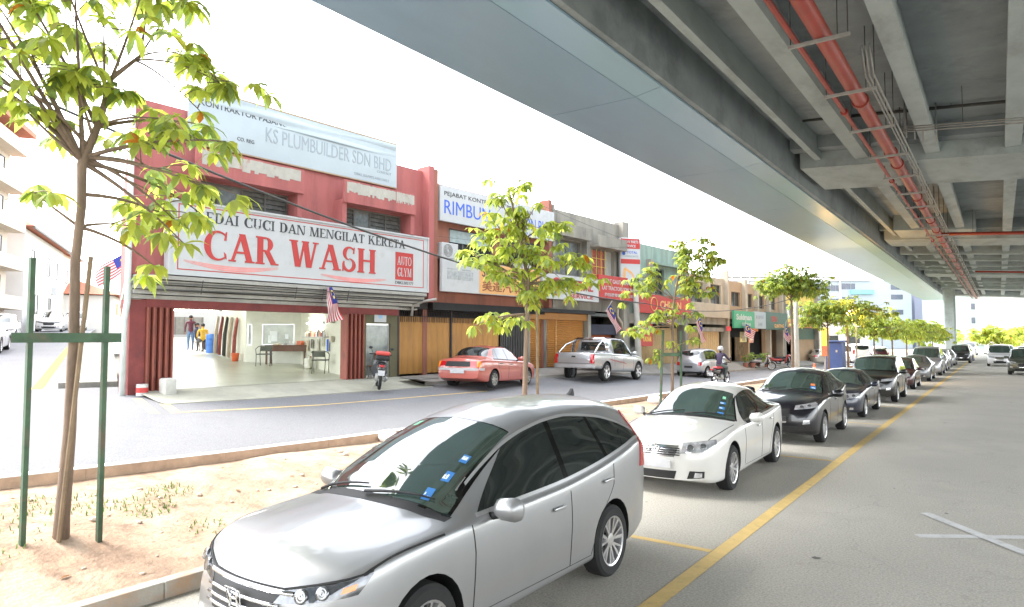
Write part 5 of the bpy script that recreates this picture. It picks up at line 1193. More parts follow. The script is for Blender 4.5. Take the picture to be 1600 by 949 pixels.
# ================================================================ trees
M_leafs = [mat('leaf_%s'%n, c, .55, var=.12, scale=4, trans=.66, island=.25, spec=.3) for n,c in (('bright',(.47,.54,.085)),('olive',(.37,.45,.10)),('deep',(.24,.33,.10)),('orange',(.55,.20,.03)),('yellow',(.42,.40,.06)))]
M_bark = mat('bark', (.20,.145,.105), .9, var=.3, scale=9, bump=.4, bscale=60, stretch=(1,1,.3))
M_stake = mat('green_stake', (.05,.10,.055), .7, var=.3, scale=5, dirt=(.12,.085,.06), dscale=3, dlo=.5, dhi=.7)
M_stakew = mat('wood_stake', (.22,.16,.10), .85, var=.25, scale=6)
def leaf(mb, p, d, L, w, droop, r):
    d = d.normalized(); s_ = d.cross(UP); s_ = s_.normalized() if s_.length > .05 else Vector((1,0,0))
    s_ = (s_+UP*r.uniform(-.5,.5)).normalized()
    pts = []; q = p.copy(); dd = d.copy(); n = 3
    for i in range(n+1):
        pts.append(q.copy()); dd = (dd+Vector((0,0,-droop*(i+1)*.5))).normalized(); q = q+dd*L/n
    ws_ = (.12,.85,1.0,.06); vs = []
    for i,pt in enumerate(pts):
        e = s_*w*.5*ws_[i]; vs += [pt-e+UP*w*.10*ws_[i], pt.copy(), pt+e+UP*w*.10*ws_[i]]
    fs = []
    for i in range(n): a = i*3; fs += [(a,a+1,a+4,a+3),(a+1,a+2,a+5,a+4)]
    mb.add(vs, fs)
def cluster(mb, p, d, L, r, n=8, mix=(0,0,0,1,1,2), odd=.03):
    for i in range(n):
        a = 2*PI*i/n+r.uniform(-.3,.3)
        u = Vector((math.cos(a),math.sin(a),r.uniform(-.55,.25)))+d*.45
        mb.k = r.choice((3,4,4)) if r.random() < odd else r.choice(mix)
        leaf(mb, p, u, L*r.uniform(.75,1.2), L*r.uniform(.29,.37), r.uniform(.25,.75), r)
def tree(name, label, base, trunk, limbs, seed, L=.2, dens=1., twist=.4, group='young street trees along the median', mix=(0,0,0,1,1,2), rb=.05, odd=.03, nleaf=8):
    """trunk: list of (across, away, up) with radii; limbs: (start index/frac along trunk, end across, end up, sprays)"""
    r = random.Random(seed); base = Vector(base)
    o = thing(name, label, 'tree', tuple(base), 0, group)
    vd = Vector((base.x,base.y,0)).normalized(); R = Vector((vd.y,-vd.x,0))            # across = to the right as seen from the street
    W_ = lambda a,b,c: R*a+vd*b+UP*c
    tp = [W_(*t[:3]) for t in trunk]; tr = [t[3] for t in trunk]
    b = MB(); b.tube(tp, tr, 10)
    tb = b.build('trunk', M_bark, o, smooth=True)
    bm_ = MB(); cm = MB()
    def at(f):
        k = f*(len(tp)-1); i = min(int(k),len(tp)-2); return tp[i].lerp(tp[i+1],k-i), lerp(tr[i],tr[i+1],k-i)
    for (f0,ex,eu,n) in limbs:
        p0, r0 = at(f0); ey = r.uniform(-1,1)*twist*max(.5,abs(ex)); e = W_(ex,ey,eu)
        mid = p0.lerp(e,.5)+UP*.12*abs(ex)+W_(r.uniform(-.1,.1),r.uniform(-.1,.1),0)
        pts = [p0*(1-t)**2+mid*2*t*(1-t)+e*t*t for t in [i/6 for i in range(7)]]
        rad_ = min(r0*.6, .012+.012*(e-p0).length); bm_.tube(pts,[lerp(rad_,.006,i/6) for i in range(7)],6)
        for k in range(n):
            t = r.uniform(.38,1.0) if k else 1.0; j = min(int(t*6),5); q = pts[j].lerp(pts[j+1],t*6-j)
            d = Vector((r.gauss(0,1),r.gauss(0,1),r.gauss(.1,.5))).normalized(); l = r.uniform(.12,.5)*L/.2*.9
            tip = q+d*l if k else e
            if k: bm_.tube([q,q.lerp(tip,.5)+UP*.02,tip],[.008,.006,.004],4)
            cluster(cm, tip, d, L, r, nleaf, mix, odd)
            if r.random() < .35*dens: cluster(cm, tip+Vector((r.uniform(-.15,.15),r.uniform(-.15,.15),r.uniform(-.15,.12)))*L/.2, d, L, r, max(4,nleaf-2), mix, odd)
    bm_.build('branches', M_bark, tb, smooth=True)
    cm.build('crown', M_leafs, o, recalc=False)
    return o
# the near tree
t1 = (-8.01,3.01,.27)
tree('street_tree','tall slender tree with drooping light green leaves, nearest on the left of the median',t1,
 [(0,0,-.1,.085),(.01,0,.3,.072),(.05,0,1.2,.060),(.06,.02,2.2,.052),(.05,0,3.0,.047),(.09,.0,3.6,.045),(.08,0,4.05,.050),(.24,.1,4.6,.037),(.33,.15,5.1,.030),(.62,.2,5.45,.020),(.66,.2,5.9,.011),(.68,.25,6.5,.007)],
 [(.55,-0.05,6.1,5),(.55,-0.75,5.7,5),(.55,-1.15,5.3,4),(.62,-0.70,6.2,5),(.68,0.25,5.8,4),(.7,-0.25,6.3,4),(.72,0.60,6.1,4),(.8,1.08,5.7,5),(.8,1.48,5.25,6),(.8,1.28,4.95,4),(.82,1.04,6.2,4),(.9,0.48,6.5,4),(.55,-1.05,6.0,6),(.55,-1.3,5.7,5),(.55,-.95,4.95,5),(.55,-.45,5.3,5),(.56,.80,4.15,4),(.56,1.40,4.35,5),(.56,1.20,3.85,5),(.56,1.00,3.55,4),(.62,1.36,4.75,4),(.62,0.84,4.65,4),
  (.42,0.60,3.45,2),(.42,0.80,3.0,2),(.42,-0.35,3.75,2),(.48,1.08,3.6,4),(.55,1.08,3.25,3),(.55,-0.50,4.6,2),(.58,-0.75,4.9,2),(.6,0.00,4.9,2),(.55,1.32,3.7,3)], 11, L=.27, twist=.5, dens=1.0)
def frame(label, cx_, cy_, zbase, posts, zc, ext, stakes=()):
    o = thing('tree_support', label, 'tree support', (cx_,cy_,zbase), 0, 'green stake frames round the trees')
    for (dx,dy,h,dx2) in posts:
        b = MB(); b.beam((dx,dy,-.25),(dx2,dy,h),.062,.045); b.build('post', M_stake, o)
    b = MB(); b.beam((ext[0],ext[1],zc-zbase),(ext[2],ext[3],zc-zbase),.05,.1); b.build('crossbar', M_stake, o)
    for (a,b_,m_) in stakes:
        b = MB(); b.tube([a,b_],.024,7); b.build('stake', m_, o)
    return o
vd1 = Vector((t1[0],t1[1],0)).normalized(); R1 = Vector((vd1.y,-vd1.x,0))
def off(a, away=0): v = R1*a+vd1*away; return v.x, v.y
pl, pr = off(-.32,-.10), off(.34,-.10)
frame('green post and crossbar frame round the nearest tree on the left',t1[0],t1[1],t1[2],[(pl[0],pl[1],3.0,pl[0]),(pr[0],pr[1],2.95,pr[0])],2.45,off(-.47,-.135)+off(.49,-.135),[((off(-.02,-.11)+(0,)),(off(.19,-.06)+(3.05,)),M_stakew)])
# second tree, behind the near silver car
t2 = (-8.0,11.45,zd(-8,11.45))
tree('street_tree','bushy light green tree rising behind the roof of the near silver car',t2,[(0,0,-.1,.06),(.02,0,1.0,.055),(.05,0,2.0,.05),(.08,0,2.9,.046),(.10,0,3.4,.042),(-.05,.1,4.2,.03),(-.25,.1,5.1,.018),(-.35,.1,5.5,.01)],
 [(.55,-.95,4.41,7),(.55,-1.25,4.03,7),(.6,-.7,3.78,6),(.65,-.75,4.85,6),(.75,-.5,5.19,6),(.85,-.2,5.43,5),(.72,.3,5.04,6),(.72,.55,4.61,6),(.6,.8,4.22,7),(.55,1.3,3.88,7),(.55,1.45,3.40,7),(.55,1.0,3.35,5),(.5,.55,3.30,5),(.5,-.3,3.44,6),(.5,-.45,3.98,4),(.62,0,4.46,5),(.4,-.6,2.57,4),(.4,-1.05,2.47,4),(.4,-.25,2.62,3),(.52,.2,2.91,4),(.7,-.05,4.85,4),(.55,.2,3.98,4)], 22, L=.28)
o = thing('tree_support','bare wooden stake beside the tree behind the near silver car','tree support',(t2[0]+.22,t2[1]+.2,t2[2]),0,'green stake frames round the trees'); b = MB(); b.tube([(0,0,-.2),(-.02,0,2.9)],.03,8); b.build('stake', M_stakew, o)
# third tree: thin, sparse, framed by two green posts
t3 = (-8.0,19.2,zd(-8,19.2))
tree('street_tree','thin sparse tree with autumn tinted leaves between two green posts above the white saloon',t3,[(0,0,-.1,.05),(.02,0,1.2,.045),(.05,0,2.6,.04),(.10,0,3.4,.034),(.25,0,4.2,.026),(.6,0,4.8,.014)],
 [(.6,-.7,4.35,10),(.6,-1.1,4.1,9),(.7,.5,4.9,11),(.75,1.0,5.0,11),(.75,1.4,4.6,12),(.7,1.1,4.2,12),(.65,.75,3.9,10),(.6,1.0,3.55,9),(.45,.75,3.05,6),(.4,-.8,2.75,8),(.4,-1.1,2.45,7),(.38,-.4,3.1,6),(.8,.9,5.2,9),(.3,.5,2.2,4),(.3,-.4,1.9,4),(.6,-1.25,3.7,5)], 33, L=.25, odd=.10, mix=(0,0,1,1,2,2))
vd3 = Vector((t3[0],t3[1],0)).normalized(); R3 = Vector((vd3.y,-vd3.x,0))
a3, b3 = R3*-.36, R3*.26
frame('green two post frame round the thin sparse tree',t3[0],t3[1],t3[2],[(a3.x,a3.y,2.5,a3.x*.6),(b3.x,b3.y,2.45,b3.x*1.1)],1.95,(a3.x*.8,a3.y*.8-.05,b3.x*1.05,b3.y*1.05-.05))
def far_tree(label, x, y, h, hc, wid, seed, mix=(1,1,2,2,0), L=.24, lean=0, n=9, gl='young street trees along the median', dens=1, zb=None):
    r = random.Random(seed); z = zd(x,y) if zb is None else zb; lim = []
    hb = h-hc
    for i in range(n*2):
        ex = lerp(-1,1,(i%n)/(n-1))*wid*r.uniform(.75,1.05); fr = 1-(ex/wid)**2*.75 if abs(ex) < wid else .2
        eu = hb+hc*(.15+(.85 if i < n else .4)*max(.1,fr))*r.uniform(.85,1.05); lim.append((r.uniform(.62,.9),ex,eu,int(11*dens)))
    return tree('street_tree',label,(x,y,z),[(0,0,-.1,.075),(lean*.3,0,h*.3,.065),(lean*.6,0,h*.5,.06),(lean*.8,0,hb,.05),(lean,0,hb+hc*.4,.03),(lean,0,hb+hc*.7,.012)],lim,seed,L=L,twist=.9,mix=mix,nleaf=7)
far_tree('umbrella crowned green tree beside the concrete lamp post in front of the yellow shop',-8.1,34.2,5.7,1.7,1.85,44,L=.26,n=11,dens=1.3)
far_tree('full dark green tree behind the navy blue bin',-8.0,42.0,4.6,2.0,2.0,55,L=.28,n=11,dens=1.3)
far_tree('wide flat topped tree just right of the navy blue bin',-7.9,47.6,4.75,1.4,2.5,66,L=.3,n=12,dens=1.2)
far_tree('round light green tree behind the dark four wheel drive',-7.8,58,4.1,1.9,2.6,77,mix=(0,0,1,1,2),L=.34,n=10)
far_tree('bushy yellow green tree, second beyond the dark four wheel drive',-7.6,67,4.1,2.0,2.9,88,mix=(0,0,1,1),L=.38,n=9)
far_tree('bushy green tree, third beyond the dark four wheel drive',-7.4,76,4.1,2.0,3.0,99,mix=(0,1,1,2),L=.42,n=9)
far_tree('yellow green tree near the far viaduct pier',-7.2,86,4.0,2.0,3.0,101,mix=(0,0,4,1),L=.46,n=8)
far_tree('small dark green tree beside the far viaduct pier',-6.4,93,3.6,1.6,2.0,103,mix=(0,1,2),L=.46,n=8)
for i,(x,y,h,w_,lb) in enumerate([(-1,150,4.2,4,'yellow green tree at the end of the road below the hill, leftmost'),(4,158,4.4,4.5,'bright yellow green tree at the end of the road'),(11,165,5,5,'green tree at the end of the road under the hill, right side'),(-10,140,5,4,'green tree beside the pale tower at the end of the road'),(-16,128,6,5,'tree behind the far row of street trees'),(18,172,5.5,5,'tree at the far right end of the road')]):
    far_tree(lb,x,y,h,h*.7,w_,200+i,mix=(0,0,4,1) if i < 3 else (0,1,1),L=.9,n=8,gl=None,zb=0)
# ================================================================ posts, wires, signs, bin, cone
M_postc = mat('post_concrete', (.46,.45,.41), .85, var=.15, scale=3)
def wire(name, label, a, b, sag, r, cat='cable', group=None):
    a, b = Vector(a), Vector(b); m = MB()
    m.tube([a.lerp(b,t)-UP*sag*4*t*(1-t) for t in [i/20 for i in range(21)]], r, 5)
    return tag(m.build(name, M_rod, smooth=True), label, cat, group)
pole = thing('utility_pole','leaning pale concrete pole carrying the tall red and white advert sign','pole',(-14.84,31.5,.5))
b = MB(); b.tube([(0,0,-.6),(-.1,-.1,3.6),(-.2,-.2,7.0)],[.17,.145,.12],12); b.build('post', M_postc, pole, smooth=True)
o = thing('pole_sign','tall vertical red and white sign with an orange digger picture on the concrete pole','sign',(-15.0,30.9,5.2))
vdp = Vector((.82,-.57,0)); Rp = Vector((-vdp.y*1,vdp.x,0)); MP = Matrix(((Rp.x,0,vdp.x,0),(Rp.y,0,vdp.y,0),(0,1,0,0),(0,0,0,1)))
b = MB(); b.rbox((0,1.1,-.1),(1.15,2.4,.2),.02,MP); b.build('board', M_signw, o)
rect(o,MP,'red_panel',-.55,1.75,1.1,.5,M_tr); rect(o,MP,'red_panel',-.55,.98,1.1,.24,M_tr)
write(o,MP@Matrix.Translation((0,0,.006)),[('HEAVY PARTS',-.45,2.03,.9,.14,M_signw,.02),('SERVICE',-.3,1.82,.6,.13,M_signw,.02)]); write(o,MP,[('TOTAL',-.2,1.5,.6,.13,M_tblue,.01),('LUBRICANTS',-.3,1.32,.75,.09,M_tg)])
b = MB(); b.lathe([(0,.006),(.09,.006),(.09,0)],16,MP@Matrix.Translation((-.38,1.5,0))); b.build('round_mark', M_tblue, o)
b = MB()
for p in ([(-.45,.1),(-.3,.1),(-.28,.72),(-.4,.72)],[(-.4,.72),(-.3,.80),(.1,.55),(.05,.45)],[(.05,.45),(.14,.52),(.22,.25),(.14,.25)]): b.prism(p,0,.007,MP)
b.build('digger_arm', M_sorg, o); b = MB(); b.prism([(.05,.25),(.45,.3),(.5,.12),(.0,.05)],0,.0075,MP); b.build('digger_bucket', M_tb, o)
wire('power_cable','thick black overhead cable sloping down across the car wash front',fp(-6.0,8.35,1.2),fp(24.2,4.2,.9),1.02,.032)
wire('power_cable','black overhead cable continuing along the shop signs to the lamp post',fp(24.2,4.2,.9),(-8.6,35.9,4.4),.5,.02)
wire('phone_wire','thin overhead wire crossing above the car wash sign to the concrete pole',fp(-4,9.0,4.5),(-15.0,31.3,7.3),.35,.008,'wire')
wire('phone_wire','thin wire in front of the brown shop ending at the concrete pole top',fp(9.8,6.0,.6),(-15.0,31.3,7.1),.2,.006,'wire')
wire('phone_wire','thin wire from the pale apartment block over the side street',(-42,12,9.5),fp(-.1,7.6,.3),.5,.008,'wire')
lp = thing('lamp_post','pale concrete lamp post with a bracket arm beside the umbrella shaped tree','lamp post',(-8.3,35.9,zd(-8.3,35.9)))
b = MB(); b.tube([(0,0,-.3),(0,0,5.5)],[.13,.10],10); b.build('post', M_postc, lp, smooth=True)
b = MB(); b.tube([(0,0,4.4),(-.8,.2,4.9),(-1.6,.3,5.1)],.035,6); b.build('arm', M_steel, lp, smooth=True)
bn = thing('portable_cabinet','tall navy blue roadside cabinet with a flat top on the median','cabinet',(-8.6,47.2,zd(-8.6,47.2)))
b = MB(); b.rbox((0,0,1.0),(1.1,1.1,2.1),.05); b.build('body', mat('navy_plastic',(.025,.06,.2),.5,var=.1), bn); b = MB(); b.rbox((0,0,2.12),(1.25,1.25,.12),.03); b.build('lid', MATS['navy_plastic'], bn); b = MB(); b.box((.2,-.56,1.5),(.1,.03,.14)); b.build('latch', M_steel, bn)
cn = thing('traffic_cone','orange traffic cone standing by the parked silver saloon near the blue cabinet','cone',(-9.6,46.0,zl(-9.6,46)-.1))
b = MB(); b.lathe([(0,.0),(.22,.0),(.22,.05),(.17,.06),(.04,.72),(0,.73)],16); b.build('cone', mat('cone_orange',(.75,.14,.05),.5,var=.05), cn, smooth=40); b = MB(); b.lathe([(.128,.32),(.135,.3),(.10,.46),(.095,.47)],16); b.build('reflective_band', M_signw, cn)
sb = thing('roadside_sign','yellow and red upright banner sign on a post beside the tree','sign',(-8.5,43.6,zd(-8.5,43.6)))
b = MB(); b.tube([(0,0,-.2),(0,0,3.2)],.05,8); b.build('post', M_steel, sb); b = MB(); b.rbox((.1,-.07,2.1),(.55,.05,1.7),.01,Matrix.Rotation(-.5,4,'Z')); b.build('board', M_syel, sb); b = MB(); b.rbox((.1,-.1,1.55),(.45,.03,.6),.01,Matrix.Rotation(-.5,4,'Z')); b.build('red_panel', mat('poster_red',(.6,.12,.06),.5,var=.5,scale=4), sb)
# flags
M_fr = mat('flag_red', (.55,.04,.05), .8, var=.1, trans=.3); M_fw = mat('flag_white', (.68,.66,.65), .8, var=.05, trans=.3); M_fb = mat('flag_blue', (.03,.05,.28), .8, var=.1, trans=.3); M_fy = mat('flag_yellow', (.75,.55,.05), .8, var=.05)
def flag(label, loc, rz, tilt, L=1.0, H=.55, droop=.5, name='flag', pole=True, gather=0.):
    """striped flag hanging from a short staff; local x along the fly, z up"""
    o = thing(name, label, 'flag', loc, rz, 'striped flags on the shop fronts')
    def P(u, v):                                          # u along the fly, v up the hoist
        x = L*u*math.cos(tilt); z = -L*u*math.sin(tilt)*1.0-droop*.15*u*u
        return Vector((x+(v-.5)*H*math.sin(tilt)*(1-gather*(1-u)), .06*math.sin(u*7+v*3)*(.3+u), z+(v-.5)*H*math.cos(tilt)*(1-gather*(1-u))))
    for nm,m_,sel in (('red_stripes',M_fr,0),('white_stripes',M_fw,1)):
        b = MB()
        for k in range(14):
            if k%2 != sel: continue
            v1, v0 = 1-k/14, 1-(k+1)/14; ua = .5 if v0 >= .42 else 0
            b.grid(lambda u,v: P(u,v), [lerp(ua,1,i/14) for i in range(15)], [v0,(v0+v1)/2,v1])
        b.build(nm, m_, o, smooth=True, recalc=False)
    b = MB(); b.grid(lambda u,v: P(u,v), [.5*i/8 for i in range(9)], [.4287+.5713*i/4 for i in range(5)]); ca = b.build('canton', M_fb, o, smooth=True, recalc=False)
    b = MB()
    for i in range(20):
        a0, a1 = math.radians(40+280*i/20), math.radians(40+280*(i+1)/20)
        for sg in (.004,-.004):
            q = [(.2+.11*math.cos(a),.72+.2*math.sin(a)) for a in (a0,a1)]+[(.225+.09*math.cos(a),.72+.155*math.sin(a)) for a in (a1,a0)]
            b.add([P(u,v)+Vector((0,sg,0)) for u,v in q],[(0,1,2,3)])
    for sg in (.004,-.004):
        st_ = [(.31+(.07 if i%2 == 0 else .03)*math.cos(PI*i/7),.72+(.13 if i%2 == 0 else .055)*math.sin(PI*i/7)) for i in range(14)]
        c0 = P(.31,.72)+Vector((0,sg,0))
        for i in range(14): b.add([c0,P(*st_[i])+Vector((0,sg,0)),P(*st_[(i+1)%14])+Vector((0,sg,0))],[(0,1,2)])
    b.build('crescent_and_star', M_fy, ca, recalc=False)
    if pole: b = MB(); b.tube([P(0,-.15)-Vector((.012,0,0)),P(0,1.5)-Vector((.012,0,0))],.012,6); b.build('staff', M_signw, o)
    return o
fz = math.atan2(F.y,F.x)
q = fp(5.3,3.95,.6); flag('striped flag hanging limp under the big car wash sign',tuple(q),fz,math.radians(78),1.0,.62,.2,gather=.75,pole=False)
q = fp(20.9,3.9,.7); flag('striped flag hanging above the rust shutter of the concrete shop',tuple(q),fz,math.radians(48),1.5,.5,.3)
q = fp(30.6,3.5,.9); flag('striped flag slanting down by the fifth shop, behind the green posts',tuple(q),fz,math.radians(62),1.5,.6,.3)
q = fp(26.6,3.6,.7); flag('striped flag below the red sign of the green shop',tuple(q),fz,math.radians(10),1.3,.7,.3)
q = fp(38.0,3.0,.9); flag('striped flag spread under the green signboard',tuple(q),fz,math.radians(12),1.9,.8,.3)
q = fp(46.2,3.0,.9); flag('striped flag at the dark end signboard',tuple(q),fz,math.radians(30),1.6,.9,.3)
q = sp(14,-.5,3.0); flag('striped flag flying on a pole over the side street',(q.x+1.6,q.y+.9,5.75),math.radians(200),math.radians(24),2.1,.75,.3)
# ================================================================ people
def skin_figure(name, J, E_, mats, matf, parent=None, loc=(0,0,0), rz=0):
    """one continuous skinned body; J: name -> (x,y,z,r); E_: bones; matf(bone pair, face centre) -> material index"""
    names = list(J); me = bpy.data.meshes.new(name); me.from_pydata([J[n][:3] for n in names], [(names.index(a),names.index(b)) for a,b in E_], [])
    o = bpy.data.objects.new(name, me); COL.objects.link(o)
    md = o.modifiers.new('s','SKIN'); md.use_smooth_shade = True; md.branch_smoothing = .6
    for i,n in enumerate(names):
        sv = me.skin_vertices[0].data[i]; sv.radius = (J[n][3],J[n][4] if len(J[n]) > 4 else J[n][3]); sv.use_root = n == 'pelvis'
    o.modifiers.new('u','SUBSURF').levels = 2
    bpy.context.view_layer.update()
    nm = bpy.data.meshes.new_from_object(o.evaluated_get(_dg())); o.modifiers.clear(); o.data = nm
    for m in mats: nm.materials.append(m)
    for p in nm.polygons:
        c = p.center; best = None
        for a,b in E_:
            A_, B2 = Vector(J[a][:3]), Vector(J[b][:3]); d = B2-A_; t = max(0,min(1,(c-A_).dot(d)/max(d.length_squared,1e-9)))
            q = (c-(A_+d*t)).length/((J[a][3]+J[b][3])/2+.01)
            if best is None or q < best[0]: best = (q,a,b)
        p.material_index = matf(best[1],best[2],c)
    nm.polygons.foreach_set('use_smooth',[True]*len(nm.polygons))
    o.location = loc; o.rotation_euler = (0,0,rz)
    if parent: o.parent = parent
    return o
M_skin = mat('skin', (.30,.16,.10), .55, var=.08); M_hair = mat('dark_hair', (.012,.010,.009), .7)
def person(label, loc, rz, pose, shirt, pants, shoes=None, hair=True, group=None, helmet=None, sleeves=True):
    o = thing('person', label, 'person', loc, rz, group)
    J = dict(pose); E_ = [('pelvis','spine'),('spine','chest'),('chest','neck'),('neck','chin'),('chin','head'),('head','crown')]
    for s in 'lr':
        E_ += [('chest','sh'+s),('sh'+s,'el'+s),('el'+s,'wr'+s),('wr'+s,'ha'+s),('pelvis','hp'+s),('hp'+s,'kn'+s),('kn'+s,'an'+s),('an'+s,'to'+s)]
        h, w = Vector(J['ha'+s][:3]), Vector(J['wr'+s][:3]); d = (h-w).normalized(); sd_ = d.cross(Vector((1,0,.2))).normalized(); 
        for k in range(4):
            a, b_ = 'f%d%s'%(k,s), 'g%d%s'%(k,s); sp_ = sd_*(k-1.5)*.02; ln = (.055,.068,.072,.06)[k]
            J[a] = tuple(h+sp_+d*.012)+(.009,); J[b_] = tuple(h+sp_*1.1+d*ln*.8+Vector((0,0,-.015)))+(.008,); E_ += [('ha'+s,a),(a,b_)]
        J['th'+s] = tuple(w+d*.03+sd_*.05)+(.010,); E_ += [('wr'+s,'th'+s)]
    def mf(a,b,c):
        k = a+b
        if 'kn' in k or 'hp' in k and 'pelvis' in k: return 1 if 'to' not in k else 3
        if 'an' in k: return 3 if 'to' in k else 1
        if 'el' in k and 'sh' in k: return 0
        if any(t in k for t in ('wr','ha','f0','f1','f2','f3','g','th')) : return 0 if (sleeves and 'el' in k) else 2
        if 'neck' in k and 'chin' in k or 'chin' in k or 'head' in k or 'crown' in k: return 2
        return 0
    body = skin_figure('body', J, E_, [shirt,pants,M_skin,shoes or M_blk], mf, o)
    hd = Vector(J['head'][:3]); fw = Vector((0,1,0))
    f_ = MB()
    f_.sphere(hd+fw*.105+Vector((0,0,-.02)),(.014,.02,.022),8,6); f_.build('nose', M_skin, body, smooth=True)
    f_ = MB()
    for sx in (-1,1): f_.sphere(hd+Vector((sx*.035,.088,.012)),(.013,.01,.009),8,6)
    f_.build('eyes', M_hair, body, smooth=True)
    f_ = MB(); f_.sphere(hd+Vector((0,.092,-.06)),(.024,.008,.006),8,5); f_.build('mouth', mat('lips',(.22,.07,.06),.5,var=0), body, smooth=True)
    f_ = MB()
    for sx in (-1,1): f_.sphere(hd+Vector((sx*.09,.0,-.01)),(.014,.024,.032),8,6)
    f_.build('ears', M_skin, body, smooth=True)
    if helmet:
        f_ = MB(); f_.sphere(hd+Vector((0,-.01,.035)),(.135,.155,.135),18,12); f_.v = [(x,y,max(z,hd.z-.045)) for x,y,z in f_.v]; h_ = f_.build('helmet', helmet, o, smooth=True)
        f_ = MB(); f_.box(tuple(hd+Vector((0,.10,.03))),(.2,.06,.03)); f_.build('visor_rim', M_blk, h_)
    elif hair:
        f_ = MB(); f_.sphere(hd+Vector((0,-.018,.045)),(.095,.108,.088),14,9); f_.build('hair', M_hair, o, smooth=True)
    return o
def stand_pose(h=1.0, lean=0.):
    J = dict(pelvis=(0,0,.92,.13,.10),spine=(0,0,1.10,.12,.09),chest=(0,0,1.32,.15,.10),neck=(0,.0,1.47,.055),chin=(0,.012,1.53,.06),head=(0,.015,1.61,.085,.10),crown=(0,.005,1.69,.065,.075))
    for s,x in (('l',-1),('r',1)):
        J.update({'sh'+s:(x*.18,0,1.40,.062),'el'+s:(x*.24,-.02,1.13,.045),'wr'+s:(x*.25,.06,.90,.032),'ha'+s:(x*.25,.075,.83,.034,.02),'hp'+s:(x*.09,0,.88,.095),'kn'+s:(x*.10,.02,.48,.065),'an'+s:(x*.10,-.01,.08,.042),'to'+s:(x*.115,.15,.04,.036)})
    return J
def sit_pose(zs_=.45):
    J = dict(pelvis=(0,0,zs_+.10,.14,.11),spine=(0,-.02,zs_+.28,.125,.095),chest=(0,.0,zs_+.52,.15,.10),neck=(0,.02,zs_+.67,.055),chin=(0,.035,zs_+.72,.06),head=(0,.04,zs_+.80,.085,.10),crown=(0,.03,zs_+.88,.065,.075))
    for s,x in (('l',-1),('r',1)):
        J.update({'sh'+s:(x*.18,0.0,zs_+.60,.062),'el'+s:(x*.23,.10,zs_+.34,.045),'wr'+s:(x*.14,.32,zs_+.22,.032),'ha'+s:(x*.12,.38,zs_+.19,.034,.02),'hp'+s:(x*.09,.04,zs_+.09,.095),'kn'+s:(x*.13,.42,zs_+.06,.065),'an'+s:(x*.13,.40,.08,.042),'to'+s:(x*.14,.56,.04,.036)})
    return J
def ride_pose():
    z = .78
    J = dict(pelvis=(0,-.12,z+.08,.14,.12),spine=(0,-.08,z+.27,.13,.10),chest=(0,.0,z+.50,.16,.115),neck=(0,.04,z+.65,.055),chin=(0,.055,z+.70,.06),head=(0,.06,z+.78,.085,.10),crown=(0,.05,z+.86,.065,.075))
    for s,x in (('l',-1),('r',1)):
        J.update({'sh'+s:(x*.19,0.02,z+.58,.066),'el'+s:(x*.30,.20,z+.36,.048),'wr'+s:(x*.31,.43,z+.26,.034),'ha'+s:(x*.30,.50,z+.25,.036,.022),'hp'+s:(x*.10,-.06,z+.07,.10),'kn'+s:(x*.17,.36,z-.02,.068),'an'+s:(x*.16,.14,.34,.043),'to'+s:(x*.17,.30,.28,.037)})
    return J
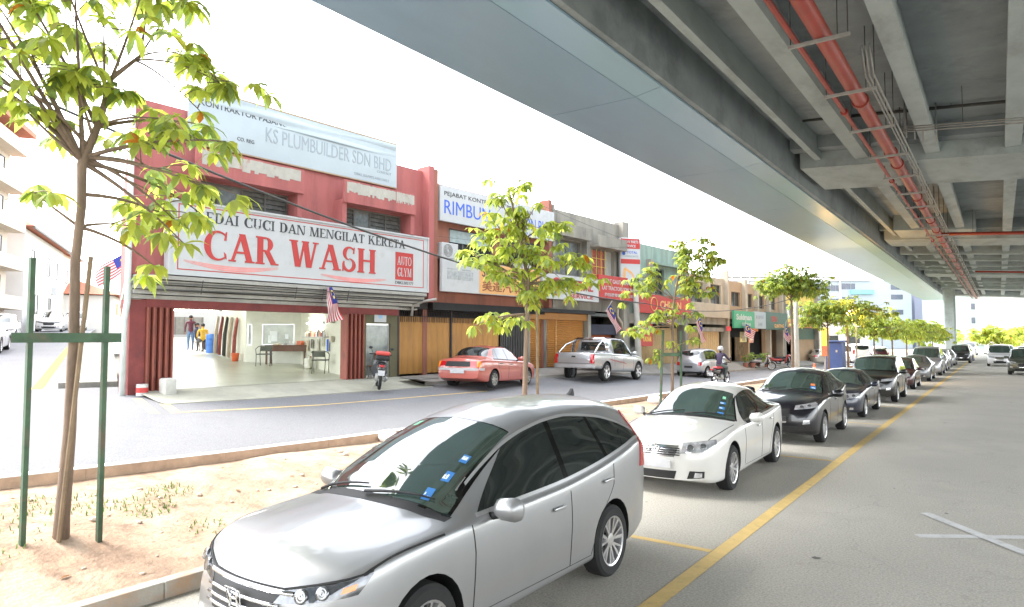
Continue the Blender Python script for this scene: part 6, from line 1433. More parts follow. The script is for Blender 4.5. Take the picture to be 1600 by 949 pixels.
# ================================================================ motorcycles
def moto(label, loc, rz, col, lean=0., topbox=None, group='motorcycles by the shops', steer=0., tail=None, seat=None, lit=False):
    o = thing('motorcycle', label, 'motorcycle', loc, rz, group); o.rotation_euler = (0,lean,rz)
    for nm,y in (('front_wheel',.62),('rear_wheel',-.62)):
        b = MB(); M = Matrix.Translation((0,y,.28))@Matrix.Rotation(PI/2,4,'Y')
        b.lathe([(.215,-.035),(.25,-.045),(.275,-.03),(.283,0),(.275,.03),(.25,.045),(.215,.035)],26,M,closed=True); w = b.build('wheel', M_tyre, o, smooth=True)
        b = MB(); b.lathe([(.222,-.03),(.20,-.02),(.20,.02),(.222,.03)],26,M,closed=True)
        for k in range(9): a = 2*PI*k/9; b.tube([M@Vector((.03*math.cos(a),.03*math.sin(a),.02)),M@Vector((.205*math.cos(a+.2),.205*math.sin(a+.2),0))],.006,4)
        b.lathe([(0,-.05),(.04,-.05),(.04,.05),(0,.05)],12,M); b.build('rim', M_alloy, w, smooth=30)
        b = MB(); b.grid(lambda a,x: Vector((x,y+.31*math.cos(a),.28+.31*math.sin(a))), [lerp(.35 if y < 0 else .5,2.4,i/10) for i in range(11)], [-.055,0,.055]); b.build('mudguard', col if y > 0 else M_blk, o, smooth=True)
    b = MB()
    for sx in (-1,1): b.tube([(sx*.07,.62,.28),(sx*.075,.42,.85)],[.022,.026],8)
    b.build('fork', M_alloy, o, smooth=True)
    b = MB(); b.tube([(0,.42,.82),(0,.36,.45),(0,.1,.36),(0,-.2,.5),(0,-.55,.66)],[.05,.06,.065,.05,.04],8); b.tube([(0,0,.36),(0,-.62,.28)],.03,6); b.build('frame', M_blk, o, smooth=True)
    b = MB()                                              # leg shield and nose
    b.grid(lambda u,v: Vector((lerp(-.21,.21,u)*(1-.35*abs(v-.4)), .40-.10*(2*u-1)**2-.22*(1-v)**1.5, lerp(.34,.92,v))), [i/8 for i in range(9)], [i/8 for i in range(9)])
    b.sphere((0,.42,.92),(.16,.12,.10),12,8); b.build('leg_shield', col, o, smooth=True)
    b = MB(); b.sphere((0,-.38,.62),(.13,.42,.13),14,9); b.sphere((0,-.72,.70),(.09,.16,.075),10,7); b.build('body_panel', col, o, smooth=True)
    b = MB(); b.rbox((0,-.26,.77),(.25,.62,.09),.04); b.build('seat', seat or M_blk, o, smooth=50)
    b = MB(); b.rbox((0,.03,.34),(.24,.3,.22),.05); b.lathe([(0,-.13),(.07,-.12),(.07,.12),(0,.13)],12,Matrix.Translation((0,.05,.3))@Matrix.Rotation(PI/2,4,'Y')); b.build('engine', M_steel, o, smooth=40)
    b = MB(); b.tube([(.12,.0,.24),(.15,-.25,.22),(.16,-.4,.28),(.17,-.78,.36)],[.02,.025,.045,.05],8); b.build('exhaust', M_steel, o, smooth=True)
    b = MB(); b.tube([(-.34,.36,1.0),(-.12,.42,1.0),(.12,.42,1.0),(.34,.36,1.0)],.016,6); hb = b.build('handlebar', M_blk, o, smooth=True)
    b = MB()
    for sx in (-1,1): b.tube([(sx*.22,.40,1.0),(sx*.30,.40,1.16)],.007,5); b.sphere((sx*.32,.40,1.19),(.06,.015,.042),10,6)
    b.build('mirror', M_blk, hb, smooth=True)
    b = MB(); b.sphere((0,.54,.92),(.085,.05,.07),12,8); b.build('headlight', M_lamp, o, smooth=True)
    b = MB(); b.rbox((0,-.885,.70),(.15,.04,.07),.015); b.build('tail_light', tail or M_red, o)
    b = MB(); b.box((0,-.93,.50),(.19,.01,.15)); b.build('number_plate', M_platew, o)
    b = MB(); b.tube([(-.05,-.1,.26),(-.16,-.14,.02)],.012,5); b.build('stand', M_steel, o)
    if topbox:
        b = MB(); b.rbox((0,-.72,.93),(.40,.36,.16),.05); bx = b.build('top_box', M_blk, o, smooth=50); b = MB(); b.rbox((0,-.72,1.06),(.41,.37,.12),.05); b.build('lid', topbox, bx, smooth=50)
    return o
# ================================================================ inside the car wash
M_wood = mat('dark_wood', (.12,.06,.035), .6, var=.2, scale=4)
tb = thing('table','small dark wooden table against the office wall in the car wash','table',tuple(ip(5.95,6.35,LZ(6.35))),math.atan2(od.y,od.x))
b = MB(); b.rbox((0,0,.74),(1.6,.55,.05),.01); b.build('tabletop', M_wood, tb); b = MB(); b.box((0,.24,.62),(1.45,.03,.2)); b.build('apron', M_wood, tb)
for x in (-.74,.74):
    for y in (-.22,.22): b = MB(); b.box((x,y,.36),(.06,.06,.71)); b.build('leg', M_wood, tb)
def tpos(x,y,z): a = math.atan2(od.y,od.x); return Vector(tb.location)+Vector((x*math.cos(a)-y*math.sin(a),x*math.sin(a)+y*math.cos(a),z))
for i,(x,lb,c,r,h) in enumerate([(-.5,'orange box of rags on the car wash table',(.55,.15,.07),.12,.16),(-.1,'white bottle on the car wash table',(.6,.6,.58),.04,.2),(.1,'grey polish tin on the car wash table',(.3,.3,.3),.06,.1),(.4,'beige tray on the car wash table',(.55,.48,.35),.13,.06)]):
    b = MB(); b.lathe([(0,0),(r,0),(r,h*.7),(r*.5,h*.85),(r*.45,h),(0,h)],12) if r < .1 else b.rbox((0,0,h/2),(r*2.2,r*1.5,h),.015)
    q = tpos(x,0,.766); tag(b.build('bottle' if r < .1 else 'box', mat('item%d'%i,c,.5), smooth=40, loc=q), lb, 'bottle' if r < .1 else 'box', 'things on the car wash table')
def tub_chair(label, loc, rz):
    o = thing('tub_chair', label, 'chair', loc, rz, 'tubular armchairs in the car wash'); m_ = M_rod
    b = MB(); b.tube([(-.25,.22,.0),(-.25,.2,.42),(-.27,.2,.64),(-.27,-.12,.72),(-.18,-.26,.76),(.18,-.26,.76),(.27,-.12,.72),(.27,.2,.64),(.25,.2,.42),(.25,.22,0)],.014,7); b.build('armrest_frame', m_, o, smooth=True)
    for x in (-.21,.21): b = MB(); b.tube([(x,-.28,0),(x,-.18,.44),(x*.97,-.26,.76)],.013,6); b.build('rear_leg', m_, o, smooth=True)
    b = MB(); b.rbox((0,.0,.45),(.48,.44,.04),.015); b.build('seat', mat('seat_mesh',(.10,.11,.085),.7), o)
    b = MB(); b.grid(lambda u,v: Vector((lerp(-.2,.2,u),-.262+.03*(2*u-1)**2,lerp(.56,.74,v))), [i/6 for i in range(7)], [0,.5,1]); b.build('backrest', MATS['seat_mesh'], o, smooth=True); return o
tub_chair('tubular armchair left of the table in the car wash',tuple(ip(4.9,6.0,LZ(6))),-2.4); tub_chair('tubular armchair nearest the folded red shutter in the car wash',tuple(ip(6.15,2.3,LZ(2.3))),.7)
def rw(t, z, o=.05):                                               # on the right inside wall, facing the room
    s = 7.04-.42*min(1,max(0,(t-.3)/.3))-.01*max(0,t-.6); return ip(s-o-.02,t,z)
sh_ = thing('wall_shelf','white wall shelf of bottles on the right wall of the car wash','shelf',tuple(rw(3.9,2.46)))
b = MB(); p = [rw(2.6,2.46,.0),rw(5.4,2.46,.0),rw(5.4,2.46,.25),rw(2.6,2.46,.25)]; b.hexa(p+[q+UP*.03 for q in p]); b.build('board', M_signw, sh_); reparent(sh_)
r6 = random.Random(6)
for i in range(14):
    t = 2.75+i*.19; h = r6.uniform(.14,.26); c = r6.choice([(.6,.6,.58),(.55,.12,.08),(.08,.08,.09),(.55,.35,.25),(.5,.5,.3)])
    b = MB(); b.lathe([(0,0),(.05,0),(.05,h*.65),(.02,h*.8),(.02,h),(0,h)],10)
    tag(b.build('bottle', mat('bottle_%.2f_%.2f'%c[:2],c,.35,var=.05), smooth=40, loc=rw(t,2.491,.13)), 'small bottle of car polish in the row on the white wall shelf', 'bottle', 'bottles on the car wash shelf')
for i,(t,z,h,w,c,lb) in enumerate([(2.55,2.2,.42,.2,(.02,.10,.5),'blue cloth hanging on the right wall of the car wash'),(3.2,2.25,.3,.16,(.5,.5,.42),'pale rag hanging on the car wash wall, right of the grey hose'),(3.8,2.2,.4,.2,(.45,.43,.36),'beige cloth hanging in the middle of the car wash wall'),(4.6,2.2,.34,.22,(.12,.11,.1),'dark cloth hanging on the car wash wall'),(5.2,2.15,.4,.2,(.5,.42,.3),'tan rag hanging nearest the office on the car wash wall'),(2.1,2.3,.2,.25,(.55,.52,.42),'cream basket hung near the door on the car wash wall'),(2.0,2.95,.5,.16,(.35,.33,.25),'grey fuse box high on the car wash wall')]):
    b = MB(); n = 8
    b.grid(lambda u,v: rw(t+(u-.5)*w*(1-.3*v*math.sin(u*5)), z+.2-h*v, .05+.02*math.sin(u*9+v)), [k/n for k in range(n+1)], [k/5 for k in range(6)]) if i < 5 else b.hexa([rw(t-w/2,z,.0),rw(t+w/2,z,.0),rw(t+w/2,z,.12),rw(t-w/2,z,.12)]+[rw(t-w/2,z+h,.0),rw(t+w/2,z+h,.0),rw(t+w/2,z+h,.12),rw(t-w/2,z+h,.12)])
    tag(b.build('rag' if i < 5 else 'wall_box', mat('rag%d'%i,c,.8), smooth=i < 5), lb, 'cloth' if i < 5 else 'box')
jc = thing('jerrycan','white plastic jerrycan on the car wash floor by the right wall','jerrycan',tuple(rw(4.2,LZ(4.2)+.005,.3)),.4); b = MB(); b.rbox((0,0,.2),(.22,.32,.4),.05); b.tube([(0,-.1,.4),(0,-.08,.47),(0,.06,.47),(0,.1,.4)],.018,6); b.build('body', mat('milk_plastic',(.6,.6,.52),.4), jc, smooth=40); b = MB(); b.lathe([(0,.39),(.035,.39),(.035,.45),(0,.45)],10,Matrix.Translation((0,.13,0))); b.build('cap', M_tr, jc)
M_tubeL = mat('fluorescent', (1,1,.93), .5, var=0, emit=9)
for i,(t0,t1_,z,lb) in enumerate([(3.3,5.2,3.0,'glowing fluorescent tube on the right wall of the car wash')]):
    o = thing('tube_light',lb,'light',tuple(rw(t0,z,.05))); b = MB(); b.tube([rw(t0,z,.08),rw(t1_,z,.08)],.022,8); b.build('tube', M_tubeL, o); b = MB(); b.beam(rw(t0-.05,z,.02),rw(t1_+.05,z,.02),.05,.06); b.build('batten', M_signw, o); reparent(o)
for i,(s0,t0,s1,t1_) in enumerate([(2.5,3,4.5,3),(2.5,9,4.0,9),(2.0,13.5,4.2,13.5)]):  # ceiling tubes added only to brighten the room
    a, c = ip(s0,t0,3.66), ip(s1,t1_,3.66); o = thing('tube_light',['ceiling tube light nearest the shutter in the car wash','ceiling tube light in the middle of the car wash','ceiling tube light at the back of the car wash'][i],'light',tuple(a)); b = MB(); b.tube([a,c],.022,8); b.build('tube', M_tubeL, o); reparent(o)
M_hose = mat('red_hose',(.32,.08,.07),.6,var=.3,scale=4)
for i in range(5):
    t = 9.4+i*.9; s = 4.55-.07*i; b = MB(); z0 = LZ(t)
    b.tube([ip(s-.15,t,z0+1.75),ip(s-.28,t+.05,z0+1.0),ip(s-.32,t,z0+.1),ip(s-.22,t+.2,z0+.05),ip(s-.2,t+.15,z0+.9),ip(s-.12,t+.1,z0+1.7)],.045,7)
    tag(b.build('hose', [M_hose,mat('cream_hose',(.5,.42,.33),.6),M_rod,M_hose,MATS['cream_hose']][i], smooth=True), ['dull red hose loop nearest the office on the back wall','cream hose loop second from the office','dark hose loop in the middle of the hanging hoses','dull red hose loop second from the yard','cream hose loop nearest the yard'][i], 'hose', 'hoses hanging at the back of the car wash')
dr = thing('barrel','blue plastic barrel beside the seated people at the back of the car wash','barrel',tuple(ip(4.1,14.6,LZ(14.6)))); b = MB(); b.lathe([(0,0),(.27,0),(.29,.1),(.3,.3),(.29,.32),(.3,.34),(.3,.6),(.29,.62),(.3,.64),(.28,.85),(.25,.88),(0,.88)],20); b.build('drum', mat('barrel_blue',(.03,.13,.42),.4), dr, smooth=40); b = MB(); b.lathe([(.2,.881),(.24,.881),(.24,.9),(.2,.9)],16); b.build('rim', MATS['barrel_blue'], dr)
bk = thing('bucket','orange bucket on the floor at the office corner','bucket',tuple(ip(4.25,8.9,LZ(8.9)))); b = MB(); b.lathe([(0,0),(.12,0),(.16,.32),(.165,.33),(.15,.32),(.11,.02)],16); b.build('pail', mat('bucket_orange',(.65,.13,.05),.45), bk, smooth=True); b = MB(); b.tube([(.16*math.cos(a),0,.3+.16*math.sin(a)) for a in [PI*i/10 for i in range(11)]],.006,5); b.build('handle', M_rod, bk)
M_sh1 = mat('shirt_maroon',(.10,.03,.05),.85); M_jean = mat('jeans_blue',(.09,.17,.30),.85,var=.2); M_sh2 = mat('shirt_yellow',(.60,.36,.04),.85); M_dkp = mat('trousers_dark',(.06,.06,.07),.85); M_sh3 = mat('shirt_dark_blue',(.03,.035,.08),.85)
PEO = 'people at the back of the car wash'
person('person standing in a dark maroon top and light blue jeans, back turned',tuple(ip(3.3,16.9,LZ(16.9))),math.radians(60),stand_pose(),M_sh1,M_jean,group=PEO)
def stool(lb, loc):
    o = thing('stool',lb,'stool',loc); b = MB(); b.lathe([(0,.42),(.17,.42),(.17,.45),(0,.45)],14); b.build('seat', M_wood, o)
    for k in range(4): a = PI/4+PI/2*k; b = MB(); b.tube([(.12*math.cos(a),.12*math.sin(a),.42),(.17*math.cos(a),.17*math.sin(a),0)],.016,6); b.build('leg', M_wood, o)
q = ip(3.75,15.6,LZ(15.6)); stool('wooden stool under the person in the yellow shirt',tuple(q)); person('seated person in a yellow shirt leaning forward beside the blue barrel',tuple(q),math.radians(75),sit_pose(),M_sh2,M_dkp,group=PEO)
q = ip(3.55,16.6,LZ(16.6)); stool('wooden stool under the person in the dark shirt',tuple(q)); person('seated person in a dark shirt half hidden by the yellow shirt',tuple(q),math.radians(-40),sit_pose(),M_sh3,M_dkp,group=PEO)
# forecourt bits at the corner column
b = MB(); b.rbox((0,0,.22),(.34,.3,.46),.05); o = b.build('concrete_block', M_postc, smooth=40, loc=tuple(fp(.72,1.02,.55))); tag(o,'pale concrete block at the foot of the corner column','block')
tn = thing('paint_tin','dented red and white tin at the foot of the corner column','tin',tuple(fp(.22,1.06,.32))); b = MB(); b.lathe([(0,0),(.13,0),(.13,.28),(0,.28)],16); b.build('can', mat('tin_white',(.5,.5,.48),.4,metal=.3), tn, smooth=40); b = MB(); b.lathe([(.132,.08),(.134,.08),(.134,.2),(.132,.2)],16); b.build('red_band', M_tr, tn)
mb = MB(); mb.grid(lambda t,o: sp(t,o,.16), [3.2,4.2,6,10,16,24,36], [-1.35,-.9,0]); mb.grid(lambda t,z: sp(t,0,z), [3.2,4.2,6,10,16,24,36], [.16,-.1]); mb.grid(lambda o,z: sp(3.2,o,z), [-1.35,-.9,0],[.16,-.3]); struct(mb.build('side_pavement', mat('side_paving',(.22,.21,.185),.9,var=.2,scale=3,dirt=(.12,.115,.1),dscale=2,dlo=.5,dhi=.7)))
b = MB(); b.box((0,0,0),(1.0,.8,.012),None); o = b.build('drain_grate', M_rod, loc=tuple(fp(8.3,zl(-15.3,16)+.21,1.25))); 
for i in range(1): pass
bars_ = MB()
for k in range(7): bars_.box((-.42+.14*k,0,.012),(.05,.74,.012))
bars_.build('bar', M_steel, o); tag(o,'flat metal drain grate in the pavement behind the scooter','grate')
ck = thing('folding_chair','low dark folding chair at the glass door beside the scooter','chair',tuple(fp(7.35,1.13,.25)),.3)
b = MB(); b.rbox((0,0,.42),(.4,.38,.03),.01); b.build('seat', M_wood, ck); b = MB(); b.rbox((0,.19,.72),(.38,.025,.22),.008); b.build('backrest', M_wood, ck)
for x in (-.18,.18):
    b = MB(); b.tube([(x,-.2,0),(x,.19,.82)],.012,6); b.build('leg', M_rod, ck, smooth=True); b = MB(); b.tube([(x*.9,.2,0),(x*.9,-.15,.42)],.012,6); b.build('leg', M_rod, ck, smooth=True)

# ================================================================ vehicles
C = {n: paint(n,c,m) for n,c,m in (('silver_old',(.37,.375,.38),.7),('pearl_white',(.56,.55,.52),0),('graphite',(.009,.009,.013),.2),('navy',(.011,.016,.034),.25),('black_green',(.008,.009,.0085),.2),('maroon',(.04,.008,.011),.3),('light_silver',(.36,.365,.37),.5),('white',(.55,.55,.55),0),('faded_red',(.42,.095,.07),0),('grey',(.13,.135,.14),.4),('olive_grey',(.07,.08,.06),.35),('charcoal',(.018,.018,.02),.3),('beige',(.42,.40,.36),.5),('pale_blue',(.28,.34,.42),.4))}
C['silver'] = paint('silver',(.31,.313,.315),.6,.38,.6)
PK = 'cars parked in the bay row beside the median'
st = [(.66,.04,.10,.10,M_stick,1.22,2.33),(.67,.05,.07,.05,M_stickw,1.22,2.33),(.74,.22,.10,.10,M_stick,1.22,2.33),(.74,.24,.06,.05,M_stickw,1.22,2.33),(.77,.44,.10,.09,M_stick,1.22,2.33),(.78,.47,.07,.04,M_stickw,1.22,2.33),(-.72,.86,.12,.08,mat('sticker_green',(.2,.5,.32),.4),1.22,2.33)]
# stickers sit at the driver's side edge (local -x is the near side once the car is turned round)
st = [(-a-w if a > 0 else -a-w,b_,w,h,m_,u0,u1) for a,b_,w,h,m_,u0,u1 in st]
car('parked_car','silver compact four wheel drive with tinted windows, nearest to the viewer',SUV,C['silver'],(-4.21,5.03,0),PI,PK,0,'car',
 [cowl(1.22),stickers(st),plate('f',.50,M_plate),emblem('h',.695,'f',.085),bars('f',(.60,.65,.71),19,M_chrome,.013),bars('f',(.785,),24,M_chrome,.018),fin(4.5),plate('r',.86,M_plate)]).scale = (1,.965,1.02)
st2 = [(-a-w,b_,w,h,m_,1.44,2.14) for a,b_,w,h,m_ in [(.64,.10,.13,.08,M_stick),(.66,.28,.13,.08,M_stick),(.68,.46,.13,.08,M_stick),(.65,.12,.07,.03,M_stickw),(.67,.30,.07,.03,M_stickw),(.69,.48,.07,.03,M_stickw),(.73,.66,.09,.10,MATS['sticker_green'])]]
car('parked_car','pearl white saloon with a chrome barred grille, second in the parked row',mod(SEDAN),C['pearl_white'],(-4.52,12.45,0),PI+.03,PK,0,'car',
 [cowl(1.44,.08),stickers(st2),plate('f',.45,M_platew),emblem('t',.665,'f',.085),bars('f',(.58,.61,.64,.67),18,M_seam,.008)]).scale = (1.06,1.05,1.11)
car('parked_car','graphite black compact four wheel drive with a V shaped chrome grille, third in the row',CX,C['graphite'],(-4.30,18.5,0),PI+.01,PK,0,'car',[cowl(1.43),stickers([(-.82,.1,.16,.14,M_stick,1.43,2.16),(-.80,.26,.14,.10,mat('sticker_orange',(.7,.2,.06),.5),1.43,2.16),(-.80,.14,.1,.04,M_stickw,1.43,2.16)]),plate('f',.60,M_plate)])
car('parked_car','dark navy saloon between two black four wheel drives, fourth in the row',mod(SEDAN,trim=M_blk),C['navy'],(-4.30,24.75,0),PI,PK,1,'car',[plate('f',.43,M_plate)])
car('parked_car','boxy dark green black four wheel drive, fifth in the row',mod(BOXY),C['black_green'],(-4.1,30.9,0),PI,PK,1,'car',[plate('f',.58,M_plate)])
car('parked_car','dark maroon hatchback behind the boxy four wheel drive',mod(HATCH,seams=[]),C['maroon'],(-4.1,38.6,0),PI,PK,1)
car('parked_car','silver tall people carrier in the parked row',MPV,C['light_silver'],(-4.0,53.6,0),PI,PK,1,'car',[plate('f',.46,M_plate)])
for i,(S_,c,y,lb) in enumerate([(SEDAN,'grey',46.3,'dark grey saloon between the maroon hatchback and the silver people carrier'),(SEDAN,'grey',61,'grey saloon just behind the silver people carrier'),(HATCH,'white',67,'white hatchback, second behind the silver people carrier'),(SEDAN,'light_silver',72.5,'silver saloon, third behind the silver people carrier'),(BOXY,'charcoal',80,'charcoal four wheel drive near the far pier'),(SUV,'black_green',87,'dark four wheel drive beyond the far pier, farthest in the row')]):
    car('parked_car',lb,mod(S_,lip=None),C[c],(-4.1 if i < 4 else -3.2,y,0),PI,PK,2)
car('oncoming_car','white people carrier driving towards the viewer far down the road',MPV,C['white'],(-.05,73.0,0),PI,'cars on the road under the viaduct',1,'car',[plate('f',.46,M_plate)])
car('oncoming_car','olive grey four wheel drive at the right edge of the road',mod(BOXY,lip=None),C['olive_grey'],(1.35,57.2,0),PI-.05,'cars on the road under the viaduct',1)
for i,(S_,c,x,y,lb) in enumerate([(SEDAN,'white',3.0,84,'white saloon far down the road behind the olive grey one'),(HATCH,'light_silver',2.2,95,'silver hatchback far down the road'),(SUV,'charcoal',5.5,98,'charcoal four wheel drive at the far right of the road'),(HATCH,'pale_blue',.8,112,'pale blue hatchback at the end of the road'),(MPV,'white',-3.5,118,'white people carrier past the last viaduct pier')]):
    car('oncoming_car',lb,mod(S_,lip=None),C[c],(x,y,0),PI,'cars on the road under the viaduct',2)
# shop street
car('parked_car','faded red old saloon with grey bumpers parked in front of the orange shutters',WIRA,C['faded_red'],(-14.25,18.35,.80),math.radians(9),'cars parked along the shops',0,'car',[plate('r',.54,M_platew),plate('f',.45,M_plate)]).rotation_euler[0] = math.radians(-1.2)
HIL = mod(SUV,wtop=[(0,9)],edge=.10,L=5.2,W=1.76,r=.375,fo=.95,wb=3.09,spokes=6,twin=False,lip=C['light_silver'],rg=None,archtrim=False,trim=M_blk,hoodgap=None,
 top=[(0,.74),(.05,.86),(.15,.96),(.5,1.03),(1.2,1.12),(1.33,1.17),(1.7,1.48),(2.0,1.70),(2.3,1.765),(2.9,1.775),(3.3,1.75),(3.42,1.70),(3.50,1.40),(3.56,1.14),(3.62,1.125),(5.1,1.125),(5.16,1.10),(5.2,.9)],
 belt=[(0,.68),(.05,.76),(.2,.88),(.6,.96),(1.4,1.05),(2.3,1.07),(3.4,1.09),(3.6,1.095),(5.1,1.095),(5.2,.88)],
 hw=[(0,.70),(.08,.78),(.25,.83),(.6,.87),(1.2,.88),(4.9,.88),(5.1,.87),(5.2,.84)], rw=[(0,.6),(1.3,.76),(2,.66),(3.3,.64),(3.6,.76),(5.2,.8)],
 bot=[(0,.42),(.4,.34),(3.4,.38),(4.3,.46),(5.2,.52)], ws=(1.36,2.0), win=[(1.66,2.45,2.02,2.45),(2.52,3.3,2.52,3.2)], mir=(1.7,1.06), cr=.03, cf=.16,
 seams=[[(1.5,1.0),(1.5,.45)],[(2.48,1.05),(2.48,.45)],[(3.4,1.05),(3.3,.6)],[(3.6,1.08),(3.6,.5)]], handles=[(2.3,.92),(3.2,.94)], leanr=[(0,0),(1,0)],
 patches=[('headlight','f',1.0,((18,.80),(44,.84),(47,.98),(20,.92)),M_lamp,True,.01),('grille','f',1.0,((-17,.72),(17,.72),(18,.88),(-18,.88)),M_chrome,False,.008),
  ('taillight','r',1.6,((24.5,.70),(29.5,.70),(29.5,1.06),(24.5,1.06)),M_red,True,.012),('bumper_bar','r',1.6,((-29,.54),(29,.54),(29,.66),(-29,.66)),mat('bumper_metal',(.4,.4,.4),.4,metal=.5),False,.07),
  ('tailgate_gap','r',1.6,((-24,.695),(24,.695),(24,.71),(-24,.71)),M_seam,False,.004),('tailgate_gap','r',1.6,((23.6,.70),(24,.70),(24,1.08),(23.6,1.08)),M_seam,True,.004),('tailgate_handle','r',1.6,((-3,.93),(3,.93),(3,.99),(-3,.99)),M_blk,False,.01)])
def bed(c):
    L, root = c['L'], c['root']; body = [o for o in root.children if o.name.startswith('body')][0]
    cb = MB(); cb.box((0,L/2-4.36,1.0),(1.5,1.4,.9)); cut = cb.build('cut',[c['col'],M_blk]); 
    for p in cut.data.polygons: p.material_index = 1
    cut.parent = root
    md = body.modifiers.new('b','BOOLEAN'); md.object = cut; md.operation = 'DIFFERENCE'; md.solver = 'EXACT'; bpy.context.view_layer.update()
    nm = bpy.data.meshes.new_from_object(body.evaluated_get(_dg())); body.modifiers.clear(); body.data = nm; bpy.data.objects.remove(cut)
    nm.polygons.foreach_set('use_smooth',[True]*len(nm.polygons)); nm.set_sharp_from_angle(angle=math.radians(38))
    b = MB()
    for y0,h in ((L/2-3.78,1.70),(L/2-3.92,1.66)): b.tube([(-.78,y0-.0,1.10),(-.74,y0,1.45),(-.6,y0+.02,h),(.6,y0+.02,h),(.74,y0,1.45),(.78,y0,1.10)],.038,10)
    for sx in (-1,1): b.tube([(sx*.62,L/2-3.9,1.62),(sx*.74,L/2-4.5,1.42),(sx*.78,L/2-4.95,1.11)],.034,8)
    b.build('roll_bar', M_chrome, root, smooth=True)
    b = MB(); b.grid(lambda u,v: Vector((lerp(-.56,.56,u), L/2-lerp(3.565,3.47,v)-.006, lerp(1.22,1.56,v))), [i/6 for i in range(7)], [i/4 for i in range(5)]); b.build('rear_window', M_glass, root, smooth=True)
    for z0 in (0,):
        pts = [(2.0,.62),(2.6,.70),(3.2,.66),(3.5,.74)]
        for k in range(3):
            c['drape']('side_decal', lambda s,v,k=k: c['side'](lerp(2.1+k*.5,2.9+k*.5,s), lerp(.66,.80,s)+.05*k-(v-.5)*.05*math.sin(PI*s)), c['lin'](0,1,8), [0,1], mat('decal_red',(.30,.10,.09),.5), .003, .005, None, True)
p_ = car('parked_car','silver double cab pickup truck with a chrome roll bar by the roller shutter',HIL,C['light_silver'],(-13.75,25.6,.66),math.radians(2),'cars parked along the shops',0,'pickup truck',[bed,plate('r',.60,M_platew)]); p_.rotation_euler[0] = math.radians(-1.6); p_.scale = (1.02,1.02,1.02)
car('parked_car','small silver hatchback seen from behind, past the pickup truck',mod(HATCH,win=HATCH['win']),C['light_silver'],(-12.95,35.3,.40),math.radians(-2),'cars parked along the shops',1,'car',[plate('r',.56,M_plate,.22)])
for i,(S_,c,x,y,rz,lb) in enumerate([(SEDAN,'beige',-13.2,64.5,.4,'silver beige saloon parked behind the orange cone'),(MPV,'white',-11.5,72,.5,'white people carrier parked among the far street trees'),(HATCH,'maroon',-9.9,74,.4,'dark red hatchback parked among the far street trees'),(SEDAN,'white',-14.5,80,.9,'white saloon parked farther among the far street trees'),(HATCH,'white',-11.5,86,.6,'white hatchback near the end of the shop street'),(SEDAN,'light_silver',-17.5,70,.6,'silver saloon beside the end of the shop row')]):
    car('parked_car',lb,mod(S_,lip=None),C[c],(x,y,.02),rz,'cars parked past the end of the shops',2)
thT = math.atan2(T.y,T.x)-PI/2
for i,(S_,c,t,o_,lb,fl) in enumerate([(SEDAN,'white',18.3,3.6,'white saloon parked on the side street at the far left edge',0),(HATCH,'white',31,4.2,'white hatchback facing down the side street, second from the left edge',PI),(SUV,'white',49,2.9,'white four wheel drive parked up the side street behind the tree trunk',PI),(MPV,'white',59,1.5,'white van at the top of the side street right of the tree trunk',PI)]):
    q = sp(t,o_); c_ = car('parked_car',lb,mod(S_,lip=None),C[c],(q.x,q.y,q.z),thT+fl,'white cars parked up the side street',1 if i == 0 else 2); c_.rotation_euler[0] = math.radians(2.2 if not fl else -2.2)
# motorcycles
moto('dark scooter with a red and black top box parked in front of the glass door',(-15.05,13.95,zl(-15.05,13.95)+.04),math.radians(50),mat('moto_dark',(.06,.06,.065),.35,coat=.6),.10,mat('box_red',(.50,.06,.05),.4))
mr = moto('black motorcycle with a red seat carrying a rider down the shop street',(-10.4,30.6,zl(-10.4,30.6)),math.radians(-6),mat('moto_black',(.03,.03,.033),.35,coat=.6),.0,None,'motorcycles by the shops',0,M_red,mat('seat_red',(.35,.03,.04),.5))
person('person riding the black motorcycle in a dark shirt, grey trousers and a grey helmet',(-10.4,30.6,zl(-10.4,30.6)+.02),math.radians(-6),ride_pose(),mat('shirt_purple',(.04,.03,.06),.85),mat('trousers_grey',(.10,.13,.13),.85),helmet=mat('helmet_grey',(.35,.36,.37),.25,coat=.8))
for i,(x,y,rz,c,lb) in enumerate([(-13.1,46.9,-75,(.35,.33,.35),'silver motorcycle parked broadside in front of the food stall'),(-13.1,52.2,-70,(.40,.05,.05),'red motorcycle parked beside the far concrete lamp post'),(-13.3,54.2,-60,(.05,.05,.05),'black motorcycle parked behind the red one')]):
    moto(lb,(x,y,zl(x,y)),math.radians(rz),mat('moto_c%d'%i,c,.35,coat=.5),.1)
# food stall bits under the green sign
for i,(s,z,c,w,lb) in enumerate([(38.6,2.2,(.62,.55,.25),1.2,'yellow and white food poster hung under the green signboard'),(40.2,2.15,(.6,.28,.2),.9,'orange food poster beside the yellow and white one'),(36.2,2.75,(.6,.05,.06),.8,'small red lit board at the edge of the food stall'),(40.6,2.75,(.65,.22,.04),1.5,'orange striped awning strip under the grey signboard')]):
    o = thing('poster',lb,'poster',tuple(fp(s,z,.35))); MM = Matrix(((F.x,0,FN.x,0),(F.y,0,FN.y,0),(0,1,0,0),(0,0,0,1))); b = MB(); b.rbox((w/2,.3,-.02),(w,.7 if i < 2 else .3,.03),.01,MM); b.build('board', mat('poster%d'%i,c,.5,var=.5,scale=5), o)
    b = MB(); b.lathe([(0,.002),(.22,.002),(.22,0)],16,MM@Matrix.Translation((w*.5,.3,0))); b.build('dish_picture', mat('poster_pic%d'%i,(.6,.5,.35),.5,var=.5,scale=9), o) if i < 2 else None
r7 = random.Random(9)
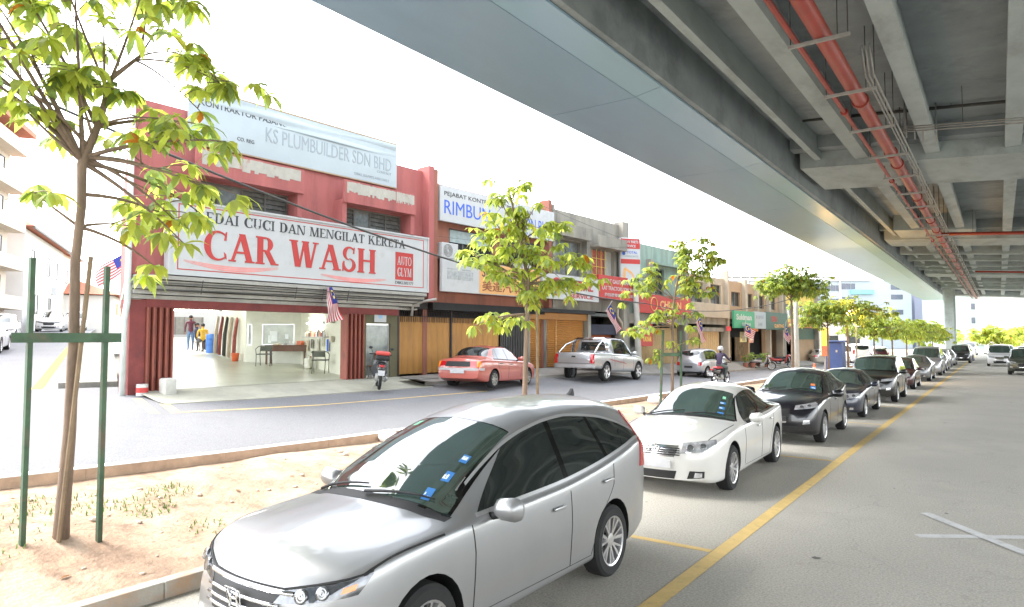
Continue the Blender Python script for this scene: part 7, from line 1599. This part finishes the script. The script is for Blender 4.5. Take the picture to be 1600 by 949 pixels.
for i in range(7):
    s = 38.0+i*.62; q = fp(s,zs(s)-.35,.9+.25*(i%2)); o = thing('potted_plant','leafy green pot plant in the row in front of the food stall','plant',tuple(q),0,'pot plants in front of the food stall')
    b = MB(); b.lathe([(0,0),(.14,0),(.2,.3),(.18,.3),(0,.26)],12); b.build('pot', M_brn, o, smooth=40); cm_ = MB()
    for k in range(9): cluster(cm_, Vector((r7.uniform(-.2,.2),r7.uniform(-.2,.2),r7.uniform(.4,1.0))), Vector((0,0,1)), .24, r7, 6, (1,2,2))
    cm_.build('leaves', M_leafs, o, recalc=False)

# ================================================================ houses on the left, buildings in the distance
M_peach = mat('peach_wall', (.50,.43,.36), .85, var=.08, scale=.6); M_hw = mat('house_white', (.6,.59,.57), .85, var=.05, scale=.6); M_rt = mat('red_roof_tile', (.42,.15,.09), .8, var=.2, scale=3)
class Face:
    """vertical face from a to b: u along, z up, o outward to the camera side"""
    def __init__(s, a, b): s.a = Vector((a[0],a[1],0)); d = Vector((b[0],b[1],0))-s.a; s.L = d.length; s.d = d.normalized(); s.n = Vector((s.d.y,-s.d.x,0)); s.n = s.n if (s.a+s.n).length < s.a.length else -s.n
    def box(s, mb, u0,u1,z0,z1,o0,o1):
        p = [s.a+s.d*u+s.n*o for u,o in ((u0,o0),(u1,o0),(u1,o1),(u0,o1))]; mb.hexa([q+UP*z0 for q in p]+[q+UP*z1 for q in p])
def window(fc, root, u, z, w, h, o=0, gm=None, hood=False):
    b = MB(); t = .06
    for a in ((u,u+w,z,z+t),(u,u+w,z+h-t,z+h),(u,u+t,z+t,z+h-t),(u+w-t,u+w,z+t,z+h-t)): fc.box(b,*a,o-.04,o+.05)
    f_ = b.build('window', M_frame, root); b = MB(); fc.box(b,u+t,u+w-t,z+t,z+h-t,o-.06,o+.012); b.build('pane', gm or M_win, f_)
    return f_
ap = thing('apartment_block','tall peach apartment block with slanting balcony ledges at the far left edge','building',(-56,14,2.5))
fc = Face((-61.9,18.9),(-38.7,3.2))
b = MB(); fc.box(b,0,fc.L,.5,18.2,-9,0); b.build('wall', M_peach, ap)
b = MB(); 
for z in (4.6,7.6,10.6,13.6,16.6): fc.box(b,-.3,fc.L,z,z+1.0,.002,1.1)
b.build('balcony', mat('balcony_peach',(.55,.48,.40),.85,var=.06), ap); b = MB(); fc.box(b,-.6,fc.L+.4,18.201,18.6,-9.4,1.5); b.build('roof', M_rt, ap)
for z in (5.9,8.9,11.9,14.9):
    for k in range(7): window(fc,ap,1.2+3.6*k,z,2.0,1.3)
reparent(ap)
hs_ = thing('house','white two storey house with a red tiled roof on the side street','house',(-70,24,3))
fc = Face((-63.5,20.6),(-79.1,29.1)); b = MB(); fc.box(b,0,fc.L,1,11.3,-8,0); b.build('wall', M_hw, hs_)
def hip(root, fc, u0,u1,z,h,d0,d1,ov=.8):
    P = lambda u,o,zz: fc.a+fc.d*u+fc.n*o+UP*zz
    q = [P(u0-ov,ov+d1,z),P(u1+ov,ov+d1,z),P(u1+ov,d0-ov,z),P(u0-ov,d0-ov,z)]; m_ = (d0+d1)/2; k = (d1-d0)/2*.7
    r1, r2 = P(u0+k,m_,z+h), P(u1-k,m_,z+h); b = MB(); b.add(q+[r1,r2], [(0,1,5,4),(1,2,5),(2,3,4,5),(3,0,4),(3,2,1,0)]); b.build('roof', M_rt, root)
    b = MB(); fc.box(b,u0-ov,u1+ov,z-.22,z-.01,d1+ov-.12,d1+ov); b.build('gutter', M_frame, root)
hip(hs_,fc,0,fc.L,11.45,2.6,-8,0)
for u,z in ((2.6,8.2),(9.5,8.2),(13.5,8.2),(4.5,4.5),(10.5,4.5)): window(fc,hs_,u,z,1.1,1.7)
b = MB(); fc.box(b,11.8,12.7,6.6,7.3,.0,.45); b.build('air_conditioner', M_signw, hs_); reparent(hs_)
h2 = thing('house','pale house with a red tiled hip roof behind the near tree trunk','house',(-88,34,3.5)); fc = Face((-82,28.5),(-98,38)); b = MB(); fc.box(b,0,fc.L,1,12.4,-10,0); b.build('wall', mat('house_cream',(.70,.66,.58),.85,var=.05), h2); hip(h2,fc,0,fc.L,12.5,3.2,-10,0)
for u,z in ((2,9),(6,9),(10,9),(2,5.2),(6,5.2),(10,5.2)): window(fc,h2,u,z,1.2,1.6)
reparent(h2)
h3 = thing('house','low building with a red signboard at the top of the side street','house',(-98,46,4)); fc = Face((-88,38),(-112,52)); b = MB(); fc.box(b,0,fc.L,1,7.6,-8,0); b.build('wall', M_hw, h3); hip(h3,fc,0,fc.L,7.7,1.8,-8,0); b = MB(); fc.box(b,3,9,5.4,6.7,.02,.12); b.build('signboard', M_sorg, h3)
for u in (2,6,11,16,20): window(fc,h3,u,3.6,1.4,1.4)
reparent(h3)
far_tree('green tree at the top of the side street, right of the corner drainpipe',-83,43,5.5,4.4,3.2,301,mix=(0,0,1,1),L=.7,n=8,gl=None,zb=3.6)
M_bw = mat('office_pale_blue', (.30,.34,.385), .7, var=.04, scale=.2); M_bt = mat('turquoise_band', (.16,.52,.60), .7); M_wp = mat('window_band', (.07,.085,.12), .2, var=.2)
ob = thing('office_block','pale blue and white office block with rows of dark windows beyond the trees','building',(-28,165,0)); fc = Face((-52,149.5),(-15.7,173.8))
b = MB(); fc.box(b,0,fc.L,0,15.2,-16,0); b.build('wall', M_bw, ob); b = MB(); fc.box(b,-.3,fc.L-9,15.2,15.6,-16.2,.5); fc.box(b,2,fc.L-10,16.2,16.4,-4,.3)
for k in range(16): fc.box(b,2+k*2,2.15+k*2,15.6,16.199,-.2,.1)
b.build('parapet', M_hw, ob)
b = MB(); fc.box(b,fc.L-13.5,fc.L-8.5,12.2,13.1,.002,.8); fc.box(b,18,fc.L-14,9.2,9.9,.002,.3); b.build('canopy', M_bt, ob)
for z in (12.9,9.9,6.9):
    for k in range(9):
        for j in range(3): window(fc,ob,1.2+k*3.4+j*1.02,z if k < 8 else z+.4,.92,1.3,0,M_wp)
for z in (4.2,7.6,11,13.2): window(fc,ob,fc.L-4.5,z,2.6,1.1,0,M_wp)
b = MB()
for k in range(9): fc.box(b,.55+k*3.4,.9+k*3.4,0,15.1,.002,.35)
b.build('pilaster', M_hw, ob); reparent(ob)
o2 = thing('office_side','pale lilac plain block to the right of the office block','building',(-14,180,0)); fc = Face((-15.5,178),(-9.8,186)); b = MB(); fc.box(b,0,fc.L,0,16,-8,0); b.build('wall', mat('shade_lilac_wall',(.30,.32,.42),.8,var=.05,scale=.3), o2)  # lilac colour holds the shade on the office block's side face
for z in (3.5,6.5,9.5,12.5): window(fc,o2,fc.L-3.2,z,2.2,1.4,0,M_wp)
reparent(o2)
tw = thing('tower_block','pale mint green tower block with a column of small windows under the viaduct end','building',(-6,169,0)); fc = Face((-8.6,166.5),(-2.6,170.6)); b = MB(); fc.box(b,0,fc.L,0,34,-9,0); b.build('wall', mat('mint_wall',(.38,.46,.43),.8,var=.05,scale=.3), tw)
for z in (2.5,5.4,8.3,11.2,14.1,17): window(fc,tw,fc.L-2.5,z,.8,1.3,0,M_wp)
b = MB(); fc.box(b,fc.L-1.3,fc.L,1,34,.002,.5); b.build('pilaster', M_hw, tw); reparent(tw)
for i,(x,y,w,h,c,lb) in enumerate([(-26,92,14,4.5,(.5,.45,.38),'low tan building behind the far parked cars'),(-36,84,12,5,(.35,.3,.27),'brown low building just past the end of the shop row'),(-22,112,12,5,(.6,.58,.55),'pale low building behind the far street trees')]):
    o = thing('low_building',lb,'building',(x,y,0)); fc = Face((x-w/2,y-w*.2),(x+w/2,y+w*.2)); b = MB(); fc.box(b,0,fc.L,0,h,-6,0); b.build('wall', mat('lowb%d'%i,c,.85,var=.15,scale=.5), o); b = MB(); fc.box(b,-.3,fc.L+.3,h+.001,h+.3,-6.4,.6); b.build('roof', M_roofm, o)
    for k in range(4): window(fc,o,.8+k*3,1.2,1.8,1.6)
    reparent(o)
lp2 = thing('lamp_post','thin tall lamp post with double arms at the far end of the road','lamp post',(10.5,140,0)); b = MB(); b.tube([(0,0,0),(0,0,10)],[.14,.07],8); b.build('post', M_steel, lp2, smooth=True); b = MB(); b.tube([(-2.4,0,9.6),(0,0,9.9),(2.4,0,9.6)],.06,6); b.build('arm', M_steel, lp2, smooth=True)

lt = thing('glint_source','glowing warm sodium lamp on a thin bracket among the trees beside the navy cabinet','added glow',(-7.2,43.7,3.9))
b = MB(); b.sphere((0,0,0),(.20,.30,.13),16,10); b.build('lamp', mat('orange_glint_glow',(1,.50,.14),.5,var=0,emit=55), lt, smooth=True)  # glowing ball added to give the orange glints, not an existing street lamp
b = MB(); b.tube([(0,.3,.12),(.1,.9,.25),(.25,1.0,-.3),(.25,1.0,-4.3)],.035,6); b.build('bracket', M_steel, lt, smooth=True)
